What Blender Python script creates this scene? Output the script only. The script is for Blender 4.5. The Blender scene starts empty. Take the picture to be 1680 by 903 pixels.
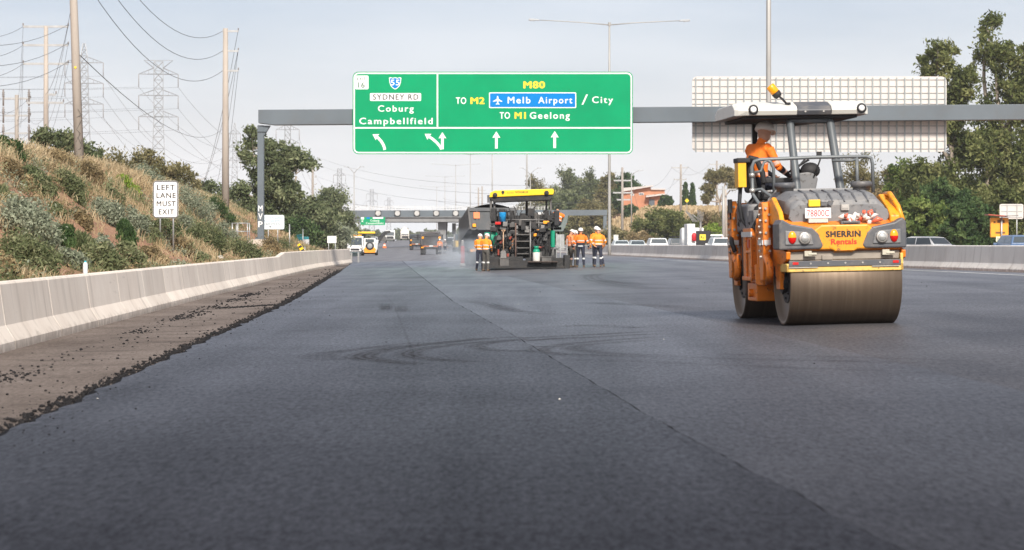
import bpy, math, random
import numpy as np
from mathutils import Vector, Matrix, Euler, noise as mnoise

scene = bpy.context.scene
COL = scene.collection
R = math.radians

# ------------------------------------------------------------------ camera, sky, sun, exposure
CAMH = 1.08                      # eye height above the crown of the road
cam_data = bpy.data.cameras.new("camera")
cam = bpy.data.objects.new("camera", cam_data)
COL.objects.link(cam)
cam.location = (0, 0, CAMH)
cam.rotation_euler = (R(90), 0, 0)
cam_data.sensor_width = 36.0
cam_data.lens = 4000.0 / 1680.0 * 36.0
cam_data.shift_y = -49.5 / 1680.0
cam_data.clip_start = 0.1
cam_data.clip_end = 20000
cam_data.dof.use_dof = True
cam_data.dof.focus_distance = 55.0
cam_data.dof.aperture_fstop = 4.8
scene.camera = cam

SUN_EL, SUN_AZ = 38.0, 170.0     # azimuth clockwise from +Y (170 = behind the camera, a little to the right)
world = bpy.data.worlds.new("World")
scene.world = world
world.use_nodes = True
wn, wl = world.node_tree.nodes, world.node_tree.links
bg = wn["Background"]
sky = wn.new("ShaderNodeTexSky")
sky.sky_type = 'NISHITA'
sky.sun_disc = False
sky.sun_elevation = R(SUN_EL)
sky.sun_rotation = R(SUN_AZ)
sky.air_density = 0.7
sky.dust_density = 3.2
sky.ozone_density = 1.6
sky.altitude = 100
# thin cloud veil over the clear sky: thicker towards the horizon, slightly uneven
ovc = wn.new("ShaderNodeMix"); ovc.data_type = 'RGBA'
ovc.inputs[7].default_value = (8.5, 8.6, 8.75, 1)
tcw = wn.new("ShaderNodeTexCoord"); spw = wn.new("ShaderNodeSeparateXYZ"); wl.new(tcw.outputs["Generated"], spw.inputs[0])
vr = wn.new("ShaderNodeMapRange"); vr.inputs[1].default_value = 0.0; vr.inputs[2].default_value = 0.11; vr.inputs[3].default_value = 0.80; vr.inputs[4].default_value = 0.30
wl.new(spw.outputs[2], vr.inputs[0])
mpw = wn.new("ShaderNodeMapping"); mpw.inputs["Scale"].default_value = (5, 5, 26); wl.new(tcw.outputs["Generated"], mpw.inputs[0])
cn_ = wn.new("ShaderNodeTexNoise"); cn_.inputs["Scale"].default_value = 1.3; cn_.inputs["Detail"].default_value = 7; cn_.inputs["Roughness"].default_value = 0.55; wl.new(mpw.outputs[0], cn_.inputs["Vector"])
cr_ = wn.new("ShaderNodeMapRange"); cr_.inputs[1].default_value = 0.35; cr_.inputs[2].default_value = 0.68; cr_.inputs[3].default_value = -0.06; cr_.inputs[4].default_value = 0.10
wl.new(cn_.outputs[0], cr_.inputs[0])
vs2 = wn.new("ShaderNodeMath"); vs2.operation = 'ADD'; vs2.use_clamp = True; wl.new(vr.outputs[0], vs2.inputs[0]); wl.new(cr_.outputs[0], vs2.inputs[1])
wl.new(vs2.outputs[0], ovc.inputs[0])
wl.new(sky.outputs[0], ovc.inputs[6])
wl.new(ovc.outputs[2], bg.inputs[0])
bg.inputs[1].default_value = 0.084

sun_data = bpy.data.lights.new("sun", 'SUN')
sun_data.energy = 3.2
sun_data.angle = R(7)
sun_data.color = (1.0, 0.93, 0.83)
sun = bpy.data.objects.new("sun", sun_data)
COL.objects.link(sun)
_d = Vector((math.sin(R(SUN_AZ)) * math.cos(R(SUN_EL)), math.cos(R(SUN_AZ)) * math.cos(R(SUN_EL)), math.sin(R(SUN_EL))))
sun.rotation_euler = _d.to_track_quat('Z', 'Y').to_euler()

vs = scene.view_settings
vs.view_transform = 'Standard'
vs.look = 'None'
vs.gamma = 1.0
vs.use_curve_mapping = False
vs.exposure = 0.70
scene.cycles.max_bounces = 6
scene.cycles.diffuse_bounces = 3
scene.cycles.glossy_bounces = 3
scene.cycles.transparent_max_bounces = 12
scene.cycles.volume_bounces = 1
scene.cycles.use_denoising = True

# ------------------------------------------------------------------ geometry of the place
FPX, CX, HY = 4000.0, 840.0, 402.0
def P(px, py, z):
    return Vector(((px - CX) * z / FPX, z, CAMH + (HY - py) * z / FPX))
def UX(u, z):                    # road runs 2.9 degrees left of the view axis
    return u - 0.05 * z
def clamp(v, a, b):
    return max(a, min(b, v))
def smooth(v, a, b):
    t = clamp((v - a) / (b - a), 0, 1)
    return t * t * (3 - 2 * t)
def lerp_table(tab, x):
    if x <= tab[0][0]: return tab[0][1]
    for (x0, y0), (x1, y1) in zip(tab, tab[1:]):
        if x <= x1:
            return y0 + (y1 - y0) * (x - x0) / (x1 - x0)
    return tab[-1][1]
def far(z):
    t = clamp((z - 260) / 400.0, 0, 1)
    return 2.35 * t * t
def gz(u, z):                    # road surface height: 2 percent crossfall and a rise in the distance
    return 0.02 * clamp(u - 6.2, -11, 8) + far(z)
def G(u, z, dz=0.0):
    return Vector((UX(u, z), z, gz(u, z) + dz))
def Gpx(px, z, dz=0.0):          # point on the road surface under a picture column
    X = (px - CX) * z / FPX
    return Vector((X, z, gz(X + 0.05 * z, z) + dz))
def road_hit(px, py):
    den = (py - HY) + 0.02 * (px - 640)
    z = 4816.0 / den
    X = (px - CX) * z / FPX
    return X + 0.05 * z, z
BAR_L = [(0, -4.8), (30, -4.8), (56, -4.7), (100, -4.35), (132, -3.95), (167, -2.6)]
TOE = [(0, -5.42), (56, -5.32), (100, -4.97), (132, -4.57), (160, -3.5), (172, -3.25), (195, -5.5), (5000, -5.5)]
CREST = [(0, 3.5), (70, 4.3), (100, 4.75), (150, 4.55), (185, 3.4), (215, 2.1), (260, 1.3), (5000, 1.0)]
def terrain(u, z):
    b = gz(u, z)
    toe = lerp_table(TOE, z)
    d = toe - u
    if d > 0:
        n = mnoise.noise(Vector((u * 0.45, z * 0.22, 3.1))) * 0.35 + mnoise.noise(Vector((u * 1.7, z * 0.8, 7.7))) * 0.10
        rise = 0.42 * smooth(d, 0.0, 0.4) + 0.35 * smooth(d, 0.4, 2.2)
        top = lerp_table(CREST, z)
        sh_ = smooth(z, 122, 134) * (1 - smooth(z, 152, 172))
        rise += max(0, top - 0.77) * smooth(d, 1.2 + 2.0 * sh_, 8.6 + 0.4 * sh_)
        rise *= 1 + 0.0 * d
        return b + rise + n * smooth(d, 0.3, 2.5) - 0.06
    r = 0.0
    if u > 29:
        r = 6.6 * smooth(z, 300, 430) * smooth(u, 30, 47) + 0.25 * smooth(u, 31, 34)
    return b - 0.06 + r
def T(u, z, dz=0.0):
    return Vector((UX(u, z), z, terrain(u, z) + dz))
def Tpx(px, z, dz=0.0):
    X = (px - CX) * z / FPX
    return Vector((X, z, terrain(X + 0.05 * z, z) + dz))
def hit(px, py, z0=28.0, z1=420.0):
    z = z0
    while z < z1:
        X = (px - CX) * z / FPX
        Z = CAMH + (HY - py) * z / FPX
        if terrain(X + 0.05 * z, z) >= Z:
            break
        z += 0.5
    return Vector((X, z, terrain(X + 0.05 * z, z)))

# ------------------------------------------------------------------ materials
MATS = {}
def mat(name, rgb, rough=0.6, metal=0.0, var=0.12, vs_=2.0, bump=0.0, bs=30.0, coat=0.0, dirt=None, dirt_amt=0.5, dirt_scale=1.5, spec=0.5, stretch=None, splat=None):
    if name in MATS: return MATS[name]
    m = bpy.data.materials.new(name); m.use_nodes = True
    nt = m.node_tree; n, l = nt.nodes, nt.links
    b = n["Principled BSDF"]
    b.inputs["Roughness"].default_value = rough
    b.inputs["Metallic"].default_value = metal
    b.inputs["Specular IOR Level"].default_value = spec
    if coat: b.inputs["Coat Weight"].default_value = coat
    geo = n.new("ShaderNodeNewGeometry")
    src = geo.outputs["Position"]
    if stretch:
        mp = n.new("ShaderNodeMapping"); mp.inputs["Scale"].default_value = stretch
        l.new(src, mp.inputs[0]); src = mp.outputs[0]
    nz = n.new("ShaderNodeTexNoise"); nz.inputs["Scale"].default_value = vs_; nz.inputs["Detail"].default_value = 5
    l.new(src, nz.inputs["Vector"])
    rp = n.new("ShaderNodeValToRGB")
    lo = [max(0, c * (1 - var)) for c in rgb]; hi = [min(1, c * (1 + var)) for c in rgb]
    rp.color_ramp.elements[0].color = (*lo, 1); rp.color_ramp.elements[1].color = (*hi, 1)
    rp.color_ramp.elements[0].position = 0.3; rp.color_ramp.elements[1].position = 0.7
    l.new(nz.outputs[0], rp.inputs[0])
    out = rp.outputs[0]
    if dirt:
        nz2 = n.new("ShaderNodeTexNoise"); nz2.inputs["Scale"].default_value = dirt_scale; nz2.inputs["Detail"].default_value = 8; nz2.inputs["Roughness"].default_value = 0.7
        l.new(src, nz2.inputs["Vector"])
        r2 = n.new("ShaderNodeValToRGB"); r2.color_ramp.elements[0].position = 0.48; r2.color_ramp.elements[1].position = 0.72
        r2.color_ramp.elements[1].color = (dirt_amt, dirt_amt, dirt_amt, 1)
        l.new(nz2.outputs[0], r2.inputs[0])
        mx = n.new("ShaderNodeMix"); mx.data_type = 'RGBA'; mx.inputs[7].default_value = (*dirt, 1)
        l.new(r2.outputs[0], mx.inputs[0]); l.new(out, mx.inputs[6]); out = mx.outputs[2]
    if splat:
        nz3 = n.new("ShaderNodeTexNoise"); nz3.inputs["Scale"].default_value = 17; nz3.inputs["Detail"].default_value = 6; nz3.inputs["Roughness"].default_value = 0.62
        l.new(geo.outputs["Position"], nz3.inputs["Vector"])
        r3 = n.new("ShaderNodeMapRange"); r3.inputs[1].default_value = 0.57; r3.inputs[2].default_value = 0.68; r3.inputs[4].default_value = 0.8; l.new(nz3.outputs[0], r3.inputs[0])
        mx3 = n.new("ShaderNodeMix"); mx3.data_type = 'RGBA'; mx3.inputs[7].default_value = (*splat, 1)
        l.new(r3.outputs[0], mx3.inputs[0]); l.new(out, mx3.inputs[6]); out = mx3.outputs[2]
    l.new(out, b.inputs["Base Color"])
    if bump:
        nb = n.new("ShaderNodeTexNoise"); nb.inputs["Scale"].default_value = bs; nb.inputs["Detail"].default_value = 6
        l.new(src, nb.inputs["Vector"])
        bp = n.new("ShaderNodeBump"); bp.inputs["Strength"].default_value = bump; bp.inputs["Distance"].default_value = 0.02
        l.new(nb.outputs[0], bp.inputs["Height"]); l.new(bp.outputs[0], b.inputs["Normal"])
    MATS[name] = m
    return m
def leaf_mat(name, dark, mid, light, trans=0.33):
    if name in MATS: return MATS[name]
    m = bpy.data.materials.new(name); m.use_nodes = True
    nt = m.node_tree; n, l = nt.nodes, nt.links
    n.remove(n["Principled BSDF"])
    at = n.new("ShaderNodeAttribute"); at.attribute_name = "tint"
    rp = n.new("ShaderNodeValToRGB"); cr = rp.color_ramp
    cr.elements[0].color = (*dark, 1); cr.elements[1].color = (*light, 1)
    e = cr.elements.new(0.5); e.color = (*mid, 1)
    l.new(at.outputs["Fac"], rp.inputs[0])
    d = n.new("ShaderNodeBsdfDiffuse"); t = n.new("ShaderNodeBsdfTranslucent"); mx = n.new("ShaderNodeMixShader")
    mx.inputs[0].default_value = trans
    l.new(rp.outputs[0], d.inputs[0]); l.new(rp.outputs[0], t.inputs[0])
    l.new(d.outputs[0], mx.inputs[1]); l.new(t.outputs[0], mx.inputs[2])
    l.new(mx.outputs[0], n["Material Output"].inputs[0])
    MATS[name] = m
    return m
def glass_mat(name, rgb=(0.03, 0.04, 0.05), rough=0.05):
    return mat(name, rgb, rough, var=0.05, spec=0.8)
def emit_mat(name, rgb, s):
    if name in MATS: return MATS[name]
    m = bpy.data.materials.new(name); m.use_nodes = True
    b = m.node_tree.nodes["Principled BSDF"]
    b.inputs["Base Color"].default_value = (*rgb, 1)
    b.inputs["Emission Color"].default_value = (*rgb, 1); b.inputs["Emission Strength"].default_value = s
    MATS[name] = m
    return m

# ------------------------------------------------------------------ mesh builder
def frame_from(d):
    d = d.normalized()
    a = Vector((0, 0, 1)) if abs(d.z) < 0.95 else Vector((1, 0, 0))
    x = d.cross(a).normalized(); y = x.cross(d).normalized()
    return x, y
_glyph = {}
def glyphs(body, spacing=1.0, offset=0.0):
    k = (body, spacing, offset)
    if k not in _glyph:
        cu = bpy.data.curves.new("lettering_src", 'FONT'); cu.body = body; cu.space_character = spacing
        cu.offset = offset; cu.resolution_u = 3; cu.extrude = 0.5
        o = bpy.data.objects.new("lettering_src", cu); COL.objects.link(o)
        dg = bpy.context.evaluated_depsgraph_get(); ev = o.evaluated_get(dg); me = ev.to_mesh()
        _glyph[k] = ([v.co.copy() for v in me.vertices], [tuple(p.vertices) for p in me.polygons])
        ev.to_mesh_clear(); bpy.data.objects.remove(o); bpy.data.curves.remove(cu)
    return _glyph[k]
_cap = None
class MB:
    def __init__(s):
        s.v = []; s.f = []; s.m = []; s.s = []
    def add(s, vs_, fs, mi=0, sm=False):
        o = len(s.v); s.v.extend([tuple(v) for v in vs_])
        for f in fs:
            s.f.append(tuple(i + o for i in f)); s.m.append(mi); s.s.append(sm)
        return s
    def box(s, c, sz, rot=None, mi=0, top=(1, 1)):
        c = Vector(c); h = Vector(sz) / 2
        M = Euler(rot).to_matrix() if rot is not None else Matrix.Identity(3)
        vs_ = []
        for z in (-1, 1):
            tx, ty = top if z > 0 else (1, 1)
            for x, y in ((-1, -1), (1, -1), (1, 1), (-1, 1)):
                vs_.append(c + M @ Vector((x * h.x * tx, y * h.y * ty, z * h.z)))
        return s.add(vs_, [(3, 2, 1, 0), (4, 5, 6, 7), (0, 1, 5, 4), (1, 2, 6, 5), (2, 3, 7, 6), (3, 0, 4, 7)], mi)
    def bb(s, x0, x1, y0, y1, z0, z1, mi=0):
        return s.box(((x0 + x1) / 2, (y0 + y1) / 2, (z0 + z1) / 2), (x1 - x0, y1 - y0, z1 - z0), mi=mi)
    def bar(s, p, q, w, h=None, mi=0):
        p, q = Vector(p), Vector(q); h = h or w
        x, y = frame_from(q - p)
        vs_ = [e + x * a * w / 2 + y * b * h / 2 for e in (p, q) for a, b in ((-1, -1), (1, -1), (1, 1), (-1, 1))]
        return s.add(vs_, [(0, 1, 2, 3), (7, 6, 5, 4), (4, 5, 1, 0), (5, 6, 2, 1), (6, 7, 3, 2), (7, 4, 0, 3)], mi)
    def tube(s, pts, r, n=8, mi=0, cap=True):
        pts = [Vector(p) for p in pts]; k = len(pts)
        rs = r if isinstance(r, (list, tuple)) else [r] * k
        x, y = frame_from(pts[1] - pts[0]); vs_ = []
        for i, p in enumerate(pts):
            d = (pts[min(i + 1, k - 1)] - pts[max(i - 1, 0)]).normalized()
            x = (x - d * x.dot(d)).normalized(); y = d.cross(x)
            for j in range(n):
                a = 2 * math.pi * j / n
                vs_.append(p + (x * math.cos(a) + y * math.sin(a)) * rs[i])
        fs = [(i * n + j, i * n + (j + 1) % n, (i + 1) * n + (j + 1) % n, (i + 1) * n + j) for i in range(k - 1) for j in range(n)]
        if cap:
            fs.append(tuple(range(n - 1, -1, -1))); fs.append(tuple((k - 1) * n + j for j in range(n)))
        return s.add(vs_, fs, mi, True)
    def lathe(s, prof, c=(0, 0, 0), axis=(0, 0, 1), n=24, mi=0, sm=True):
        c = Vector(c); d = Vector(axis).normalized(); x, y = frame_from(d); vs_ = []
        for r, h in prof:
            for j in range(n):
                a = 2 * math.pi * j / n
                vs_.append(c + d * h + (x * math.cos(a) + y * math.sin(a)) * max(r, 1e-4))
        k = len(prof)
        fs = [(i * n + j, i * n + (j + 1) % n, (i + 1) * n + (j + 1) % n, (i + 1) * n + j) for i in range(k - 1) for j in range(n)]
        fs.append(tuple(range(n - 1, -1, -1))); fs.append(tuple((k - 1) * n + j for j in range(n)))
        return s.add(vs_, fs, mi, sm)
    def cyl(s, c, r, h, axis=(0, 0, 1), n=20, mi=0, sm=False):
        return s.lathe([(r, -h / 2), (r, h / 2)], c, axis, n, mi, sm)
    def prism(s, poly, axis, a, b, mi=0, sm=False):
        n = len(poly); vs_ = []
        for t in (a, b):
            for p, q in poly:
                vs_.append({'X': (t, p, q), 'Y': (p, t, q), 'Z': (p, q, t)}[axis])
        fs = [tuple(range(n)), tuple(range(2 * n - 1, n - 1, -1))]
        fs += [(i, n + i, n + (i + 1) % n, (i + 1) % n) for i in range(n)]
        return s.add(vs_, fs, mi, sm)
    def ball(s, c, r, n=14, k=9, mi=0, z0=-1.0):
        c = Vector(c); r = Vector(r) if not isinstance(r, (int, float)) else Vector((r, r, r))
        a0 = math.asin(z0); vs_ = []
        for i in range(k + 1):
            a = a0 + (math.pi / 2 - a0) * i / k
            for j in range(n):
                t = 2 * math.pi * j / n
                cr = max(math.cos(a), 1e-3)
                vs_.append((c.x + r.x * cr * math.cos(t), c.y + r.y * cr * math.sin(t), c.z + r.z * math.sin(a)))
        fs = [(i * n + j, i * n + (j + 1) % n, (i + 1) * n + (j + 1) % n, (i + 1) * n + j) for i in range(k) for j in range(n)]
        fs.append(tuple(range(n - 1, -1, -1))); fs.append(tuple(k * n + j for j in range(n)))
        return s.add(vs_, fs, mi, True)
    def text(s, body, x0, x1, base, cap, y, mi=0, th=0.006, sp=1.08, off=0.0, frame=None, fit=True):
        """lettering in the XZ plane facing -Y (or in frame=(origin, right, up, normal)), fitted to x0..x1, cap height cap"""
        global _cap
        if _cap is None:
            _cap = max(v.y for v in glyphs("H")[0])
        vs0, fs = glyphs(body, sp, 0.0)
        a = min(v.x for v in vs0); b = max(v.x for v in vs0)
        sy = cap / _cap
        if frame: O, rx, up, nn = frame
        else: O, rx, up, nn = Vector((0, y, 0)), Vector((1, 0, 0)), Vector((0, 0, 1)), Vector((0, -1, 0))
        e = max(off, 0) * 1.5
        sx = (x1 - x0) / (b - a + 2 * e) if fit else sy
        for k, (ox_, oz2) in enumerate(((0, 0),) if e < .004 else ((0, 0), (-e, 0), (e, 0), (0, -e * .6), (0, e * .6))):
            s.add([O + rx * (x0 + (v.x - a + e + ox_) * sx) + up * (base + (v.y + oz2) * sy) + nn * (v.z * (th + .0008 * k)) for v in vs0], fs, mi)
        return s
    def build(s, name, mats, parent=None, bevel=0.0, seg=2, smooth=None):
        me = bpy.data.meshes.new(name)
        me.from_pydata(s.v, [], s.f)
        if not isinstance(mats, (list, tuple)): mats = [mats]
        for m in mats: me.materials.append(m)
        if s.f:
            me.polygons.foreach_set("material_index", s.m)
            me.polygons.foreach_set("use_smooth", s.s if smooth is None else [smooth] * len(s.f))
        me.update()
        o = bpy.data.objects.new(name, me); COL.objects.link(o)
        if parent: o.parent = parent
        if bevel:
            md = o.modifiers.new("bevel", 'BEVEL'); md.width = bevel; md.segments = seg
            md.limit_method = 'ANGLE'; md.angle_limit = R(40)
        return o
def tag(o, label=None, cat=None, group=None, kind=None):
    if label: o["label"] = label
    if cat: o["category"] = cat
    if group: o["group"] = group
    if kind: o["kind"] = kind
    return o
def thing(name, label, cat, loc=(0, 0, 0), rz=0.0, group=None):
    o = bpy.data.objects.new(name, None); COL.objects.link(o)
    o.location = loc; o.rotation_euler = (0, 0, rz); o.empty_display_size = 0.2
    return tag(o, label, cat, group)
def kids(o):
    return [c for c in bpy.data.objects if c.parent == o]
def dup(root, loc=None, rz=None, label=None, group=None, scale=None):
    r = root.copy(); COL.objects.link(r)
    if loc is not None: r.location = loc
    if rz is not None: r.rotation_euler = (0, 0, rz)
    if scale is not None: r.scale = scale if isinstance(scale, (tuple, list)) else (scale,) * 3
    if label: r["label"] = label
    if group: r["group"] = group
    for ch in list(root.children):
        c = ch.copy(); COL.objects.link(c); c.parent = r
        for g in list(ch.children):
            d = g.copy(); COL.objects.link(d); d.parent = c
    return r
def mesh_np(name, verts, quads, tint=None, mats=None, parent=None):
    me = bpy.data.meshes.new(name)
    nv, nf = len(verts), len(quads); w = quads.shape[1]
    me.vertices.add(nv); me.vertices.foreach_set("co", np.asarray(verts, np.float32).ravel())
    me.loops.add(nf * w); me.loops.foreach_set("vertex_index", np.asarray(quads, np.int32).ravel())
    me.polygons.add(nf)
    me.polygons.foreach_set("loop_start", np.arange(0, nf * w, w, dtype=np.int32))
    me.polygons.foreach_set("loop_total", np.full(nf, w, np.int32))
    me.update(calc_edges=True)
    if tint is not None:
        at = me.attributes.new("tint", 'FLOAT', 'FACE'); at.data.foreach_set("value", np.asarray(tint, np.float32))
    for m in (mats or []): me.materials.append(m)
    o = bpy.data.objects.new(name, me); COL.objects.link(o)
    if parent: o.parent = parent
    return o
# ------------------------------------------------------------------ ground, road, shoulder
def terrain_mat():
    m = bpy.data.materials.new("dry_bank_soil"); m.use_nodes = True
    n, l = m.node_tree.nodes, m.node_tree.links
    b = n["Principled BSDF"]; b.inputs["Roughness"].default_value = 0.95; b.inputs["Specular IOR Level"].default_value = 0.1
    geo = n.new("ShaderNodeNewGeometry")
    a = n.new("ShaderNodeTexNoise"); a.inputs["Scale"].default_value = 0.35; a.inputs["Detail"].default_value = 6
    c = n.new("ShaderNodeTexNoise"); c.inputs["Scale"].default_value = 9; c.inputs["Detail"].default_value = 8; c.inputs["Roughness"].default_value = 0.75
    l.new(geo.outputs["Position"], a.inputs["Vector"]); l.new(geo.outputs["Position"], c.inputs["Vector"])
    r1 = n.new("ShaderNodeValToRGB"); e = r1.color_ramp
    e.elements[0].position = 0.3; e.elements[0].color = (0.42, 0.245, 0.165, 1)
    e.elements[1].position = 0.72; e.elements[1].color = (0.45, 0.32, 0.19, 1)
    k = e.elements.new(0.52); k.color = (0.47, 0.29, 0.20, 1)
    l.new(a.outputs[0], r1.inputs[0])
    r2 = n.new("ShaderNodeValToRGB"); r2.color_ramp.elements[0].position = 0.3; r2.color_ramp.elements[1].position = 0.72
    r2.color_ramp.elements[0].color = (0.45, 0.42, 0.4, 1); r2.color_ramp.elements[1].color = (1.25, 1.2, 1.15, 1)
    l.new(c.outputs[0], r2.inputs[0])
    mx = n.new("ShaderNodeMix"); mx.data_type = 'RGBA'; mx.blend_type = 'MULTIPLY'; mx.inputs[0].default_value = 1
    l.new(r1.outputs[0], mx.inputs[6]); l.new(r2.outputs[0], mx.inputs[7]); l.new(mx.outputs[2], b.inputs["Base Color"])
    bp = n.new("ShaderNodeBump"); bp.inputs["Strength"].default_value = 0.9; bp.inputs["Distance"].default_value = 0.08
    l.new(c.outputs[0], bp.inputs["Height"]); l.new(bp.outputs[0], b.inputs["Normal"])
    return m
us = [-3000, -1200, -500, -200, -90, -50, -32, -24, -20] + [x * 0.5 for x in range(-36, -6)] + [-2.5, 0, 6, 14.2, 20, 24, 29, 30, 31, 32, 33, 34, 36, 38, 41, 44, 47, 52, 60, 80, 140, 300, 900, 3000]
zs = [-40, 0, 12, 20] + list(range(24, 230, 2)) + list(range(230, 480, 10)) + [480, 500, 520, 550, 580, 610, 640, 660, 700, 800, 1000, 1500, 2500, 4000, 6500]
vv = [T(u, z) for z in zs for u in us]
nu = len(us)
g = MB(); g.add(vv, [(i * nu + j, i * nu + j + 1, (i + 1) * nu + j + 1, (i + 1) * nu + j) for i in range(len(zs) - 1) for j in range(nu - 1)], 0, True)
tag(g.build("terrain", terrain_mat()), "dry earth terrain with the grassed roadside bank", "ground", kind="structure")

def asphalt_mat(name, base, tone2, grain=0.45, film=None, sheen=0.42, streak=(1.2, 0.06, 1), bump=0.5):
    m = bpy.data.materials.new(name); m.use_nodes = True
    n, l = m.node_tree.nodes, m.node_tree.links
    b = n["Principled BSDF"]; b.inputs["Specular IOR Level"].default_value = 0.5
    geo = n.new("ShaderNodeNewGeometry"); pos = geo.outputs["Position"]
    mp = n.new("ShaderNodeMapping"); mp.inputs["Scale"].default_value = streak; mp.inputs["Rotation"].default_value = (0, 0, -0.05)
    l.new(pos, mp.inputs[0])
    big = n.new("ShaderNodeTexNoise"); big.inputs["Scale"].default_value = 1.0; big.inputs["Detail"].default_value = 5
    l.new(mp.outputs[0], big.inputs["Vector"])
    patch = n.new("ShaderNodeTexNoise"); patch.inputs["Scale"].default_value = 0.22; patch.inputs["Detail"].default_value = 6; patch.inputs["Roughness"].default_value = 0.62
    l.new(pos, patch.inputs["Vector"])
    add = n.new("ShaderNodeMath"); add.operation = 'ADD'
    l.new(big.outputs[0], add.inputs[0]); l.new(patch.outputs[0], add.inputs[1])
    r1 = n.new("ShaderNodeValToRGB"); r1.color_ramp.elements[0].position = 0.36; r1.color_ramp.elements[1].position = 0.64
    half = n.new("ShaderNodeMath"); half.operation = 'MULTIPLY'; half.inputs[1].default_value = 0.5
    l.new(add.outputs[0], half.inputs[0]); l.new(half.outputs[0], r1.inputs[0])
    r1.color_ramp.elements[0].color = (*base, 1); r1.color_ramp.elements[1].color = (*tone2, 1)
    fine = n.new("ShaderNodeTexNoise"); fine.inputs["Scale"].default_value = 48; fine.inputs["Detail"].default_value = 4; fine.inputs["Roughness"].default_value = 0.7
    l.new(pos, fine.inputs["Vector"])
    mp2 = n.new("ShaderNodeMapping"); mp2.inputs["Scale"].default_value = (26, 5.5, 1); l.new(pos, mp2.inputs[0])
    mid = n.new("ShaderNodeTexNoise"); mid.inputs["Scale"].default_value = 1.0; mid.inputs["Detail"].default_value = 3; mid.inputs["Roughness"].default_value = 0.75
    l.new(mp2.outputs[0], mid.inputs["Vector"])
    fm = n.new("ShaderNodeMath"); fm.operation = 'ADD'; l.new(fine.outputs[0], fm.inputs[0]); l.new(mid.outputs[0], fm.inputs[1])
    fh = n.new("ShaderNodeMath"); fh.operation = 'MULTIPLY'; fh.inputs[1].default_value = 0.5; l.new(fm.outputs[0], fh.inputs[0])
    r2 = n.new("ShaderNodeValToRGB"); r2.color_ramp.elements[0].position = 0.36; r2.color_ramp.elements[1].position = 0.64
    r2.color_ramp.elements[0].color = (1 - grain,) * 3 + (1,); r2.color_ramp.elements[1].color = (1 + grain, 1 + grain, 1 + grain * 1.05, 1)
    l.new(fh.outputs[0], r2.inputs[0])
    mx = n.new("ShaderNodeMix"); mx.data_type = 'RGBA'; mx.blend_type = 'MULTIPLY'; mx.inputs[0].default_value = 1
    l.new(r1.outputs[0], mx.inputs[6]); l.new(r2.outputs[0], mx.inputs[7])
    colr = mx.outputs[2]
    if film:                          # binder and bitumen dust dragged across the strip
        mp3 = n.new("ShaderNodeMapping"); mp3.inputs["Scale"].default_value = (0.5, 1.1, 1); mp3.inputs["Rotation"].default_value = (0, 0, 0.35); l.new(pos, mp3.inputs[0])
        fl = n.new("ShaderNodeTexNoise"); fl.inputs["Scale"].default_value = 0.9; fl.inputs["Detail"].default_value = 9; fl.inputs["Roughness"].default_value = 0.68; l.new(mp3.outputs[0], fl.inputs["Vector"])
        fr_ = n.new("ShaderNodeMapRange"); fr_.inputs[1].default_value = 0.53; fr_.inputs[2].default_value = 0.74; fr_.inputs[4].default_value = 0.85; l.new(fl.outputs[0], fr_.inputs[0])
        m3 = n.new("ShaderNodeMix"); m3.data_type = 'RGBA'; m3.inputs[7].default_value = (*film, 1); l.new(fr_.outputs[0], m3.inputs[0]); l.new(colr, m3.inputs[6]); colr = m3.outputs[2]
    l.new(colr, b.inputs["Base Color"])
    b.inputs["Roughness"].default_value = 0.9; b.inputs["Specular IOR Level"].default_value = 0.0
    bp = n.new("ShaderNodeBump"); bp.inputs["Strength"].default_value = bump; bp.inputs["Distance"].default_value = 0.012
    l.new(fine.outputs[0], bp.inputs["Height"]); l.new(bp.outputs[0], b.inputs["Normal"])
    # binder film: sheen that only builds up at very flat angles, patchy along the roller passes
    gl = n.new("ShaderNodeBsdfGlossy"); gl.inputs["Roughness"].default_value = 0.38; gl.inputs["Color"].default_value = (0.93, 0.945, 0.985, 1)
    lw = n.new("ShaderNodeLayerWeight"); lw.inputs["Blend"].default_value = 0.5
    pw = n.new("ShaderNodeMath"); pw.operation = 'POWER'; pw.inputs[1].default_value = 17.0; l.new(lw.outputs["Facing"], pw.inputs[0])
    rr = n.new("ShaderNodeMapRange"); rr.inputs[1].default_value = 0.3; rr.inputs[2].default_value = 0.7; rr.inputs[3].default_value = sheen * 0.72; rr.inputs[4].default_value = sheen * 1.25
    l.new(half.outputs[0], rr.inputs[0])
    ft = n.new("ShaderNodeMapRange"); ft.inputs[1].default_value = 0.36; ft.inputs[2].default_value = 0.64; ft.inputs[3].default_value = 1 - grain; ft.inputs[4].default_value = 1 + grain
    l.new(fh.outputs[0], ft.inputs[0])
    w1 = n.new("ShaderNodeMath"); w1.operation = 'MULTIPLY'; l.new(pw.outputs[0], w1.inputs[0]); l.new(rr.outputs[0], w1.inputs[1])
    w2 = n.new("ShaderNodeMath"); w2.operation = 'MULTIPLY'; w2.use_clamp = True; l.new(w1.outputs[0], w2.inputs[0]); l.new(ft.outputs[0], w2.inputs[1])
    ms_ = n.new("ShaderNodeMixShader"); l.new(w2.outputs[0], ms_.inputs[0]); l.new(b.outputs[0], ms_.inputs[1]); l.new(gl.outputs[0], ms_.inputs[2])
    l.new(ms_.outputs[0], n["Material Output"].inputs[0])
    MATS[name] = m
    return m
A_LEFT = asphalt_mat("fresh_asphalt", (0.018, 0.0186, 0.0230), (0.029, 0.0297, 0.036), sheen=0.43)
A_RIGHT = asphalt_mat("laid_asphalt", (0.026, 0.0266, 0.0322), (0.043, 0.0432, 0.050), 0.42, None, 0.50)
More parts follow.
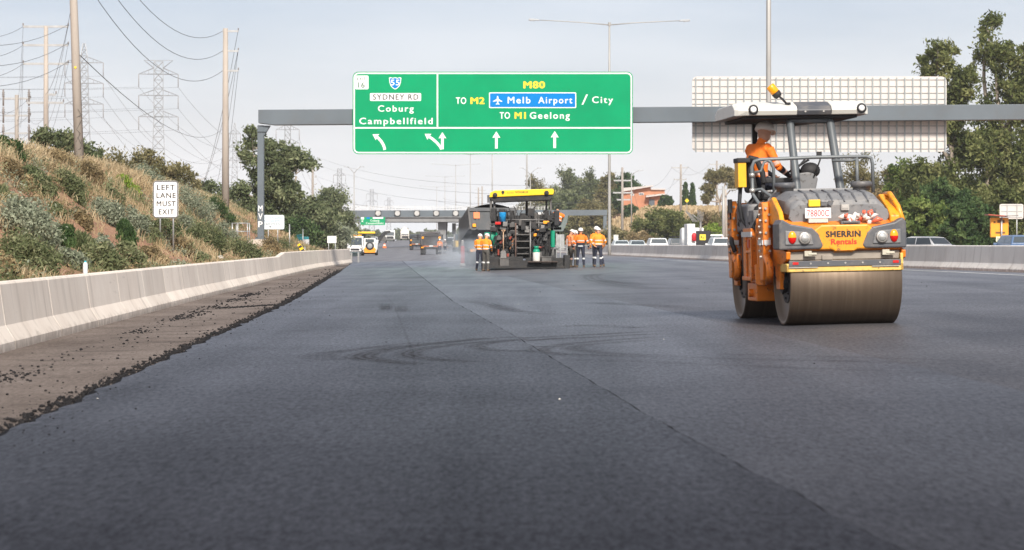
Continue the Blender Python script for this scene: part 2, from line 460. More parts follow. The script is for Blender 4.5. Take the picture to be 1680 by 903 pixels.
A_EDGE = mat("asphalt_edge", (0.014, 0.014, 0.016), 0.95, var=0.3, vs_=12, bump=0.8, spec=0.05)
A_OLD = asphalt_mat("old_pavement", (0.085, 0.080, 0.080), (0.135, 0.122, 0.115), 0.3, None, 0.30, (1.6, 0.03, 1), 0.3)
A_OUT = asphalt_mat("worn_asphalt", (0.027, 0.027, 0.032), (0.054, 0.049, 0.050), 0.42, None, 0.42, (0.7, 0.05, 1))
EDGE_L = [(0, -2.66), (16, -2.58), (27, -2.47), (53, -2.17), (110, -2.3), (150, -2.55), (163, -2.6), (176, -5.2), (6000, -5.2)]
JOINT = [(0, 2.2), (9.5, 1.97), (16, 1.80), (31, 1.63), (51, 1.33), (107, 1.12), (180, 0.9), (6000, 0.9)]
JOINT2 = [(0, 5.0), (40, 4.75), (66, 4.43), (93, 4.2), (112, 4.1), (180, 4.0), (6000, 4.0)]
BAR_R = [(0, 21.6), (84, 21.6), (138, 19.4), (216, 19.3), (6000, 19.3)]
rz_ = [-20, 0, 4, 7]
while rz_[-1] < 176: rz_.append(rz_[-1] * 1.012 + 0.02)
far_start = len(rz_) - 1
rz_ += [190, 205, 220, 240, 260, 280, 300, 330, 360, 400, 440, 480, 520, 560, 600, 630, 660, 700, 800, 1000, 1600, 3000, 6000]
road = MB(); rows = []
rng = random.Random(5)
for z in rz_:
    near = z < 165
    jit = (mnoise.noise(Vector((z * 1.1, 0, 0))) * 0.10 + mnoise.noise(Vector((z * 4.3, 5, 0))) * 0.05) if near else 0
    jn = mnoise.noise(Vector((z * 0.9, 9, 0))) * 0.025 + mnoise.noise(Vector((z * 3.3, 2, 0))) * 0.012
    e = lerp_table(EDGE_L, z) + jit
    j1 = lerp_table(JOINT, z) + jn; j2 = lerp_table(JOINT2, z) + jn * 1.6
    st = 0.018 if near else 0.0
    br = lerp_table(BAR_R, z) - 0.2
    row = [(e - 0.10 + jit * 0.3, -0.058), (e + 0.01, -0.004), (e + 0.12, 0.0), (0, 0.0), (j1 - 0.022, 0.0), (j1 + 0.015, -st), (j1 + 0.05, -st), (3.2, -st),
           (j2 - 0.01, -st), (j2 + 0.02, -st - 0.012 * near), (6.2, -st), (9.6, -st), (14.2, -st), (br, -st)]
    rows.append([G(u, z, dz) for u, dz in row])
slots = [2, 0, 0, 0, 2, 1, 1, 1, 2, 4, 4, 4, 4]
nr = len(rows[0])
vv = [p for r_ in rows for p in r_]
for i in range(len(rz_) - 1):
    for j in range(nr - 1):
        s_ = slots[j] if i < far_start else 3
        road.f.append((i * nr + j, i * nr + j + 1, (i + 1) * nr + j + 1, (i + 1) * nr + j)); road.m.append(s_); road.s.append(False)
road.v = [tuple(p) for p in vv]
tag(road.build("road", [A_LEFT, A_RIGHT, A_EDGE, A_OLD, A_OUT]), "wide freshly laid dark asphalt carriageway", "road", kind="structure")

opp = MB(); vv = []
oz = [0, 40, 80, 138, 160, 190, 216, 260, 300, 340, 400, 470, 540, 600, 660, 800, 1200, 3000, 6000]
for z in oz:
    b0 = lerp_table(BAR_R, z) + 0.3
    for u in (b0, b0 + 4, b0 + 8, b0 + 12): vv.append(G(u, z, -0.02))
opp.add(vv, [(i * 4 + j, i * 4 + j + 1, (i + 1) * 4 + j + 1, (i + 1) * 4 + j) for i in range(len(oz) - 1) for j in range(3)])
tag(opp.build("opposite_road", A_OLD), "grey opposite carriageway beyond the median barrier", "road", kind="structure")

M_MILL = asphalt_mat("milled_pavement", (0.126, 0.104, 0.091), (0.210, 0.176, 0.155), 0.38, (0.03, 0.026, 0.024), 0.03, (1.0, 0.22, 1), 0.8)
ms = MB(); vv = []; mz = [z for z in rz_ if z < 178]
for z in mz:
    e = lerp_table(EDGE_L, z)
    for u in (lerp_table(BAR_L, min(z, 167)) - 0.65, -3.6 if z < 150 else -3.0, e + 0.2):
        vv.append(G(u, z, -0.045))
ms.add(vv, [(i * 3 + j, i * 3 + j + 1, (i + 1) * 3 + j + 1, (i + 1) * 3 + j) for i in range(len(mz) - 1) for j in range(2)])
tag(ms.build("shoulder_pavement", M_MILL), "brown milled shoulder strip along the left barrier", "road shoulder", kind="structure")

# white edge line on the right of the carriageway
M_LINE = mat("line_paint", (0.78, 0.78, 0.76), 0.6, var=0.08, vs_=3, dirt=(0.3, 0.3, 0.3), dirt_amt=0.35, dirt_scale=4)
ln = MB(); vv = []
lz = [40, 60, 75, 84, 95, 110, 125, 138, 160, 190, 216, 260, 300]
for z in lz:
    u = lerp_table(BAR_R, z) - 2.3
    vv += [G(u, z, -0.014 + 0.002), G(u + 0.20, z, -0.014 + 0.002)]
ln.add(vv, [(i * 2, i * 2 + 1, i * 2 + 3, i * 2 + 2) for i in range(len(lz) - 1)])
tag(ln.build("road_marking", M_LINE), "white edge line painted beside the median barrier", "road marking", kind="structure")

# tyre marks left by the rollers turning on the mat
def mark_mat():
    m = bpy.data.materials.new("tyre_scuff"); m.use_nodes = True
    n, l = m.node_tree.nodes, m.node_tree.links
    b = n["Principled BSDF"]; b.inputs["Base Color"].default_value = (0.030, 0.026, 0.026, 1); b.inputs["Roughness"].default_value = 0.9; b.inputs["Specular IOR Level"].default_value = 0.1
    uv = n.new("ShaderNodeUVMap"); sp = n.new("ShaderNodeSeparateXYZ"); l.new(uv.outputs[0], sp.inputs[0])
    def mth(op, a, bb=None):
        k = n.new("ShaderNodeMath"); k.operation = op
        for i, x in enumerate((a, bb)):
            if x is None: continue
            if isinstance(x, (int, float)): k.inputs[i].default_value = x
            else: l.new(x, k.inputs[i])
        return k.outputs[0]
    v = sp.outputs[1]
    hump = mth('MULTIPLY', mth('MULTIPLY', v, mth('SUBTRACT', 1.0, v)), 4.0)
    ridg = mth('ADD', mth('MULTIPLY', mth('SINE', mth('MULTIPLY', v, 26.0)), 0.35), 0.65)
    geo = n.new("ShaderNodeNewGeometry"); nz = n.new("ShaderNodeTexNoise"); nz.inputs["Scale"].default_value = 5.0; nz.inputs["Detail"].default_value = 8; nz.inputs["Roughness"].default_value = .7
    l.new(geo.outputs["Position"], nz.inputs["Vector"])
    mr = n.new("ShaderNodeMapRange"); mr.inputs[1].default_value = 0.3; mr.inputs[2].default_value = 0.6
    l.new(nz.outputs[0], mr.inputs[0])
    al = mth('MULTIPLY', mth('MULTIPLY', mth('MULTIPLY', hump, ridg), mr.outputs[0]), sp.outputs[0])
    l.new(mth('MINIMUM', mth('MULTIPLY', al, 0.68), 0.6), b.inputs["Alpha"])
    return m
def catmull(pts, k=8):
    out = []
    for i in range(len(pts) - 1):
        p0 = pts[max(i - 1, 0)]; p1 = pts[i]; p2 = pts[i + 1]; p3 = pts[min(i + 2, len(pts) - 1)]
        for j in range(k):
            t = j / k
            out.append(0.5 * ((2 * p1) + (p2 - p0) * t + (2 * p0 - 5 * p1 + 4 * p2 - p3) * t * t + (3 * p1 - p0 - 3 * p2 + p3) * t ** 3))
    out.append(pts[-1]); return out
tm = MB(); tuv = []
def strip(pts_px, w, strength, sc=2.8, ox=500, oy=480):
    pts = []
    for x, y in pts_px:
        u, z = road_hit(ox + x / sc, oy + y / sc); pts.append(Vector((UX(u, z), z, u)))
    c = catmull(pts); o = len(tm.v); n = len(c)
    for i, p in enumerate(c):
        d = c[min(i + 1, n - 1)] - c[max(i - 1, 0)]; d.z = 0; d.normalize()
        nx, ny = -d.y, d.x
        fade = strength * min(1, i / 5, (n - 1 - i) / 8)
        for s_ in (-1, 1):
            X, Y = p.x + nx * w * s_ / 2, p.y + ny * w * s_ / 2
            u = X + 0.05 * Y
            tm.v.append((X, Y, gz(u, Y) + (0.005 if u < lerp_table(JOINT, Y) + 0.02 else -0.012)))
            tuv.append((fade, 0 if s_ < 0 else 1))
    for i in range(n - 1):
        tm.f.append((o + i * 2, o + i * 2 + 1, o + i * 2 + 3, o + i * 2 + 2)); tm.m.append(0); tm.s.append(False)
strip([(1680, 170), (1300, 190), (1000, 205), (800, 215), (600, 236), (450, 252), (310, 276), (262, 297), (320, 311), (420, 322), (560, 334)], 0.42, 1.0)
strip([(1680, 182), (1400, 197), (1000, 217), (800, 230), (640, 246), (525, 264), (480, 284), (530, 302), (680, 315), (860, 325)], 0.36, 0.8)
strip([(720, 224), (450, 238), (250, 262), (110, 285), (150, 303), (300, 320)], 0.3, 0.5)
strip([(400, 245), (150, 270), (20, 292), (60, 307), (200, 316)], 0.3, 0.4)
strip([(1300, 196), (1000, 218), (860, 232), (785, 250), (860, 266), (1000, 271), (1160, 274)], 0.32, 0.75)
strip([(1680, 195), (1300, 222), (1140, 242), (1072, 260), (1130, 276), (1300, 282), (1640, 292)], 0.36, 0.85)
strip([(1680, 207), (1400, 226), (1290, 236), (1228, 250), (1300, 264), (1450, 276), (1750, 289)], 0.32, 0.6)
strip([(1680, 290), (2100, 302), (2600, 312), (3200, 330)], 0.3, 0.55)
strip([(1680, 275), (2200, 284), (2800, 300), (3290, 318)], 0.28, 0.4)
strip([(1100, 300), (1700, 318), (2400, 345), (3290, 372)], 0.3, 0.35)
strip([(345, 0), (400, 45), (430, 110), (470, 210), (500, 300), (530, 448)], 0.05, 0.35)
strip([(740, 30), (850, 55), (1000, 85), (1250, 80)], 0.5, 0.5)
strip([(840, 40), (900, 62), (1040, 92), (1300, 100)], 0.5, 0.4)
strip([(1100, 160), (1300, 145), (1500, 158), (1680, 140)], 0.6, 0.4)
strip([(1250, 40), (1500, 52), (1680, 60), (1900, 85)], 0.8, 0.5)
strip([(1330, -60), (1420, -40), (1540, -25), (1720, -20), (1960, -28)], 1.2, 0.4)
strip([(1600, -100), (1340, -85), (1330, -60), (1480, -45), (1800, -30)], 0.9, 0.5)
for k in range(4):
    strip([(352 + k * 13, 85), (352 + k * 13, 68), (354 + k * 12, 50)], 0.14, 0.8)
    strip([(428 + k * 13, 92), (426 + k * 13, 76), (426 + k * 12, 60)], 0.14, 0.45)
# stop-start screed marks and spilt binder further up the mat
for k in range(26):
    u0 = rng.uniform(-1.8, 9); z0 = rng.uniform(45, 165); ln_ = rng.uniform(0.8, 4)
    pp = []
    for t in (0, 0.5, 1.0):
        z = z0 + rng.uniform(-0.3, 0.3); u = u0 + ln_ * (t - 0.5)
        py = HY + (CAMH - gz(u, z)) * FPX / z; px = CX + UX(u, z) * FPX / z
        pp.append(((px - 500) * 2.8, (py - 480) * 2.8))
    strip(pp, rng.uniform(0.2, 0.9), rng.uniform(0.3, 0.7))
tmo = tm.build("tyre_marks", mark_mat())
uvl = tmo.data.uv_layers.new(name="UVMap")
for lp in tmo.data.loops: uvl.data[lp.index].uv = tuv[lp.vertex_index]
tag(tmo, "dark curved tyre and roller marks on the new asphalt", "tyre marks", kind="structure")

# crumbs of loose asphalt along the raw edge of the mat
ico_v = []
ph = (1 + 5 ** 0.5) / 2
for a, b_ in ((1, ph), (1, -ph), (-1, ph), (-1, -ph)):
    ico_v += [(0, a, b_), (a, b_, 0), (b_, 0, a)]
ico_v = np.array(ico_v) / math.sqrt(1 + ph * ph)
ico_f = []
for i in range(12):
    for j in range(i + 1, 12):
        for k in range(j + 1, 12):
            if all(np.linalg.norm(ico_v[p] - ico_v[q]) < 1.06 for p, q in ((i, j), (j, k), (i, k))):
                nrm = np.cross(ico_v[j] - ico_v[i], ico_v[k] - ico_v[i])
                ico_f.append((i, j, k) if np.dot(nrm, ico_v[i]) > 0 else (i, k, j))
ico_f = np.array(ico_f)
nrg = np.random.default_rng(3)
def clods(spots):
    vs_, fs = [], []
    for i, (p, s_) in enumerate(spots):
        q = Euler(nrg.uniform(0, 6.28, 3)).to_matrix()
        v = ico_v * (s_ * nrg.uniform(0.55, 1.1, (12, 1))) @ np.array(q).T
        v[:, 2] *= 0.7
        vs_.append(v + np.array(p) + (0, 0, s_ * 0.3)); fs.append(ico_f + 12 * i)
    return np.concatenate(vs_), np.concatenate(fs)
spots = []
def along(tab, off, spread, z0, z1, n, smin, smax, pw=1.0, dz=-0.045, gate=None):
    c = 0
    while c < n:
        z = z0 + (z1 - z0) * nrg.random() ** 1.5
        if gate and mnoise.noise(Vector((z * gate, off * 3, 1))) < 0.02: 
            if nrg.random() < 0.9: c += 0.2; continue
        u = lerp_table(tab, z) + off + nrg.normal() * spread
        s_ = smin + (smax - smin) * nrg.random() ** 3
        spots.append((G(u, z, dz), s_ * (0.7 + z / 90))); c += 1
along(EDGE_L, -0.12, 0.075, 9, 120, 11000, 0.005, 0.030, dz=-0.04)
along(EDGE_L, -0.16, 0.16, 9, 130, 1500, 0.004, 0.022)
along(EDGE_L, 0.15, 0.22, 14, 60, 260, 0.003, 0.014, dz=0.0)
along(BAR_L, 0.95, 0.14, 20, 75, 1500, 0.005, 0.030, gate=0.23)
along(BAR_L, 1.3, 0.4, 16, 140, 700, 0.004, 0.025)
for k in range(500):                              # a windrow of crumbs across the strip
    t = nrg.random(); u = -3.55 + 1.4 * t + nrg.normal() * 0.05; z = 50.5 + 2.5 * t + nrg.normal() * 0.22
    spots.append((G(u, z, -0.045), 0.008 + 0.026 * nrg.random() ** 2))
for k in range(140):
    u = nrg.uniform(-2, 17); z = nrg.uniform(14, 90)
    spots.append((G(u, z, 0.0 if u < 1.3 else -0.016), 0.004 + 0.014 * nrg.random() ** 4))
v_, f_ = clods(spots)
o = mesh_np("rubble", v_, f_, mats=[mat("asphalt_crumbs", (0.020, 0.019, 0.020), 0.95, var=0.4, vs_=20, spec=0.1)])
tag(o, "loose black asphalt crumbs along the edge of the mat", "rubble", kind="stuff")
o = MB()
for px, py, s_ in ((918, 656, .010), (160, 655, .009), (532, 512, .008), (850, 500, .008), (1089, 557, .007)):
    u, z = road_hit(px, py); o.ball(G(u, z, s_ * 0.4), (s_, s_ * 0.8, s_ * 0.6), 7, 5)
tag(o.build("gravel", mat("pale_chips", (0.6, 0.58, 0.54), 0.8)), "pale stone chips dropped on the asphalt", "gravel", kind="stuff")

# ------------------------------------------------------------------ concrete barriers
def concrete(name, col, stain):
    m = bpy.data.materials.new(name); m.use_nodes = True
    n, l = m.node_tree.nodes, m.node_tree.links
    b = n["Principled BSDF"]; b.inputs["Roughness"].default_value = 0.85; b.inputs["Specular IOR Level"].default_value = 0.2
    geo = n.new("ShaderNodeNewGeometry"); oi = n.new("ShaderNodeObjectInfo")
    mp = n.new("ShaderNodeMapping"); mp.inputs["Scale"].default_value = (0.9, 0.5, 0.35); l.new(geo.outputs["Position"], mp.inputs[0])
    a = n.new("ShaderNodeTexNoise"); a.inputs["Scale"].default_value = 1.6; a.inputs["Detail"].default_value = 7; a.inputs["Roughness"].default_value = 0.65
    l.new(mp.outputs[0], a.inputs["Vector"])
    r1 = n.new("ShaderNodeValToRGB"); r1.color_ramp.elements[0].position = 0.28; r1.color_ramp.elements[1].position = 0.6
    r1.color_ramp.elements[0].color = (*stain, 1); r1.color_ramp.elements[1].color = (*col, 1)
    l.new(a.outputs[0], r1.inputs[0])
    hs = n.new("ShaderNodeHueSaturation"); mr = n.new("ShaderNodeMapRange"); mr.inputs[3].default_value = 0.9; mr.inputs[4].default_value = 1.08
    l.new(oi.outputs["Random"], mr.inputs[0]); l.new(mr.outputs[0], hs.inputs["Value"]); l.new(r1.outputs[0], hs.inputs["Color"])
    # tyre rub and road film on the toe, in object space
    tc = n.new("ShaderNodeTexCoord"); sp = n.new("ShaderNodeSeparateXYZ"); l.new(tc.outputs["Object"], sp.inputs[0])
    nz = n.new("ShaderNodeTexNoise"); nz.inputs["Scale"].default_value = 5; nz.inputs["Detail"].default_value = 8; nz.inputs["Roughness"].default_value = 0.7
    l.new(geo.outputs["Position"], nz.inputs["Vector"])
    sub = n.new("ShaderNodeMath"); sub.operation = 'MULTIPLY_ADD'; sub.inputs[1].default_value = 0.55; sub.inputs[2].default_value = -0.22
    l.new(nz.outputs[0], sub.inputs[0])
    lt = n.new("ShaderNodeMath"); lt.operation = 'SUBTRACT'; l.new(sub.outputs[0], lt.inputs[0]); l.new(sp.outputs[2], lt.inputs[1])
    cm = n.new("ShaderNodeMapRange"); cm.inputs[1].default_value = -0.06; cm.inputs[2].default_value = 0.10; cm.inputs[4].default_value = 0.55
    l.new(lt.outputs[0], cm.inputs[0])
    mx = n.new("ShaderNodeMix"); mx.data_type = 'RGBA'; mx.inputs[7].default_value = (0.20, 0.155, 0.12, 1)
    l.new(cm.outputs[0], mx.inputs[0]); l.new(hs.outputs[0], mx.inputs[6])
    mp2 = n.new("ShaderNodeMapping"); mp2.inputs["Scale"].default_value = (3, .55, 5.5); mp2.inputs["Rotation"].default_value = (0.12, 0, 0); l.new(geo.outputs["Position"], mp2.inputs[0])
    sc2 = n.new("ShaderNodeTexNoise"); sc2.inputs["Scale"].default_value = 1.0; sc2.inputs["Detail"].default_value = 8; sc2.inputs["Roughness"].default_value = .72; l.new(mp2.outputs[0], sc2.inputs["Vector"])
    sr2 = n.new("ShaderNodeMapRange"); sr2.inputs[1].default_value = .63; sr2.inputs[2].default_value = .76; sr2.inputs[4].default_value = .6; l.new(sc2.outputs[0], sr2.inputs[0])
    mp4 = n.new("ShaderNodeMapping"); mp4.inputs["Scale"].default_value = (2, 2.6, .22); l.new(geo.outputs["Position"], mp4.inputs[0])
    dr2 = n.new("ShaderNodeTexNoise"); dr2.inputs["Scale"].default_value = 1.0; dr2.inputs["Detail"].default_value = 4; l.new(mp4.outputs[0], dr2.inputs["Vector"])
    dq2 = n.new("ShaderNodeMapRange"); dq2.inputs[1].default_value = .56; dq2.inputs[2].default_value = .72; dq2.inputs[4].default_value = .38; l.new(dr2.outputs[0], dq2.inputs[0])
    ad2 = n.new("ShaderNodeMath"); ad2.operation = 'MAXIMUM'; l.new(sr2.outputs[0], ad2.inputs[0]); l.new(dq2.outputs[0], ad2.inputs[1])
    mx2 = n.new("ShaderNodeMix"); mx2.data_type = 'RGBA'; mx2.inputs[7].default_value = (0.30, 0.255, 0.215, 1)
    l.new(ad2.outputs[0], mx2.inputs[0]); l.new(mx.outputs[2], mx2.inputs[6]); l.new(mx2.outputs[2], b.inputs["Base Color"])
    bp = n.new("ShaderNodeBump"); bp.inputs["Strength"].default_value = 0.25; bp.inputs["Distance"].default_value = 0.01
    l.new(nz.outputs[0], bp.inputs["Height"]); l.new(bp.outputs[0], b.inputs["Normal"])
    return m
C_LEFT = concrete("warm_concrete", (0.80, 0.72, 0.635), (0.69, 0.605, 0.525))
C_RIGHT = concrete("grey_concrete", (0.78, 0.735, 0.685), (0.67, 0.62, 0.57))
def barrier_mesh(L, h, mt, h2=None):
    h2 = h2 or h
    m = MB(); vs_ = []
    for y, hh in ((-L / 2, h), (L / 2, h2)):
        prof = [(-.30, -.08), (.30, -.08), (.30, .07), (.175, .27), (.10, hh - .03), (.07, hh), (-.07, hh), (-.10, hh - .03), (-.175, .27), (-.30, .07)]
        vs_ += [(x, y, z) for x, z in prof]
    n = 10
    m.add(vs_, [tuple(range(n))[::-1], tuple(range(n, 2 * n))] + [(i, (i + 1) % n, n + (i + 1) % n, n + i) for i in range(n)])
    o = m.build("concrete_barrier", mt, bevel=0.005)
    return o
def run_barrier(tab, z0, z1, L, off, h, mt, label, group, hook=None):
    z = z0; protos = {}
    k = 0
    while z < z1:
        def pt(zz): u = lerp_table(tab, zz) + off; return G(u, zz)
        a = pt(z); b = pt(z + L); d = b - a
        hh = hook(z) if hook else (h, h)
        if hh not in protos:
            protos[hh] = o = barrier_mesh(L - 0.026, hh[0], mt, hh[1])
        else:
            o = protos[hh].copy(); COL.objects.link(o)
        o.location = (a + b) / 2
        o.rotation_euler = (math.atan2(d.z, math.hypot(d.x, d.y)), 0, math.atan2(-d.x, d.y))
        lab = label
        if hook and hh[0] != hh[1]: lab = "sloping pale barrier segment where the left barrier steps up before the chevron"
        elif hook and hh[0] > 0.9: lab = "taller pale concrete barrier segment in the far end of the left barrier"
        tag(o, lab, "concrete barrier", group)
        k += 1; z += L * d.y / d.length if d.length else L
def lh(z):
    return (0.82, 0.82) if z < 97 else ((0.82, 0.98) if z < 101.5 else (0.98, 0.98))
run_barrier(BAR_L, 14, 166, 4.3, -0.30, 0.82, C_LEFT, "warm pale concrete barrier segment beside the brown milled strip", "concrete barrier segments along the left shoulder", lh)
run_barrier(BAR_R, 52, 420, 6.0, 0.30, 0.90, C_RIGHT, "grey concrete median barrier segment with grimy toe behind the white line", "concrete barrier segments along the median")
# ------------------------------------------------------------------ gantries and overhead signs
STEEL = mat("grey_blue_steel", (0.105, 0.130, 0.152), 0.5, var=0.10, vs_=0.6, dirt=(0.10, 0.09, 0.08), dirt_amt=0.25, dirt_scale=0.9)
GALV = mat("galvanised", (0.42, 0.43, 0.43), 0.45, metal=0.6, var=0.12, vs_=3)
ALU = mat("sign_back", (0.60, 0.565, 0.535), 0.45, metal=0.0, var=0.06, vs_=1.2)
GREEN = mat("sign_green", (0.0, 0.285, 0.118), 0.6, var=0.06, vs_=0.7, spec=0.12)
WHITE = mat("sign_white", (0.80, 0.80, 0.79), 0.45, var=0.03)
YELLOW = mat("sign_yellow", (0.85, 0.58, 0.02), 0.45, var=0.04)
BLUE = mat("sign_blue", (0.0, 0.19, 0.55), 0.6, var=0.05, spec=0.12)
BLACK = mat("sign_black", (0.02, 0.02, 0.022), 0.5, var=0.05)
FOOT = mat("footing_concrete", (0.50, 0.44, 0.37), 0.9, var=0.15, vs_=2)

Z1 = 139.6; S1 = FPX / Z1
def X1(px): return (px - CX) / S1
def H1(py): return CAMH + (HY - py) / S1
gy = Z1
t = thing("sign_gantry", "long grey steel gantry carrying the big green exit sign across the road", "gantry", Gpx(428, Z1))
ox, oz_ = t.location.x, t.location.z
m = MB()                                     # main box beam, climbing slightly to the right, haunched at the post
x0, x1 = X1(425), X1(2050)
tilt = (H1(172) - H1(181)) / (X1(1680) - X1(425))
zt0 = H1(181); zb0 = H1(206)
def bz(x, top): return (zt0 if top else zb0) + tilt * (x - x0)
poly = [(x0 - ox, bz(x0, 0) - oz_ + 0.12), (x0 + 0.9 - ox, bz(x0 + .9, 0) - oz_), (x1 - ox, bz(x1, 0) - oz_), (x1 - ox, bz(x1, 1) - oz_), (x0 - ox, bz(x0, 1) - oz_)]
m.prism(poly, 'Y', -0.45, 0.45)
m.build("beam", STEEL, t, bevel=0.02)
m = MB()
pz0 = H1(393) - oz_
m.box((0, 0, (pz0 + bz(ox, 0) - oz_) / 2), (0.36, 0.42, bz(ox, 0) - oz_ - pz0 - 0.01))
m.build("post", STEEL, t, bevel=0.015)
m = MB(); m.box((X1(1990) - ox, 0, (bz(X1(1990), 0) - oz_) / 2 - 0.2), (0.4, 0.45, bz(X1(1990), 0) - oz_ + 0.4)); m.build("post", STEEL, t, bevel=0.015)
m = MB(); m.box((.06, -.03, bz(ox, 0) - oz_ - 0.35), (0.52, 0.5, 0.05)); m.build("collar", STEEL, t)
m = MB(); m.prism([(0.18, bz(ox, 0) - oz_ - 0.62), (0.55, bz(ox, 0) - oz_ - 0.02), (0.18, bz(ox, 0) - oz_ - 0.02)], 'Y', -0.2, 0.2); m.build("gusset", STEEL, t)
m = MB(); m.box((0, 0, pz0 + 0.03), (0.62, 0.7, 0.06))
for k in range(4): m.cyl(((-1) ** k * 0.24, (-1) ** (k // 2) * 0.28, pz0 + 0.09), 0.025, 0.08, n=6)
m.build("base_plate", STEEL, t)
m = MB()
fr = (Vector((0, -0.21, pz0)), Vector((0, 0, 1)), Vector((-1, 0, 0)), Vector((0, -1, 0)))
for i, ch in enumerate("MVP"):
    m.text(ch, -0.13, 0.12, H1(338 + i * 13 + 9) - H1(393), 0.33, 0, frame=(Vector((0, -0.212, pz0)), Vector((1, 0, 0)), Vector((0, 0, 1)), Vector((0, -1, 0))), off=0.01)
m.build("graffiti", WHITE, t)
# footing of the post
m = MB(); fp = Tpx(430, Z1)
m.box((fp.x, Z1, pz0 + oz_ - 0.85), (1.15, 1.3, 1.7))
tag(m.build("gantry_footing", FOOT, bevel=0.03), "pale concrete footing block under the gantry post", "footing")

def sx(x): return X1(560 + x / 3.36)         # crop coordinates of the big sign
def sz(y): return H1(110 + y / 3.36)
SY = Z1 - 0.72
t = thing("overhead_sign", "big green overhead exit and freeway direction sign with four lane arrows", "sign", (X1(808), SY, H1(186)))
O = t.location.copy()
def rrect(x0, x1, z0, z1, r, n=6):
    pts = []
    for cx_, cz_, a0 in ((x1 - r, z1 - r, 0), (x0 + r, z1 - r, 90), (x0 + r, z0 + r, 180), (x1 - r, z0 + r, 270)):
        for k in range(n + 1):
            a = R(a0 + 90 * k / n); pts.append((cx_ + r * math.cos(a), cz_ + r * math.sin(a)))
    return pts
def ring(mb, x0, x1, z0, z1, r, w, ya, yb, mi=0):
    a = rrect(x0, x1, z0, z1, r); b = rrect(x0 + w, x1 - w, z0 + w, z1 - w, max(r - w, 0.01)); n = len(a)
    vs_ = [(x, ya, z) for x, z in a] + [(x, ya, z) for x, z in b] + [(x, yb, z) for x, z in a] + [(x, yb, z) for x, z in b]
    fs = []
    for i in range(n):
        j = (i + 1) % n
        fs += [(i, j, n + j, n + i), (n + i, n + j, 3 * n + j, 3 * n + i), (i, 2 * n + i, 2 * n + j, j)]
    mb.add(vs_, fs, mi)
def shift(m_):
    m_.v = [(x - O.x, y - O.y, z - O.z) for x, y, z in m_.v]; return m_
xa, xb, za, zb = X1(580), X1(1037.3), H1(254), H1(119.5)
m = MB(); m.prism(rrect(xa, xb, za, zb, 0.33), 'Y', SY, SY + 0.05); shift(m).build("panel", GREEN, t)
m = MB(); ring(m, xa + .05, xb - .05, za + .05, zb - .05, 0.29, 0.075, SY - .004, SY)
m.bb(sx(532) - .04, sx(532) + .04, SY - .004, SY, H1(211.0), zb - .12)
m.bb(xa + .12, xb - .12, SY - .0045, SY, H1(212.2) - .0, H1(209.9))
shift(m).build("border", WHITE, t)
m = MB()
def wt(body, xa_, xb_, base, cap, mm, y=SY, off=0.012, sp=1.1): mm.text(body, sx(xa_), sx(xb_), sz(base), cap / 3.36 / S1, y, off=off, sp=sp, th=0.008)
wt("Coburg", 205, 402, 250, 33, m, sp=1.25); wt("Campbellfield", 103, 506, 319, 34, m, sp=1.25)
wt("TO", 633, 690, 208, 35, m); wt("/", 1322, 1357, 212, 55, m, off=0.0); wt("City", 1380, 1495, 203, 35, m, sp=1.25)
wt("TO", 873, 930, 289, 35, m); wt("Geelong", 1038, 1258, 289, 35, m, sp=1.25)
shift(m).build("lettering", WHITE, t)
m = MB()
wt("M80", 1003, 1122, 122, 37, m, off=0.028); wt("M2", 713, 791, 208, 35, m, off=0.028); wt("M1", 955, 1017, 289, 35, m, off=0.028)
shift(m).build("yellow_lettering", YELLOW, t)
def arrow(mb, path, w, head, y):             # curved lane arrow: path in sign coordinates, tip first
    pts = [Vector((sx(a), sz(b))) for a, b in path]
    d = (pts[0] - pts[1]).normalized(); nrm = Vector((-d.y, d.x))
    tip = pts[0]; hb = tip - d * head
    mb.prism([(tip.x, tip.y), ((hb + nrm * head * .62).x, (hb + nrm * head * .62).y), ((hb + d * head * .12).x, (hb + d * head * .12).y), ((hb - nrm * head * .62).x, (hb - nrm * head * .62).y)], 'Y', SY - .006, SY)
    c = [hb + d * head * .1] + [p for p in pts[1:] if (p - tip).length > head]
    for i, (p, q) in enumerate(zip(c, c[1:])):
        dd = (q - p).normalized(); nn_ = Vector((-dd.y, dd.x)) * w / 2
        e = 0.02 if i < len(c) - 2 else 0
        q2 = q + dd * e
        mb.prism([((p + nn_).x, (p + nn_).y), ((p - nn_).x, (p - nn_).y), ((q2 - nn_).x, (q2 - nn_).y), ((q2 + nn_).x, (q2 + nn_).y)], 'Y', SY - .006 + i * .0004, SY)
m = MB()
arrow(m, [(176, 375), (190, 383), (208, 396), (223, 412), (234, 430), (240, 446), (243, 460)], .155, .33, SY)
arrow(m, [(462, 372), (480, 384), (505, 400), (528, 420), (545, 440), (555, 457)], .15, .33, SY)
arrow(m, [(559, 363), (559, 400), (559, 457)], .15, .36, SY)
arrow(m, [(855, 359), (855, 400), (855, 453)], .15, .37, SY); arrow(m, [(1175, 357), (1175, 400), (1175, 450)], .15, .37, SY)
shift(m).build("lane_arrow", WHITE, t)
m = MB(); m.prism(rrect(sx(80), sx(154), sz(128), sz(53), .07), 'Y', SY - .005, SY); shift(m).build("exit_plate", WHITE, t)
ep = kids(t)[-1]
m = MB(); wt("EXIT", 91, 140, 79, 15, m, SY - .005, 0.012); wt("16", 97, 133, 119, 29, m, SY - .005, 0.014); shift(m).build("lettering", mat("sign_darkgreen", (0.03, 0.13, 0.08), 0.5), ep)
sh = lambda s_: [(sx(300 + a * s_), sz(95 - b * s_)) for a, b in ((-34, 30), (-24, 33), (-14, 29), (0, 33), (14, 29), (24, 33), (34, 30), (31, 4), (24, -16), (12, -28), (0, -34), (-12, -28), (-24, -16), (-31, 4))]
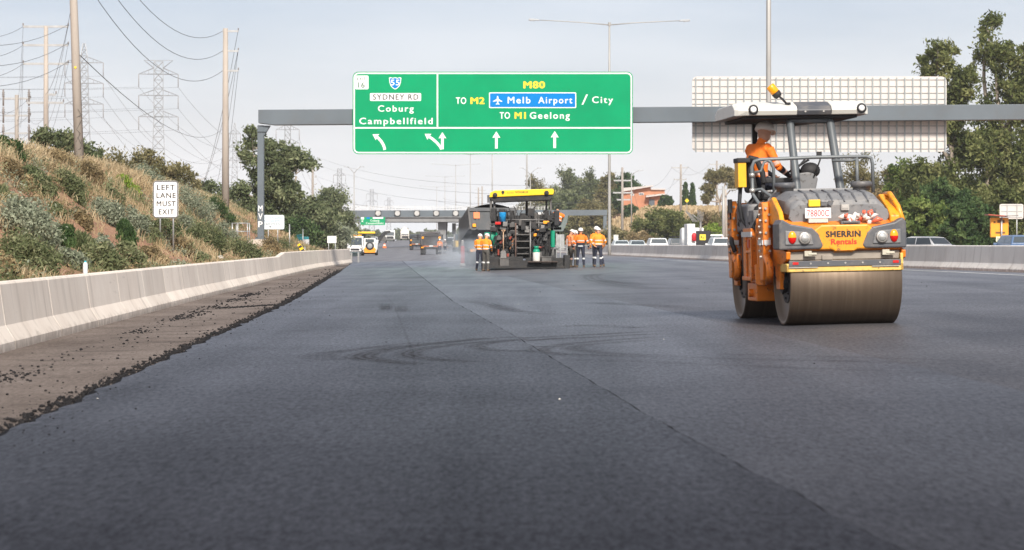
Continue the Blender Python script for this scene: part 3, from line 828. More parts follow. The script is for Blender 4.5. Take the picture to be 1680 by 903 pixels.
m = MB(); m.prism(sh(1.0), 'Y', SY - .004, SY, 0); m.prism(sh(.87), 'Y', SY - .007, SY, 1); wt("55", 275, 325, 106, 30, m, SY - .007, .012)
for i in range(len(m.m)):
    if i >= 2 * (2 + 14): m.m[i] = 0
shift(m).build("route_shield", [WHITE, BLUE], t)
m = MB(); m.prism(rrect(sx(162), sx(442), sz(192), sz(149), .06), 'Y', SY - .005, SY); pl = shift(m).build("road_name_plate", WHITE, t)
m = MB(); wt("SYDNEY RD", 178, 428, 185, 29, m, SY - .005, .014, 1.2); shift(m).build("lettering", BLACK, pl)
m = MB(); m.prism(rrect(sx(815), sx(1293), sz(231), sz(145), .06), 'Y', SY - .004, SY, 0); m.prism(rrect(sx(820), sx(1288), sz(226), sz(150), .05), 'Y', SY - .006, SY, 1)
pl = shift(m).build("airport_plate", [WHITE, BLUE], t)
m = MB(); wt("Melb", 917, 1042, 205, 35, m, SY - .006, sp=1.25); wt("Airport", 1085, 1272, 205, 35, m, SY - .006, sp=1.25)
pc = [(862, 163), (866, 170), (866.5, 181), (887, 193), (887, 197), (866, 192), (865, 203), (872, 209), (872, 212), (862, 210), (852, 212), (852, 209), (859, 203), (858, 192), (837, 197), (837, 193), (857.5, 181), (858, 170)]
m.prism([(sx(a), sz(b)) for a, b in pc], 'Y', SY - .01, SY); shift(m).build("lettering", WHITE, pl)
m = MB()
for k in range(9):
    px = 600 + k * 52; m.bb(X1(px) - .05, X1(px) + .05, SY + .05, SY + .12, za + .1, zb - .1); m.bb(X1(px) - .06, X1(px) + .06, SY + .12, gy - .45, H1(204), H1(183))
shift(m).build("bracket", GALV, t)

# back of the sign for the opposite carriageway
t = thing("reversed_sign", "pale back of a wide overhead sign with grid of stiffener rails behind the roller", "sign", (X1(1347), Z1 + .62, H1(186)))
O = t.location.copy(); xa, xb, za, zb = X1(1137), X1(1556.5), H1(248.5), H1(124.5); SB = Z1 + 0.62
m = MB(); m.prism(rrect(xa, xb, za, zb, 0.28), 'Y', SB + .06, SB + .09); shift(m).build("panel", ALU, t)
m = MB()
for k in range(32):
    x = X1(1143 + k * 13.25)
    m.bb(x - .036, x + .036, SB - .02, SB + .035, za - .04, zb - .06)
shift(m).build("rail", mat("rail_galv", (0.29, 0.32, 0.33), 0.5, metal=.3, var=.1), t)
m = MB()
for py in (130, 141, 152, 162, 170, 206, 218, 231, 244):
    m.bb(xa + .01, xb - .03, SB + .035, SB + .06, H1(py) - .020, H1(py) + .020)
shift(m).build("stiffener", mat("stiff_dark", (0.20, 0.20, 0.20), 0.5, metal=.3), t)
m = MB()
for px in (1180, 1260, 1340, 1420, 1500): m.bb(X1(px) - .06, X1(px) + .06, Z1 + .45, SB - .02, H1(199), H1(180))
shift(m).build("bracket", GALV, t)

# left roadside signs
def post_sign(name, label, px0, px1, py0, py1, z, posts, base_py, r, draw, border=None, matp=WHITE):
    s_ = FPX / z; c = P((px0 + px1) / 2, (py0 + py1) / 2, z)
    w, h = (px1 - px0) / s_, (py1 - py0) / s_
    gpt = Tpx((px0 + px1) / 2, z)
    tt = thing(name, label, "sign", gpt)
    def loc(m_): m_.v = [(x - gpt.x, y - gpt.y, zz - gpt.z) for x, y, zz in m_.v]; return m_
    m_ = MB(); m_.prism(rrect(c.x - w / 2, c.x + w / 2, c.z - h / 2, c.z + h / 2, r), 'Y', z - .01, z + .01); loc(m_).build("panel", matp, tt)
    if border:
        m_ = MB(); ring(m_, c.x - w / 2 + border * .25, c.x + w / 2 - border * .25, c.z - h / 2 + border * .25, c.z + h / 2 - border * .25, r * .85, border, z - .014, z - .01); loc(m_).build("border", BLACK, tt)
    for ppx in posts:
        q = Tpx(ppx, z); m_ = MB(); m_.cyl((q.x, z + .045, (q.z - .3 + c.z + h * .4) / 2), .03, c.z + h * .4 - q.z + .3, n=10, sm=True); loc(m_).build("post", GALV, tt)
    if draw: draw(tt, loc, z, s_)
    return tt
def d1(tt, loc, z, s_):
    m_ = MB(); f = lambda px: (px - CX) / s_; g_ = lambda py: CAMH + (HY - py) / s_
    for b_, xa_, xb_, ya_, yb_ in (("LEFT", 257.5, 287, 312, 303.5), ("LANE", 256.8, 288.5, 325, 316.8), ("MUST", 257, 288.5, 338.5, 330.4), ("EXIT", 260.5, 285.5, 352, 343.8)):
        m_.text(b_, f(xa_), f(xb_), g_(ya_), (ya_ - yb_) / s_, z - .01, off=.012, sp=1.15, th=.008)
    loc(m_).build("lettering", BLACK, tt)
post_sign("road_sign", "white LEFT LANE MUST EXIT sign with black border on the bank", 251, 292.5, 297, 358, 87, (262.5, 284), 418, .12, d1, .03)
def d2(tt, loc, z, s_):
    m_ = MB(); f = lambda px: (px - CX) / s_; g_ = lambda py: CAMH + (HY - py) / s_
    m_.text("LITTERING IS ILLEGAL", f(427.5), f(464), g_(359.3), 2.7 / s_, z - .01); m_.text("PENALTIES APPLY", f(429.5), f(463), g_(364.2), 2.7 / s_, z - .01)
    m_.text("1800 372 842", f(435), f(459.5), g_(369), 2.4 / s_, z - .01, mi=1); m_.bb(f(442), f(445), z - .014, z - .01, g_(373.2), g_(371.5), 1)
    loc(m_).build("lettering", [mat("sign_faded_blue", (0.20, 0.30, 0.42), 0.5), mat("sign_dark_text", (0.10, 0.09, 0.10), .5)], tt)
post_sign("litter_sign", "pale blue-white litter penalty sign partly hidden by the gantry post", 425, 466.5, 353, 376.5, 150, (440, 455.5), 412, .1, d2, None, mat("sign_pale", (0.62, 0.70, 0.74), 0.5))
post_sign("notice_board", "small white notice board beyond the bushes near the far barrier", 537, 552, 387.5, 399, 215, (539, 550), 412, .05, None)
post_sign("reversed_sign", "pale back of a road sign on one post by the tall gum trees", 1640, 1679, 335, 359.5, 138, (1668.5,), 400, .1, None, None, ALU)
sb = [o for o in bpy.data.objects if o.name == "reversed_sign.001"][0]
c = P(1659.5, 347, 138) - sb.location
m = MB()
for px in (1652.5, 1668.5): m.bb((px - 1659.5) / 29 + c.x - .03, (px - 1659.5) / 29 + c.x + .03, -.05, -.012, c.z - .38, c.z + .38)
for dz in (-.33, .0, .33): m.bb(c.x - .6, c.x + .6, -.03, -.011, c.z + dz - .025, c.z + dz + .025)
m.build("stiffener", GALV, sb)
for px, py0 in ((475, 368), (497, 376)):
    a = Tpx(px, 160 if px < 480 else 185); b = P(px, py0, a.y)
    m = MB(); m.tube([a - Vector((0, 0, .3)), b], .04 if px < 480 else .035, 8)
    tag(m.build("marker_post", GALV), "bare grey steel post in the grass right of the litter sign" if px < 480 else "bare grey post behind the striped chevron board", "post")

# handrail cage beside the footing
hp = Tpx(393, 137); S = FPX / 137
t = thing("handrail_cage", "small grey pipe handrail cage on a slab beside the gantry", "handrail", hp)
f = lambda px, py, dy=0: Vector(((px - 393) / S, dy, CAMH + (HY - py) / S - hp.z))
m = MB()
for px in (381, 390, 406): m.tube([f(px, 396), f(px, 366)], .035, 6)
for px in (384, 406): m.tube([f(px, 396, 1.1), f(px, 366, 1.1)], .03, 6)
for py in (366.5, 380):
    m.tube([f(381, py), f(406, py)], .03, 6); m.tube([f(381, py), f(384, py, 1.1)], .03, 6); m.tube([f(384, py, 1.1), f(406, py, 1.1)], .03, 6)
m.build("rail", GALV, t)
m = MB(); m.bb(f(378, 396).x, f(411, 396).x, -.3, 1.3, f(380, 420).z, f(380, 396).z); m.build("slab", FOOT, t, bevel=.02)

# speed sign gantry far down the road
Z2 = 400.0; S2 = FPX / Z2
def X2(px): return (px - CX) / S2
def H2(py): return CAMH + (HY - py) / S2
t = thing("speed_gantry", "far grey gantry with a row of round lane speed signs", "gantry", Gpx(566, Z2)); O = t.location.copy()
m = MB(); m.prism([(X2(555), H2(357)), (X2(996), H2(353.5)), (X2(996), H2(344.5)), (X2(555), H2(346))], 'Y', Z2 - .4, Z2 + .4); shift(m).build("beam", STEEL, t)
for px, py in ((567, 356), (992.5, 353)):
    m = MB(); g0 = Gpx(px, Z2).z - .5; m.bb(X2(px) - .28, X2(px) + .28, Z2 - .3, Z2 + .3, g0, H2(py)); shift(m).build("post", STEEL, t)
DISC = mat("blank_disc", (0.45, 0.45, 0.44), .5)
for px in (620.7, 652.4, 684.3, 716, 747.7):
    m = MB(); m.cyl((X2(px), Z2 - .56, H2(350.2)), .50, .26, (0, 1, 0), 20, 0); m.cyl((X2(px), Z2 - .7, H2(350.2)), .42, .03, (0, 1, 0), 20, 1); m.bb(X2(px) - .5, X2(px) + .5, Z2 - .43, Z2 - .38, H2(355), H2(345.6), 0)
    shift(m).build("speed_sign", [BLACK, DISC], t)

# green exit sign before the bridge with its own post
Z3 = 432.0; S3 = FPX / Z3
def X3(px): return (px - CX) / S3
def H3(py): return CAMH + (HY - py) / S3
t = thing("exit_gantry", "far cantilever post and arm holding the small green exit sign", "gantry", Gpx(579, Z3)); O = t.location.copy()
m = MB(); m.bb(X3(576.5), X3(581.5), Z3 - .25, Z3 + .25, Gpx(579, Z3).z - .5, H3(359.5)); shift(m).build("post", STEEL, t)
m = MB(); m.bb(X3(576.5), X3(634), Z3 - .3, Z3 + .3, H3(364), H3(359.6)); shift(m).build("arm", STEEL, t)
t = thing("exit_sign", "small far green exit sign hanging in front of the bridge", "sign", (X3(612), Z3 - .45, H3(363))); O = t.location.copy()
def cx3(x): return X3(540 + x / 7.0)
def cz3(y): return H3(330 + y / 7.0)
SY = Z3 - .45
m = MB(); m.prism(rrect(cx3(362), cx3(644), cz3(277), cz3(178), .1), 'Y', SY, SY + .05); shift(m).build("panel", GREEN, t)
m = MB(); m.bb(cx3(366), cx3(402), SY - .02, SY, cz3(212), cz3(182)); m.bb(cx3(503), cx3(622), SY - .02, SY, cz3(205), cz3(182)); shift(m).build("plate", WHITE, t)
m = MB(); m.bb(cx3(432), cx3(468), SY - .02, SY, cz3(206), cz3(180)); shift(m).build("route_shield", BLUE, t)
m = MB(); q = lambda b_, a, b2, y, cp: m.text(b_, cx3(a), cx3(b2), cz3(y), cp / 7 / S3, SY, off=.01, th=.02, sp=1.15)
q("Coburg", 474, 578, 236, 22); q("Campbellfield", 424, 624, 266, 20)
m.bar((cx3(378), SY - .005, cz3(228)), (cx3(408), SY - .005, cz3(258)), .14, .02); m.prism([(cx3(374), cz3(224)), (cx3(396), cz3(228)), (cx3(378), cz3(246))], 'Y', SY - .02, SY)
shift(m).build("lettering", WHITE, t)
m = MB(); q("SYDNEY RD", 508, 617, 202, 15); shift(m).build("lettering", BLACK, t)

# road bridge
ZB = 470.0; SBR = FPX / ZB
BRC = mat("bridge_concrete", (0.23, 0.235, 0.24), .85, var=.12, vs_=.3, dirt=(.14, .13, .125), dirt_amt=.5, dirt_scale=.4)
def XB(px): return (px - CX) / SBR
def HB(py): return CAMH + (HY - py) / SBR
t = thing("road_bridge", "grey concrete road bridge crossing over the far carriageway", "bridge", (XB(690), ZB, 0)); O = t.location.copy()
m = MB(); m.bb(XB(530), XB(925), ZB, ZB + 14, HB(364.5), HB(353)); shift(m).build("deck", BRC, t, bevel=.03)
m = MB(); m.bb(XB(530), XB(925), ZB - .35, ZB + .1, HB(357), HB(345.5)); m.bb(XB(530), XB(925), ZB + 13.8, ZB + 14.2, HB(357), HB(345.5)); shift(m).build("parapet", BRC, t)
for x0, x1, y0 in ((717.5, 732, 2.0), (829, 838, 2.0)):
    a, b = XB(x0), XB(x1); lo = Gpx(725, ZB).z - .3
    for k in range(3):
        ya, yb = ZB + y0 + k * 4.4, ZB + y0 + 1 + k * 4.4
        m = MB(); m.add([(a + .25, ya, lo), (b - .25, ya, lo), (b - .25, yb, lo), (a + .25, yb, lo), (a, ya, HB(364.5)), (b, ya, HB(364.5)), (b, yb, HB(364.5)), (a, yb, HB(364.5))], [(3, 2, 1, 0), (0, 1, 5, 4), (1, 2, 6, 5), (2, 3, 7, 6), (3, 0, 4, 7)])
        shift(m).build("pier", BRC, t)
m = MB(); m.bb(XB(900), XB(925), ZB + .5, ZB + 13, -1, HB(364.6)); shift(m).build("abutment", BRC, t)
m = MB(); m.prism([(XB(530), -1), (XB(566), -1), (XB(556), HB(364.6)), (XB(530), HB(364.6))], 'Y', ZB + .5, ZB + 13); shift(m).build("abutment", BRC, t)
m = MB()
for k in range(70):
    px = 566 + k * 5.2; m.bb(XB(px) - .04, XB(px) + .04, ZB - .2, ZB - .12, HB(345.6), HB(338.5))
for py in (338.6, 341, 343.4): m.bb(XB(560), XB(925), ZB - .19, ZB - .13, HB(py) - .03, HB(py) + .03)
shift(m).build("safety_screen", mat("screen_white", (.62, .63, .63), .5), t)

# ------------------------------------------------------------------ light poles on the median
POLE_S = mat("pole_steel", (0.36, 0.355, 0.34), .5, metal=.2, var=.1, vs_=.5)
LAMPG = mat("lamp_grey", (0.20, 0.22, 0.24), .45)
LENS = mat("lamp_lens", (0.55, 0.58, 0.6), .2)
def light_pole(label, u, z, h, arm, rise, r0=.15, r1=.08, grp="double-arm street lights along the median"):
    b = G(u, z); t_ = thing("street_light", label, "street light", b, R(3.0), grp)
    m_ = MB(); m_.tube([(0, 0, -.3), (0, 0, 1.0), (0, 0, h * .5), (0, 0, h)], [r0, r0 * .97, (r0 + r1) / 2, r1], 10); m_.cyl((0, 0, h + .02), r1 * 1.6, .3, n=10); m_.build("pole", POLE_S, t_)
    for s_ in (-1, 1):
        m_ = MB(); m_.tube([(0, 0, h - .05), (s_ * arm * .33, 0, h + rise * .38), (s_ * arm * .7, 0, h + rise * .75), (s_ * arm, 0, h + rise)], [.055, .045, .04, .035], 6)
        a_ = m_.build("arm", POLE_S, t_)
        m_ = MB(); m_.box((s_ * (arm + .35), 0, h + rise + .03), (.95, .34, .14), (0, -s_ * .06, 0), 0, (.85, .7)); m_.box((s_ * (arm + .5), 0, h + rise - .055), (.5, .26, .05), (0, -s_ * .06, 0), 1)
        m_.build("lamp_head", [LAMPG, LENS], a_)
def zpole(px, u=19.0): return 4000.0 * u / (px - 640)
light_pole("tall double-arm street light rising above the right end of the green sign", 18.98, 211, 20.0, 6.2, .35)
light_pole("tall pale light pole rising behind the roller's canopy", 19.25, 124, 20.0, 6.2, .35, .15, .11)
light_pole("thin double-arm street light rising behind the paver's canopy", 18.95, zpole(865), 20.5, 6.2, .4)
light_pole("thin double-arm street light left of the paver's canopy edge", 18.95, zpole(808), 20.5, 6.2, .4)
light_pole("faint double-arm street light fourth in the receding median row", 18.95, zpole(772), 20.8, 6.2, .4)
light_pole("faint double-arm street light fifth in the receding median row", 18.95, 704, 21.5, 6.2, .4)
light_pole("faint double-arm street light sixth in the receding median row", 18.95, 842, 22.0, 6.2, .4)
light_pole("faint double-arm street light farthest in the median row", 18.95, 990, 22.0, 6.2, .4)
def side_light(label, px, z, top_py, arm_px, base_py=None, both=True):
    S = FPX / z; b = Tpx(px, z); h = CAMH + (HY - top_py) / S - b.z
    t_ = thing("street_light", label, "street light", b, 0, "small street lights beside the freeway")
    m_ = MB(); m_.tube([(0, 0, -.3), (0, 0, h * .93), ], [.12, .08], 8); m_.build("pole", POLE_S, t_)
    for s_ in ((-1, 1) if both else (1,)):
        L = arm_px / S; m_ = MB(); m_.tube([(0, 0, h * .92), (s_ * L * .5, 0, h * .97), (s_ * L, 0, h)], [.06, .05, .04], 6); a_ = m_.build("arm", POLE_S, t_)
        m_ = MB(); m_.box((s_ * (L + .2), 0, h + .02), (.9, .35, .16), None, 0, (.8, .7)); m_.build("lamp_head", LAMPG, a_)
side_light("double-arm street light standing over the left end of the far gantry", 581, 420, 274, 11)
side_light("double-arm street light with curved arms just right of the paver canopy", 870, 470, 276, 13)
side_light("street light with one arm beside the crossarmed pole near the house", 1036, 400, 280, 13, both=False)

# ------------------------------------------------------------------ power poles, lattice towers, wires
CONC_POLE = mat("concrete_pole", (0.40, 0.355, 0.31), .85, var=.12, vs_=1.5, dirt=(.26, .22, .19), dirt_amt=.5, dirt_scale=1.2, stretch=(1, 1, .2))
WOOD = mat("pole_wood", (0.30, 0.27, 0.24), .85, var=.18, vs_=2, stretch=(1, 1, .15))
WIREM = mat("wire_dark", (0.06, 0.065, 0.07), .5)
INS = mat("insulator", (0.22, 0.20, 0.19), .3)
def power_pole(label, px, z, top_py, r0, r1, arms, lean=0.0, material=CONC_POLE, base=None, group=None, thick=.10):
    """arms: (py, px_left, px_right)"""
    S = FPX / z; b = base or Tpx(px, z); h = CAMH + (HY - top_py) / S - b.z
    t_ = thing("power_pole", label, "power pole", b, 0, group)
    m_ = MB(); m_.tube([(0, 0, -.5), (lean * .5, 0, h * .5), (lean, 0, h)], [r0, (r0 + r1) / 2, r1], 14); pole = m_.build("pole", material, t_)
    ends = []
    for py, a, b_ in arms:
        zz = CAMH + (HY - py) / S - b.z; k = lean * zz / h
        cx_ = (px - CX) / S + k
        xa_, xb_ = (a - CX) / S - b.x, (b_ - CX) / S - b.x
        m_ = MB(); m_.bar((xa_, -.0, zz), (xb_, 0, zz), thick, thick * 1.2); c_ = m_.build("crossarm", GALV, t_)
        m_ = MB()
        for e in (xa_, xb_):
            if abs(e - k) > .4:
                m_.lathe([(.03, 0), (.05, .04), (.03, .07), (.05, .11), (.02, .16)], (e, 0, zz + .05), n=8)
        if m_.v: m_.build("insulator", INS, c_)
        ends.append((b + Vector((xa_, 0, zz)), b + Vector((xb_, 0, zz + .12))))
    return t_, ends
pA, eA = power_pole("tall concrete pole with short right-hand arms left of the gantry", 370, 160, 47, .25, .16, [(51.5, 365, 391), (84, 365, 391), (116.5, 365, 391)], 0)
pB, eB = power_pole("tallest nearest concrete pole standing on the grassy crest, graffiti near its base", 131, 100, -170, .20, .13, [(-150, 128, 168), (-100, 128, 168), (-50, 128, 168)], -.42)
m = MB()
for a, b in (((-.12, 1.0), (.05, 1.35)), ((.05, 1.35), (-.1, 1.5)), ((-.1, 1.5), (.1, 1.9)), ((.1, .9), (-.06, 1.2)), ((-.1, 2.0), (.1, 2.1)), ((.1, 2.1), (-.05, 2.35)), ((-.12, .6), (.08, .75)), ((.08, .75), (.1, 1.1))):
    yy = lambda v: -math.sqrt(max(.205 ** 2 - v[0] ** 2, .01)) - .004
    m.bar((a[0], yy(a), a[1]), (b[0], yy(b), b[1]), .02, .012)
m.build("graffiti", BLACK, pB)
m = MB(); m.cyl((-.15, -.19, 4.05), .05, .02, (0, 1, 0), 10); m.build("marker_disc", YELLOW, pB)
pC, eC = power_pole("concrete pole with three long double-sided crossarms behind the left crest", 75.5, 140, 43, .16, .12, [(44, 38, 112), (74.5, 38, 112), (105, 38, 112), (155.5, 75, 92), (169, 44, 104)], 0)
pD, eD = power_pole("short timber pole with stacked switchgear crossarms at far left", 27.5, 165, 156, .16, .13, [(162, 6, 50), (190, 6, 50), (219, 4, 50)], 0, WOOD)
S = FPX / 165; m = MB()
for px in (6, 48):
    for py in (162, 190, 219):
        x = (px - 27.5) / S; zc = CAMH + (HY - py) / S - pD.location.z
        m.tube([(x, -.1, zc - .5), (x, -.1, zc + .6)], .06, 6); m.lathe([(.05, 0), (.11, .06), (.05, .12), (.11, .18), (.05, .24), (.11, .3), (.04, .36)], (x, -.1, zc + .1), n=8)
m.build("switchgear", INS, pD)
pE, eE = power_pole("small distant T-shaped pole above the silver bush left of the tall concrete pole", 320, 330, 293, .2, .16, [(294, 305, 335), (306, 312, 335)], 0, WOOD, thick=.14)
pF, eF = power_pole("slim distant pole above the bushes right of the big left gum tree", 513, 330, 268, .2, .14, [(271, 511, 519), (281, 511, 519), (291, 511, 519), (303, 511, 519)], 0, WOOD)
pG, eG = power_pole("timber pole with two wide crossarms between the light pole and the house", 1021, 330, 275, .2, .15, [(296.5, 1007, 1036), (316.5, 1006, 1038), (328, 1012, 1034)], 0, WOOD, thick=.16)
pH, eH = power_pole("timber street pole with twin crossarms right of the orange house", 1117, 390, 270, .2, .15, [(275.5, 1102, 1129), (295, 1106, 1126)], 0, WOOD, thick=.16)
pI, eI = power_pole("pale twin pole with one crossarm left of the roller", 1187, 250, 306, .17, .15, [(311, 1176, 1208)], 0, POLE_S)
pI2, _ = power_pole("pale slanted companion pole beside the twin pole left of the roller", 1192, 251, 312, .14, .12, [], -.12, CONC_POLE)
pJ, eJ = power_pole("far crossarmed pole behind the gum tree left of the roller", 1176, 430, 264, .2, .15, [(270, 1164, 1189)], 0, WOOD, thick=.16)
pK, eK = power_pole("twin far pole with four short arms left of the paver canopy", 785, 700, 308, .25, .2, [(312, 779, 790), (318, 780, 790), (325, 780, 790)], 0, WOOD, base=Gpx(785, 700))
pL, eL = power_pole("slim far pole behind the twin pole left of the paver canopy", 791, 720, 306, .25, .2, [(313, 787, 796)], 0, WOOD, base=Gpx(791, 720))

TOWER = mat("tower_steel", (0.25, 0.27, 0.29), .5, metal=.3)
def tower(label, px, z, top_py, kind, wpx, arms, half_px, group="lattice transmission towers"):
    """arms: (py_bottom, py_top, half width in px)"""
    S = FPX / z; b = Tpx(px, z); t_ = thing("lattice_tower", label, "transmission tower", b, R(8), group)
    h = lambda py: CAMH + (HY - py) / S - b.z
    H0 = h(top_py); waist = h(arms[-1][0]); bw = half_px / S; ww = wpx / S
    m_ = MB(); w = lambda zz: bw + (ww - bw) * min(1, zz / waist) if zz < waist else ww * (1 if kind == 'flat' else max(.12, 1 - .25 * (zz - waist) / (H0 - waist) - (.6 * max(0, (zz - h(arms[0][1])) / max(.1, H0 - h(arms[0][1]))))))
    lv = [-.5]; 
    while lv[-1] < H0 - 1.0: lv.append(min(H0, lv[-1] + max(1.4, 1.25 * w(max(0, lv[-1])) * 1.6)))
    th = .13
    for i in range(len(lv) - 1):
        z0, z1 = lv[i], lv[i + 1]; a, c_ = w(max(z0, 0)), w(max(z1, 0))
        q0 = [(-a, -a, z0), (a, -a, z0), (a, a, z0), (-a, a, z0)]; q1 = [(-c_, -c_, z1), (c_, -c_, z1), (c_, c_, z1), (-c_, c_, z1)]
        for k in range(4):
            m_.bar(q0[k], q1[k], th * 1.3); m_.bar(q0[k], q1[(k + 1) % 4], th * .8); m_.bar(q0[(k + 1) % 4], q1[k], th * .8); m_.bar(q1[k], q1[(k + 1) % 4], th * .7)
    m_.build("tower_frame", TOWER, t_)
    tips = []
    for pyb, pyt, hw in arms:
        L = hw / S; zb_, zt_ = h(pyb), h(pyt); ww_ = w(zb_)
        m_ = MB()
        for s_ in (-1, 1):
            for yy in (-ww_, ww_):
                m_.bar((0, yy, zb_), (s_ * L, 0, zb_), th); m_.bar((s_ * ww_, yy, zt_), (s_ * L, 0, zb_), th * .9)
                for q in (.35, .6, .8):
                    xm = ww_ + (L - ww_) * q; m_.bar((s_ * xm, yy * (1 - q), zb_), (s_ * xm, yy * (1 - q), zb_ + (zt_ - zb_) * (1 - q)), th * .7)
        a_ = m_.build("crossarm", TOWER, t_)
        m_ = MB(); Li = 3.2 if kind != 'flat0' else 0
        for s_ in (-1, 1):
            m_.tube([(s_ * L, 0, zb_), (s_ * L, 0, zb_ - Li)], .09, 5); tips.append(b + Matrix.Rotation(R(8), 3, 'Z') @ Vector((s_ * L, 0, zb_ - Li)))
        if pyb > top_py + 3: m_.build("insulator", INS, a_)
    return tips
TA = tower("flat-topped lattice tower between the two tall concrete poles", 260, 600, 98.5, 'flat', 7.5, [(122, 112, 32), (157, 148, 32), (192, 183, 32)], 15)
TA2 = [P(237, 100, 600), P(283, 100, 600)]
m = MB(); tf = [o for o in bpy.data.objects if o.name == "lattice_tower"][0]; S = FPX / 600
for s_ in (-1, 1):
    for yy in (-1, 1): m.bar((s_ * 1.1, yy, CAMH + (HY - 112) / S - tf.location.z), (s_ * 3.5, 0, CAMH + (HY - 99.5) / S - tf.location.z), .12)
m.bar((-3.5, 0, CAMH + (HY - 99.5) / S - tf.location.z), (3.5, 0, CAMH + (HY - 99.5) / S - tf.location.z), .14); m.build("crossarm", TOWER, tf)
TB = tower("peaked lattice tower half hidden behind the nearest concrete pole", 138, 585, 66, 'peak', 7, [(103, 94, 31), (137, 128, 31), (171, 162, 31)], 16)
TC = tower("slender peaked lattice tower between the tall pole and the left gum tree", 385, 950, 199, 'peak', 3.6, [(220, 214, 9.5), (242, 236, 9.5), (264, 258, 9.5)], 8)
TD = tower("lattice tower showing just below the gantry beam left of the green sign", 472, 800, 190, 'flat', 4.5, [(213, 206, 19), (235, 228, 19), (256, 250, 19)], 9)
TE = tower("distant lattice tower right of the slim pole over the left trees", 557, 1150, 277, 'flat', 3.3, [(288, 284, 10), (305, 301, 9), (320, 316, 9)], 6)
TF = tower("faint distant lattice tower above the far gantry", 610, 1500, 311, 'flat', 2.6, [(319, 316, 9), (331, 328, 9)], 5)
TG = tower("faintest lattice tower at the horizon beside the far gantry's first discs", 638, 1900, 324, 'flat', 2.0, [(330, 328, 7), (338, 336, 6)], 4)

WN = [0]
def wire(a, b, sag, r_=.018, label="thin dark power line sagging between poles over the left bank", grp="power lines over the left bank", n=18):
    a, b = Vector(a), Vector(b); pts = []; r = r_ * .72
    for i in range(n + 1):
        t_ = i / n; p = a.lerp(b, t_); p.z -= sag * 4 * t_ * (1 - t_); pts.append(p)
    m_ = MB(); m_.tube(pts, r, 5); tag(m_.build("power_line", WIREM), label, "power line", grp)
for i in range(3):
    wire(eA[i][0], eB[i][0], 2.2, .022)
    if i < 2: wire(eA[i][1], P(272 + i * 8, 268 + i * 4, 300), 8.5 - i * 1.5, .020)
    if i > 0: wire(eA[i][1], P(320 + (i - 1) * 9, 294 + 4 * i, 330), 6.0 + i, .018)
    wire(eC[i][0], P(-260, -60 + i * 44, 70), 1.3, .016)
    wire(eC[i][1], P(-420, -95 + i * 44, 70), 2.0, .018)
    wire(eC[i][0], P(24 + 4 * i, 190 + i * 6, 165), 1.5, .012)
    wire(eC[i][1], P(48 + 3 * i, 196 + 14 * i, 165), 2.2, .012)
    wire(eD[i][1], P(-150, 120 + i * 26, 100), 1.6, .014)
wire(eB[2][0], P(75, 155, 140), 1.0, .014); wire(P(128, 88, 100), P(372, 205, 330), 2.5, .025)
lab2, g2 = "thin faint conductor strung between lattice towers", "conductors between the lattice towers"
for i, (a, b) in enumerate(zip(TA, TD)): wire(a, b, 9, .045, lab2, g2)
for i, (a, b) in enumerate(zip(TB, TC)): wire(a, b, 14, .045, lab2, g2)
for i, (a, b) in enumerate(zip(TD, TE)): wire(a, b, 10, .05, lab2, g2)
for i, (a, b) in enumerate(zip(TE[:4], TF)): wire(a, b, 10, .06, lab2, g2)
for i, a in enumerate(TA): wire(a, a + Vector((-190, -330, 6)), 9, .035, lab2, g2)
for i, a in enumerate(TB): wire(a, a + Vector((-150, -330, 6)), 9, .035, lab2, g2)
lab3, g3 = "low power line crossing above the far bridge", "power lines crossing above the far bridge"
wire(P(470, 312, 560), P(900, 318, 560), 4.0, .05, lab3, g3)
for k, (a, b) in enumerate(((258, 300), (270, 316), (290, 330))): wire(P(520, a, 700), P(1010, b, 330), 3.0, .03, lab3, g3)
lab4, g4 = "thin power line sagging between the timber street poles by the house", "power lines by the house"
for i in range(2):
    wire(eG[i][1], eH[0][i], 2.0, .02, lab4, g4); wire(eH[0][i], eJ[0][i], 1.5, .02, lab4, g4); wire(eG[1][i], eG[1][i] + Vector((-30, 150, 2)), 2, .02, lab4, g4)
wire(P(1048, 345, 330), eG[0][1], .3, .025, lab4, g4)
wire(eH[1][0], P(1054, 345, 330), 1.5, .02, lab4, g4)
# ------------------------------------------------------------------ vegetation
L_EUC = leaf_mat("gum_leaves", (0.052, 0.070, 0.034), (0.135, 0.165, 0.084), (0.31, 0.335, 0.19))
L_EUCR = leaf_mat("gum_leaves_green", (0.050, 0.068, 0.026), (0.128, 0.152, 0.056), (0.29, 0.30, 0.13))
L_OLIVE = leaf_mat("olive_leaves", (0.096, 0.096, 0.042), (0.201, 0.184, 0.088), (0.350, 0.306, 0.166))
L_BRIGHT = leaf_mat("bright_leaves", (0.046, 0.078, 0.022), (0.125, 0.180, 0.050), (0.28, 0.33, 0.11))
L_DARK = leaf_mat("dark_leaves", (0.032, 0.060, 0.026), (0.067, 0.116, 0.045), (0.140, 0.201, 0.079))
L_GREY = leaf_mat("silver_leaves", (0.125, 0.150, 0.100), (0.245, 0.275, 0.195), (0.42, 0.45, 0.335))
L_WEED = leaf_mat("weed_leaves", (0.070, 0.094, 0.042), (0.165, 0.190, 0.095), (0.34, 0.34, 0.20))
L_LIME = leaf_mat("lime_leaves", (0.110, 0.187, 0.022), (0.220, 0.319, 0.050), (0.374, 0.440, 0.110))
L_BROWN = leaf_mat("brown_leaves", (0.131, 0.108, 0.060), (0.263, 0.206, 0.114), (0.438, 0.341, 0.193))
L_STRAW = leaf_mat("straw_blades", (0.26, 0.195, 0.110), (0.42, 0.325, 0.195), (0.60, 0.50, 0.335), .25)
BARK = mat("gum_bark", (0.33, 0.28, 0.23), .85, var=.25, vs_=1.2, stretch=(1, 1, .3))
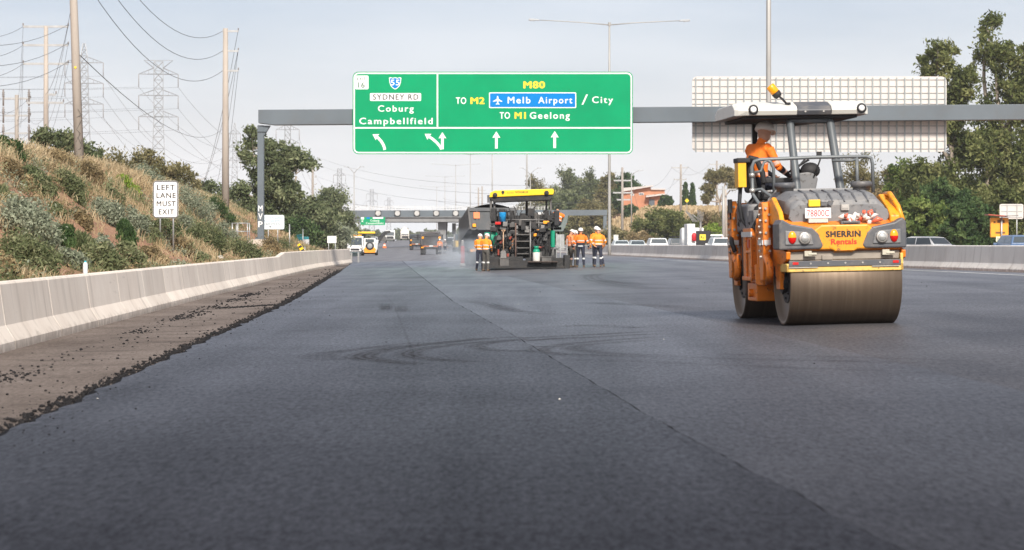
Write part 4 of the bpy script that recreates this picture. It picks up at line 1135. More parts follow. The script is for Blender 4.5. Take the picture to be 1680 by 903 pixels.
BARKD = mat("dark_bark", (0.14, 0.115, 0.09), .9, var=.25, vs_=2)

def leaf_cloud(rng_, cen, rad, n, size, elong=2.0, droop=0.0, shell=0.62):
    """n leaf quads per clump, spread through each clump's ellipsoid"""
    K = len(cen); N = K * n
    g_ = np.clip(rng_.normal(size=(N, 3)), -2.2, 2.2) * shell
    p = np.repeat(cen, n, 0) + g_ * np.repeat(rad, n, 0)
    a = rng_.normal(size=(N, 3)); a[:, 2] -= droop; a /= np.linalg.norm(a, axis=1)[:, None]
    b = np.cross(a, rng_.normal(size=(N, 3))); b /= np.linalg.norm(b, axis=1)[:, None] + 1e-9
    s_ = size * rng_.uniform(0.55, 1.3, N)
    a *= (s_ * elong * .5)[:, None]; b *= (s_ * .5)[:, None]
    q = np.stack([p - a, p + b * .9 - a * .1, p + a, p - b * .9 - a * .1], 1).reshape(-1, 3)
    ct = np.repeat(rng_.normal(0.5, 0.17, K), n)
    tint = np.clip(ct + rng_.normal(0, 0.16, N), 0, 1)
    return q, np.arange(N * 4).reshape(-1, 4), tint
def limb(m_, p, q, r0, r1, rr, bend=.15, n=5, sides=6):
    p, q = Vector(p), Vector(q); L = (q - p).length
    off = Vector((rr.uniform(-1, 1), rr.uniform(-1, 1), rr.uniform(-.3, .6))) * L * bend
    pts = [p.lerp(q, t_) + off * (4 * t_ * (1 - t_)) + Vector((rr.uniform(-1, 1), rr.uniform(-1, 1), 0)) * L * .02 * (0 < t_ < 1) for t_ in [i / (n - 1) for i in range(n)]]
    m_.tube(pts, [r0 + (r1 - r0) * i / (n - 1) for i in range(n)], sides)
def tree(name, label, cat, loc, h, lobes, nclump, nleaf, lsize, clump, leaf, bark, seed, fork=.35, trunk_r=.25, group=None, lean=(0, 0), droop=.5, elong=2.2, multi=1, limbs=True, rz=0):
    """lobes: (dx, dy, z, rx, ry, rz) sub-crowns in fractions of h"""
    rr = random.Random(seed); rn = np.random.default_rng(seed)
    t_ = thing(name, label, cat, loc, rz, group)
    cen, rad = [], []
    vol = [a[3] * a[4] * a[5] for a in lobes]; tot = sum(vol)
    tr = MB()
    fk = Vector((lean[0] * h, lean[1] * h, fork * h))
    if limbs:
        for k in range(multi):
            limb(tr, ((k - (multi - 1) / 2) * trunk_r * 2.2, 0, -.4), fk + Vector(((k - (multi - 1) / 2) * h * .07, 0, 0)), trunk_r * (1.25 if multi == 1 else .8), trunk_r * .7, rr, .06, 7, 9)
    for li, lo in enumerate(lobes):
        n = max(6, int(2.3 * nclump * vol[li] / tot))
        lc = Vector((lo[0] * h, lo[1] * h, lo[2] * h)); lr = Vector((lo[3] * h, lo[4] * h, lo[5] * h))
        hub = lc - Vector((0, 0, lr.z * .45))
        st = fk.lerp(hub, .0)
        if limbs: limb(tr, st, hub, trunk_r * .6, trunk_r * .32, rr, .12, 6, 7)
        for k in range(n):
            d = Vector((rr.gauss(0, 1), rr.gauss(0, 1), rr.gauss(0, 1))).normalized()
            rad_ = rr.random() ** .45
            c = lc + Vector((d.x * lr.x, d.y * lr.y, d.z * lr.z)) * rad_ * .92
            cen.append(c); cr = clump * .80 * h * rr.choice((.5, .7, .9, 1.1, 1.4))
            rad.append((cr * rr.uniform(.7, 1.3), cr * rr.uniform(.7, 1.3), cr * rr.uniform(.65, 1.2)))
            if limbs and k % 4 == 0: limb(tr, hub.lerp(lc, rr.random() * .8), c, trunk_r * .22, trunk_r * .05, rr, .15, 4, 5)
    if tr.v: tr.build("trunk", bark, t_)
    q, f_, ti = leaf_cloud(rn, np.array([tuple(c) for c in cen]), np.array(rad), int(nleaf * .8), lsize * .78, elong, droop)
    mesh_np("crown", q, f_, ti, [leaf], t_)
    return t_
def px_tree(px, base_py, top_py, z, **k):
    S = FPX / z; b = Vector(((px - CX) / S, z, 0)); b.z = terrain(b.x + .05 * z, z)
    h = CAMH + (HY - top_py) / S - b.z
    return b, h
EG = "gum trees and bushes beside the freeway"
# left: big gum behind the gantry post
b, h = px_tree(445, 395, 201, 182)
tree("gum_tree", "largest gum tree left of the road, behind the gantry post", "tree", b, h,
     [(-.16, 0, .80, .14, .16, .19), (.02, .05, .62, .24, .24, .22), (.22, 0, .60, .16, .2, .17), (-.22, 0, .42, .16, .2, .13), (.05, 0, .36, .26, .26, .16), (-.05, 0, .18, .28, .2, .14)], 84, 150, .20, .056, L_EUC, BARK, 11, fork=.22, trunk_r=.22)
b, h = px_tree(352, 335, 300, 215)
tree("gum_tree", "small low gum crown left of the concrete pole with short arms", "tree", b, h * 1.15, [(.0, 0, .62, .35, .4, .3), (.4, 0, .5, .3, .3, .25)], 36, 90, .20, .12, L_EUC, BARKD, 12, trunk_r=.12)
b, h = px_tree(505, 400, 314, 232)
tree("gum_tree", "dense grey-green bushy gum right of the litter sign", "tree", b, h, [(-.12, 0, .70, .34, .34, .28), (.2, 0, .5, .36, .36, .36), (-.2, 0, .36, .36, .36, .28), (.1, 0, .2, .42, .4, .2)], 90, 150, .22, .105, L_EUC, BARKD, 13, fork=.2, trunk_r=.2)
b, h = px_tree(546, 395, 306, 300)
tree("gum_tree", "airy gum tree right of the dense bushy one, left of the far gantry", "tree", b, h, [(0, 0, .78, .24, .24, .2), (.08, 0, .5, .28, .28, .24), (-.1, 0, .3, .3, .3, .2)], 66, 120, .26, .09, L_EUC, BARKD, 14, fork=.25, trunk_r=.2)
b, h = px_tree(532, 402, 342, 262)
tree("roadside_bush", "silvery bush standing low between the two gums near the far gantry", "bush", b, h, [(-.1, 0, .55, .55, .5, .42), (.3, 0, .35, .4, .4, .32)], 56, 140, .2, .16, L_GREY, BARKD, 15, fork=.15, trunk_r=.12)
b, h = px_tree(478, 405, 352, 225)
tree("roadside_bush", "dark low bush at the foot of the big left gum behind the litter sign", "bush", b, h, [(-.2, 0, .5, .6, .5, .42), (.4, 0, .42, .5, .5, .36)], 44, 130, .2, .17, L_DARK, BARKD, 16, fork=.15, trunk_r=.1)
b, h = px_tree(562, 400, 362, 330)
tree("roadside_bush", "green bush right behind the far gantry's left post", "bush", b, h, [(0, 0, .5, .7, .6, .45)], 36, 120, .24, .2, L_EUC, BARKD, 17, fork=.15, trunk_r=.1)
# left crest
b = hit(228, 292); b = Tpx(228, 178)
tree("crest_bush", "wide brown-green bush on the crest below the flat-topped tower", "bush", b, (402 - 238) / (4000 / 178) + CAMH - b.z, [(-.45, 0, .62, .42, .4, .30), (.1, 0, .58, .5, .4, .34), (.55, 0, .42, .42, .4, .32)], 80, 140, .16, .125, L_OLIVE, BARKD, 18, fork=.15, trunk_r=.12)
b = Tpx(98, 122)
tree("crest_tree", "small open gum beside the nearest concrete pole on the crest", "tree", b, (402 - 203) / (4000 / 122) + CAMH - b.z, [(-.28, 0, .72, .26, .3, .2), (.15, 0, .66, .3, .3, .17), (.5, 0, .42, .34, .3, .18)], 40, 90, .13, .10, L_EUC, BARKD, 19, fork=.3, trunk_r=.08)
# right: tall gums and the dense belt under them
b, h = px_tree(1563, 400, 42, 196)
tree("tall_gum_tree", "tall gum with a rounded top just right of the sign back", "tree", b, h,
     [(-.07, 0, .84, .095, .10, .12), (.03, 0, .74, .11, .12, .09), (-.03, 0, .56, .12, .14, .12), (.05, 0, .44, .14, .14, .09), (-.1, 0, .30, .16, .16, .12), (.06, 0, .16, .2, .18, .13)], 130, 175, .23, .038, L_EUCR, BARK, 21, fork=.40, trunk_r=.30, lean=(-.01, 0))
b, h = px_tree(1640, 400, 14, 200)
tree("tall_gum_tree", "tallest gum, spire-topped, at the right edge of the view", "tree", b, h,
     [(-.04, 0, .92, .06, .07, .09), (-.02, 0, .80, .095, .1, .09), (.10, 0, .76, .075, .08, .10), (.05, 0, .62, .13, .14, .11), (-.05, 0, .46, .14, .14, .12), (.08, 0, .32, .16, .16, .14), (-.06, 0, .16, .2, .18, .13)], 148, 175, .23, .038, L_EUCR, BARK, 22, fork=.45, trunk_r=.34, lean=(.01, 0))
b, h = px_tree(1715, 400, 100, 206)
tree("tall_gum_tree", "gum cut by the right edge behind the pale sign rear", "tree", b, h,
     [(-.05, 0, .84, .14, .14, .14), (.04, 0, .62, .18, .18, .16), (-.06, 0, .38, .2, .2, .18), (0, 0, .16, .2, .2, .14)], 76, 160, .24, .045, L_EUCR, BARK, 23, fork=.3, trunk_r=.3)
for i, (px, top, z, w_, lf, lab) in enumerate((
    (1436, 248, 262, .42, L_OLIVE, "broad olive-brown tree behind the roller's hood"),
    (1462, 300, 236, .45, L_BROWN, "low brownish bush close to the right of the roller"),
    (1500, 262, 214, .38, L_BRIGHT, "bright green tree right of the roller behind the white sedan"),
    (1556, 292, 190, .42, L_DARK, "dark bushy tree beneath the rounded tall gum"),
    (1520, 322, 178, .5, L_BRIGHT, "leafy bright bush behind the white sedan"),
    (1604, 270, 214, .36, L_EUCR, "green understorey tree between the two tall gums"),
    (1590, 330, 172, .5, L_DARK, "dark shrub left of the orange message board"),
    (1664, 292, 180, .42, L_EUCR, "bushy tree behind the orange message board and sign rear"),
    (1392, 306, 270, .45, L_OLIVE, "olive bush seen between the roller's roof posts"),
    (1345, 322, 300, .5, L_BROWN, "brownish bush seen through the roller's railing"))):
    b, h = px_tree(px, 400, top, z)
    tree("understorey_tree", lab, "tree", b, h, [(-.12, 0, .74, w_ * .62, w_ * .6, .24), (.16, 0, .60, w_ * .8, w_ * .75, .28), (-.1, 0, .40, w_, w_ * .9, .28), (.05, 0, .2, w_ * 1.1, w_, .2)], 96, 150, .21, .07, lf, BARKD, 30 + i, fork=.25, trunk_r=.16, group=EG)
# right, middle distance
for i, (px, top, z, w_, lf, lab, dens) in enumerate((
    (885, 284, 560, .26, L_OLIVE, "thin brownish tree just right of the paver canopy", 50),
    (938, 272, 545, .30, L_EUC, "tallest rounded gum above the paver's right side", 90),
    (975, 278, 520, .18, L_EUC, "narrow airy gum left of the double-arm light pole", 50),
    (912, 302, 500, .30, L_EUC, "gum tree half behind the paver's canopy end", 70),
    (1002, 281, 470, .24, L_OLIVE, "dark brown-green tree crossed by the light pole", 80),
    (1027, 281, 455, .22, L_DARK, "dark pine-like tree beside the two-armed timber pole", 70),
    (935, 312, 440, .46, L_EUC, "wide grey-green tree above the workers' heads", 120),
    (966, 326, 425, .50, L_OLIVE, "olive bushy tree behind the far gantry's right post", 110),
    (905, 345, 425, .5, L_EUC, "low green bush just right of the paver operator", 60),
    (1034, 335, 420, .5, L_DARK, "dark bush below the orange house", 60),
    (1092, 320, 425, .42, L_DARK, "round dark green tree right of the orange house", 70),
    (1068, 350, 412, .8, L_DARK, "low hedge-like bush below the house lawn", 50))):
    b, h = px_tree(px, 400, top, z)
    tree("hillside_tree", lab, "tree", b, h, [(-.05, 0, .78, w_ * .7, w_ * .7, .2), (.12, 0, .56, w_, w_, .24), (-.12, 0, .4, w_ * 1.05, w_, .26), (0, 0, .18, w_ * 1.1, w_, .18)], dens, 110, .36, .085, lf, BARKD, 50 + i, fork=.3, trunk_r=.2, group="trees on the hillside right of the freeway")
b, h = px_tree(1093, 402, 340, 306)
tree("median_bush", "large bushy green shrub behind the queue of cars", "bush", b, h * 1.0, [(-.3, 0, .55, .55, .5, .42), (.3, 0, .5, .55, .5, .42), (0, 0, .7, .4, .4, .3), (.65, 0, .35, .4, .4, .3)], 100, 150, .2, .10, L_EUCR, BARKD, 70, fork=.1, trunk_r=.08)
b, h = px_tree(1052, 402, 378, 303)
tree("median_bush", "small russet bush left of the large green shrub behind the cars", "bush", b, h * 1.0, [(0, 0, .5, .8, .6, .45)], 30, 110, .16, .2, L_BROWN, BARKD, 71, fork=.1, trunk_r=.06)
b, h = px_tree(1186, 400, 272, 372)
tree("gum_tree", "spreading gum with bare pale limbs left of the roller's seat", "tree", b, h, [(-.14, 0, .80, .15, .16, .13), (.06, 0, .84, .17, .17, .12), (.2, 0, .70, .13, .15, .10), (-.24, 0, .60, .11, .12, .12), (-.26, 0, .42, .1, .1, .08)], 64, 110, .26, .055, L_OLIVE, BARK, 72, fork=.36, trunk_r=.22, lean=(-.05, 0))
for i, (px, top, z, lf, lab) in enumerate(((1160, 345, 340, L_BROWN, "dark brown bush under the spreading gum, left of the roller"), (1205, 340, 330, L_OLIVE, "olive bush right of the twin pole beside the roller"), (1175, 368, 318, L_LIME, "yellow-green low bush below the spreading gum"), (1212, 368, 300, L_BROWN, "straw-brown shrub by the roller's left flank"), (1010, 372, 330, L_OLIVE, "olive shrub at the foot of the timber pole with crossarms"), (960, 385, 340, L_BROWN, "brown shrub behind the workers by the far gantry post"), (1245, 330, 318, L_OLIVE, "olive tree hidden behind the roller's yellow toolbox"))):
    b, h = px_tree(px, 402, top, z)
    tree("hill_bush", lab, "bush", b, h, [(-.15, 0, .58, .5, .5, .4), (.25, 0, .45, .5, .5, .4)], 60, 110, .22, .13, lf, BARKD, 80 + i, fork=.15, trunk_r=.1)
for px, top, lab in ((1124.5, 298, "left one of two slim cypress trees right of the orange house"), (1136, 299, "right one of two slim cypress trees right of the orange house")):
    b, h = px_tree(px, 345, top, 440)
    tree("cypress_tree", lab, "tree", b, h, [(0, 0, .30, .125, .125, .26), (0, 0, .55, .10, .10, .25), (0, 0, .78, .062, .062, .2), (0, 0, .92, .025, .025, .1)], 90, 90, .28, .03, L_DARK, BARKD, int(px), fork=.1, trunk_r=.12, droop=-1.5)
# far tree line beyond the bridge
for i in range(16):
    px = 590 + i * 12 + (i * 37 % 7); z = 980 + (i * 53 % 90) * 3; b = Gpx(px, z); top = 374 + (i * 29 % 9)
    h = (402 - top) * z / 4000 + CAMH - b.z
    tree("distant_tree", "hazy small tree in the row far beyond the bridge", "tree", b, h, [(-.1, 0, .7, .35, .4, .26), (.15, 0, .5, .42, .4, .3), (0, 0, .3, .4, .4, .25)], 22, 60, .8, .13, L_EUC, BARKD, 200 + i, fork=.2, trunk_r=.2, group="trees far beyond the bridge")

# shrubs on the left bank: (px, base py, width px, height px, kind, label)
SH = {'grey': (L_GREY, 1.9, .0), 'weed': (L_WEED, 2.6, .2), 'up': (L_DARK, 5.0, -2.2), 'lime': (L_LIME, 4.0, -1.2), 'brown': (L_BROWN, 2.6, -.3), 'dark': (L_DARK, 2.6, -.5), 'upg': (L_WEED, 5.0, -2.0)}
shrubs = [
    (50, 409, 80, 84, 'grey', "large silver saltbush above the barrier at the far left"),
    (48, 452, 96, 66, 'weed', "broad weedy shrub right behind the barrier at far left"),
    (107, 406, 28, 48, 'up', "upright dark green bush between the large saltbush and the bottle"),
    (136, 417, 30, 40, 'upg', "feathery green bush up the slope behind the water bottle"),
    (166, 416, 38, 28, 'grey', "small silver shrub right of the feathery green bush"),
    (168, 451, 58, 48, 'weed', "weedy shrub behind the barrier right of the water bottle"),
    (208, 404, 26, 42, 'up', "upright dark bush on the bare soil left of the lane sign"),
    (224, 392, 42, 54, 'grey', "bright silver saltbush left of the LEFT LANE sign"),
    (178, 366, 52, 38, 'grey', "pale grey shrub in the middle of the slope"),
    (62, 314, 58, 32, 'weed', "green shrub high on the slope at left"),
    (116, 326, 40, 42, 'weed', "olive shrub below the crest left of the nearest pole"),
    (208, 315, 36, 24, 'lime', "bright lime clump near the crest above the lane sign"),
    (12, 338, 30, 32, 'upg', "green clump at the left edge of the slope"),
    (96, 362, 22, 24, 'weed', "small weed on bare soil above the upright dark bush"),
    (140, 376, 24, 26, 'brown', "brown dry shrub midway up the slope"),
    (18, 257, 42, 30, 'dark', "dark green bush on the crest in the far left corner"),
    (322, 362, 60, 60, 'grey', "big silver wattle right of the LEFT LANE sign"),
    (241, 302, 56, 32, 'grey', "silver bush on the crest below the wide brown-green bush"),
    (242, 394, 42, 40, 'weed', "grey-green shrub just left of the lane sign posts"),
    (281, 398, 40, 48, 'weed', "green shrub behind the posts of the lane sign"),
    (306, 388, 40, 38, 'grey', "silvery shrub right of the lane sign posts"),
    (340, 416, 60, 48, 'weed', "wide green shrub between lane sign and gantry post"),
    (252, 438, 40, 34, 'brown', "dry olive-brown shrub behind barrier left of lane sign"),
    (366, 366, 40, 34, 'dark', "dark green bush at the foot of the concrete pole with arms"),
    (402, 429, 48, 36, 'weed', "green shrub below the handrail cage"),
    (332, 436, 30, 20, 'weed', "low green weed behind the barrier right of lane sign"),
    (440, 420, 44, 30, 'brown', "dry brown shrub before the gantry footing"),
    (5, 455, 40, 40, 'brown', "dry shrub at the left edge behind the barrier"),
    (120, 440, 40, 34, 'grey', "grey weed tuft left of the water bottle"),
    (214, 436, 40, 36, 'weed', "small green shrub midway between bottle and lane sign"),
    (300, 420, 34, 30, 'brown', "brown seeding weed at the foot of the lane sign"),
    (372, 396, 34, 30, 'grey', "silver shrub on the slope left of the handrail cage"),
    (270, 350, 40, 36, 'weed', "shrub hidden behind the LEFT LANE sign panel"),
    (150, 300, 44, 34, 'brown', "dry brown shrub below the crest under the nearest pole"),
    (28, 300, 40, 34, 'brown', "brown shrub near the crest at far left"),
    (455, 416, 40, 26, 'weed', "grassy shrub right of the gantry footing"),
    (95, 275, 46, 26, 'brown', "straw-brown shrub on the crest left of the nearest pole"),
    (185, 335, 40, 30, 'weed', "green weed patch right of the slope's middle"),
]
for i, (px, bpy_, w_, h_, kd, lab) in enumerate(shrubs):
    p = hit(px, bpy_); S = FPX / p.y; W, Hh = w_ / S * 1.15, h_ / S * 1.05
    rn = np.random.default_rng(400 + i); rr = random.Random(400 + i)
    lf, el, dr = SH[kd]
    ncl = 20 if w_ < 45 else 34
    t_ = thing("bank_shrub", lab, "shrub", p, 0, "shrubs on the left bank")
    cen, rad = [], []; st = MB()
    for k in range(ncl):
        a = rr.random() * 6.28; r_ = rr.random() ** .5
        zc = Hh * rr.uniform(.12, .80) * (1 - .35 * r_ * r_)
        c = Vector((math.cos(a) * r_ * W * .42, math.sin(a) * r_ * W * .42, zc)); c.z += terrain(p.x + c.x + .05 * (p.y + c.y), p.y + c.y) - p.z
        cen.append(tuple(c)); cr = W * rr.uniform(.10, .2); rad.append((cr, cr, min(cr * 1.1, Hh * .25)))
        if k % 3 == 0: st.tube([(0, 0, -.1), c * .5 + Vector((0, 0, .02)), c], [.014, .01, .004], 4)
    st.build("stem", BARKD, t_)
    sz_ = {'up': .04, 'upg': .042, 'lime': .045}.get(kd, .05) * (.75 if p.y < 50 else 1)
    q, f_, ti = leaf_cloud(rn, np.array(cen), np.array(rad), 250 if p.y < 50 else 180, sz_, el, dr, .6)
    mesh_np("foliage", q, f_, ti, [lf], t_)

# dry grass on the bank: blades, one mass
rn = np.random.default_rng(77)
pts = []; hs = []; tn = []
while len(pts) < 13000:
    z = 30 + 200 * rn.random() ** 1.3; d = 10.5 * rn.random() ** .85
    u = lerp_table(TOE, z) - .25 - d
    px = CX + UX(u, z) * 4000 / z
    if px < -60: continue
    dens = mnoise.noise(Vector((u * .35, z * .12, 20))) + .25 * mnoise.noise(Vector((u * 1.3, z * .5, 4)))
    crest = smooth(d, 6.2, 8.5)
    if dens < (.30 if (1.5 < d < 6 and z < 90) else .10) - .62 * crest and rn.random() < .93 - .12 * (z > 110): continue
    tall = .5 + .5 * crest
    hh = rn.uniform(.12, .42) * (.7 + .65 * tall) * (.5 if (126 < z < 156 and d < 5.5) else 1)
    g_ = mnoise.noise(Vector((u * .5, z * .2, 50)))
    pts.append((UX(u, z), z, terrain(u, z))); hs.append(hh); tn.append((.55 + .2 * crest + rn.normal() * .1, 1 if (g_ > .06 and rn.random() < .6) else 0))
pts = np.array(pts); hs = np.array(hs)
for green in (0, 1):
    idx = [i for i, t_ in enumerate(tn) if t_[1] == green]; B = 16
    P0 = np.repeat(pts[idx], B, 0); Hh = np.repeat(hs[idx], B) * rn.uniform(.5, 1.15, len(idx) * B); N = len(Hh)
    P0 = P0 + np.stack([rn.normal(0, .17, N), rn.normal(0, .17, N), np.zeros(N) - .03], 1)
    dr = rn.normal(0, .42, (N, 2)); wv = rn.normal(size=(N, 2)); wv /= np.linalg.norm(wv, axis=1)[:, None]
    wd = .005 + .00006 * P0[:, 1]
    side = np.stack([wv[:, 0] * wd, wv[:, 1] * wd, np.zeros(N)], 1)
    tip = P0 + np.stack([dr[:, 0] * Hh, dr[:, 1] * Hh, Hh], 1)
    mid = P0 + np.stack([dr[:, 0] * Hh * .35, dr[:, 1] * Hh * .35, Hh * .6], 1)
    q = np.stack([P0 - side, P0 + side, mid + side, mid - side, mid - side, mid + side, tip + side * .7, tip - side * .7], 1).reshape(-1, 3)
    f_ = np.arange(N * 8).reshape(-1, 4)
    ti = np.repeat(np.clip(np.repeat(np.array([tn[i][0] for i in idx]), B) + rn.normal(0, .17, N), 0, 1), 2)
    o = mesh_np("grass", q, f_, ti, [L_STRAW if not green else L_WEED])
    tag(o, "dry straw-coloured grass covering the left bank" if not green else "greener weeds growing among the dry grass of the bank", "grass", kind="stuff")
# low grey-green herbs between the shrubs, one mass
cen = []; rad = []
while len(cen) < 900:
    z = 30 + 150 * rn.random() ** 1.2; d = 9.0 * rn.random(); u = lerp_table(TOE, z) - .3 - d
    if CX + UX(u, z) * 4000 / z < -40: continue
    if mnoise.noise(Vector((u * .45, z * .14, 80))) + .3 * mnoise.noise(Vector((u * 1.5, z * .6, 8))) < .05: continue
    r_ = rn.uniform(.10, .30); cen.append((UX(u, z), z, terrain(u, z) + r_ * .5)); rad.append((r_ * 1.3, r_ * 1.3, r_ * .8))
for k_, (lf_, nm_) in enumerate(((L_WEED, "low green weeds scattered over the left bank"), (L_GREY, "low silvery herbs scattered over the left bank"), (L_BROWN, "low dry brown weeds scattered over the left bank"))):
    q, f_, ti = leaf_cloud(rn, np.array(cen[k_::3]), np.array(rad[k_::3]), 120, .042, 2.4, -.4, .6)
    tag(mesh_np("weeds", q, f_, ti, [lf_]), nm_, "weeds", kind="stuff")
# grass on the right hill
pts = []
while len(pts) < 5200:
    z = 290 + 150 * rn.random(); u = 30 + 40 * rn.random()
    pts.append((UX(u, z), z, terrain(u, z)))
pts = np.array(pts); N = len(pts) * 4; P0 = np.repeat(pts, 4, 0) + np.stack([rn.normal(0, .5, N), rn.normal(0, .5, N), np.zeros(N)], 1)
Hh = rn.uniform(.2, .75, N); w_ = rn.uniform(.08, .22, N); z0 = np.zeros(N)
sd = np.stack([w_, z0, z0], 1); tp = P0 + np.stack([rn.normal(0, .1, N), rn.normal(0, .1, N), Hh], 1)
q = np.stack([P0 - sd, P0 + sd, tp + sd * .4, tp - sd * .4], 1).reshape(-1, 3)
tag(mesh_np("grass", q, np.arange(N * 4).reshape(-1, 4), np.clip(rn.normal(.5, .25, N), 0, 1), [L_STRAW]), "yellow dry grass on the hill below the orange house", "grass", kind="stuff")
# stones on the bank foot
m = MB()
for px, py, s_ in ((361, 425, .17), (436, 423, .15), (343, 430, .1), (300, 432, .08), (425, 424, .1)):
    p = hit(px, py + 4); mm = MB(); mm.ball((0, 0, s_ * .5), (s_ * 1.1, s_, s_ * .8), 10, 7)
    mm.v = [(x + .03 * math.sin(9 * z + x * 20), y, z + .02 * math.sin(13 * x)) for x, y, z in mm.v]
    o = mm.build("rock", mat("pale_rock", (.5, .47, .43), .9, var=.2, vs_=6, bump=.4)); o.location = p
    tag(o, "pale grey stone lying at the foot of the left bank", "rock", "pale stones at the foot of the bank")

# ------------------------------------------------------------------ houses on the hill
HB_ = mat("orange_brick", (0.46, 0.205, 0.115), .85, var=.12, vs_=.8)
HR = mat("pale_roof", (0.50, 0.46, 0.43), .6, var=.1, vs_=.5)
HW = glass_mat("window_dark", (.12, .14, .16))
zh = 452.0; S = FPX / zh
def hx(x): return (860 + x / 4.941 - CX) / S
def hz(y): return CAMH + (HY - (230 + y / 4.941)) / S
b = Vector((hx(980), zh, terrain(hx(980) + .05 * zh, zh)))
t = thing("brick_house", "orange brick house with pale skillion roofs on the right hill", "house", b)
def loc(m_): m_.v = [(x - b.x, y - b.y, z - b.z) for x, y, z in m_.v]; return m_
m = MB(); m.prism([(hx(800), b.z - 1), (hx(1026), b.z - 1), (hx(1026), hz(378)), (hx(800), hz(415))], 'Y', zh, zh + 9); m.bb(hx(1026), hx(1138), zh - .5, zh + 8, b.z - 1, hz(456)); m.bb(hx(1024), hx(1150), zh + 4, zh + 10, b.z, hz(400))
loc(m).build("wall", HB_, t)
m = MB(); m.prism([(hx(790), hz(420)), (hx(1044), hz(376)), (hx(1044), hz(369)), (hx(790), hz(390))], 'Y', zh - 1.0, zh + 10); m.prism([(hx(985), hz(466)), (hx(1142), hz(444)), (hx(1142), hz(434)), (hx(985), hz(448))], 'Y', zh - 1.6, zh + 8.5); m.bb(hx(1020), hx(1155), zh + 3.6, zh + 10.5, hz(400), hz(391))
loc(m).build("roof", HR, t)
for x0, x1, y0, y1 in ((930, 970, 447, 428), (862, 890, 452, 436)):
    m = MB(); m.bb(hx(x0), hx(x1), zh - .06, zh, hz(y0), hz(y1)); w_ = loc(m).build("window", WHITE, t)
    m = MB(); m.bb(hx(x0 + 3), hx(x1 - 3), zh - .09, zh - .06, hz(y0 - 3), hz(y1 + 3)); loc(m).build("pane", HW, w_)
m = MB(); m.bb(hx(1010), hx(1056), zh - .62, zh - .5, b.z, hz(482)); loc(m).build("door", HW, t)
b = Vector((hx(1400), 470, terrain(hx(1400) + .05 * 470, 470)))
t = thing("hill_house", "small pale house with grey gable right of the cypress trees", "house", b)
m = MB(); m.bb(hx(1345), hx(1438), 470, 478, b.z - 1, hz(515)); m.bb(hx(1390), hx(1430), 473, 480, b.z, hz(478)); loc(m).build("wall", mat("pale_wall", (.6, .58, .55), .8), t)
m = MB(); m.prism([(hx(1340), hz(500)), (hx(1390), hz(462)), (hx(1435), hz(482)), (hx(1435), hz(490)), (hx(1340), hz(512))], 'Y', 471, 481); loc(m).build("roof", mat("grey_roof", (.22, .23, .25), .6), t)
m = MB(); m.bb(hx(1405), hx(1422), 472.9, 473, hz(508), hz(492)); loc(m).build("window", HW, t)
p = Tpx(1127, 395); m = MB()
t = thing("yellow_road_sign", "tiny yellow diamond road sign between the cypress trees and street pole", "sign", p)
m = MB(); m.cyl((0, .04, 1.0), .04, 2.4, n=8); m.build("post", GALV, t)
m = MB(); m.box((0, 0, 2.2), (.5, .03, .5), (0, R(45), 0)); m.build("panel", YELLOW, t)
# ------------------------------------------------------------------ people
SKIN = mat("skin", (0.50, 0.27, 0.18), .55, var=.1, vs_=8)
HIVIS = mat("hivis_orange", (0.90, 0.20, 0.015), .75, var=.10, vs_=7, bump=.5, bs=14)
HIVISY = mat("hivis_amber", (0.92, 0.29, 0.02), .75, var=.10, vs_=7, bump=.5, bs=14)
HIVISP = mat("hivis_faded", (0.85, 0.27, 0.11), .75, var=.12, vs_=7, bump=.5, bs=14)
NAVY = mat("navy_cloth", (0.022, 0.026, 0.045), .85, var=.25, vs_=6, bump=.5, bs=14)
GREYC = mat("grey_cloth", (0.075, 0.070, 0.062), .85, var=.25, vs_=6, bump=.5, bs=14)
REFL = mat("reflective_tape", (0.62, 0.63, 0.62), .4, var=.1, vs_=12)
REFLP = mat("reflective_pink", (0.75, 0.45, 0.36), .5, var=.1, vs_=12)
BOOT = mat("boot_leather", (0.13, 0.085, 0.05), .7, var=.25, vs_=9)
HATW = mat("helmet_white", (0.84, 0.83, 0.80), .35, var=.06, vs_=5, coat=.2)
PM = [SKIN, HIVIS, NAVY, REFL, BOOT]
def ell_tube(m, pts, rx, ry, side, n=14):
    pts = [Vector(p) for p in pts]; k = len(pts); vs_ = []
    for i, p in enumerate(pts):
        d = (pts[min(i + 1, k - 1)] - pts[max(i - 1, 0)]).normalized()
        s_ = (side - d * side.dot(d)).normalized(); f_ = d.cross(s_)
        for j in range(n):
            a = 2 * math.pi * j / n
            vs_.append(p + s_ * math.cos(a) * rx[i] + f_ * math.sin(a) * ry[i])
    fs = [(i * n + j, i * n + (j + 1) % n, (i + 1) * n + (j + 1) % n, (i + 1) * n + j) for i in range(k - 1) for j in range(n)]
    fs.append(tuple(range(n - 1, -1, -1))); fs.append(tuple((k - 1) * n + j for j in range(n)))
    m.add(vs_, fs)
STAND = dict(pel=(0, 0, .95), chest=(0, 0, 1.25), neck=(0, .0, 1.475), head=(0, .02, 1.62),
             sl=(-.195, 0, 1.42), el=(-.27, -.03, 1.14), wl=(-.27, .05, .90), sr=(.195, 0, 1.42), er=(.27, -.03, 1.14), wr=(.27, .05, .90),
             hl=(-.095, 0, .93), kl=(-.115, .02, .50), al=(-.12, -.02, .09), hr=(.095, 0, .93), kr=(.115, .02, .50), ar=(.12, -.02, .09), look=(0, 1, 0))
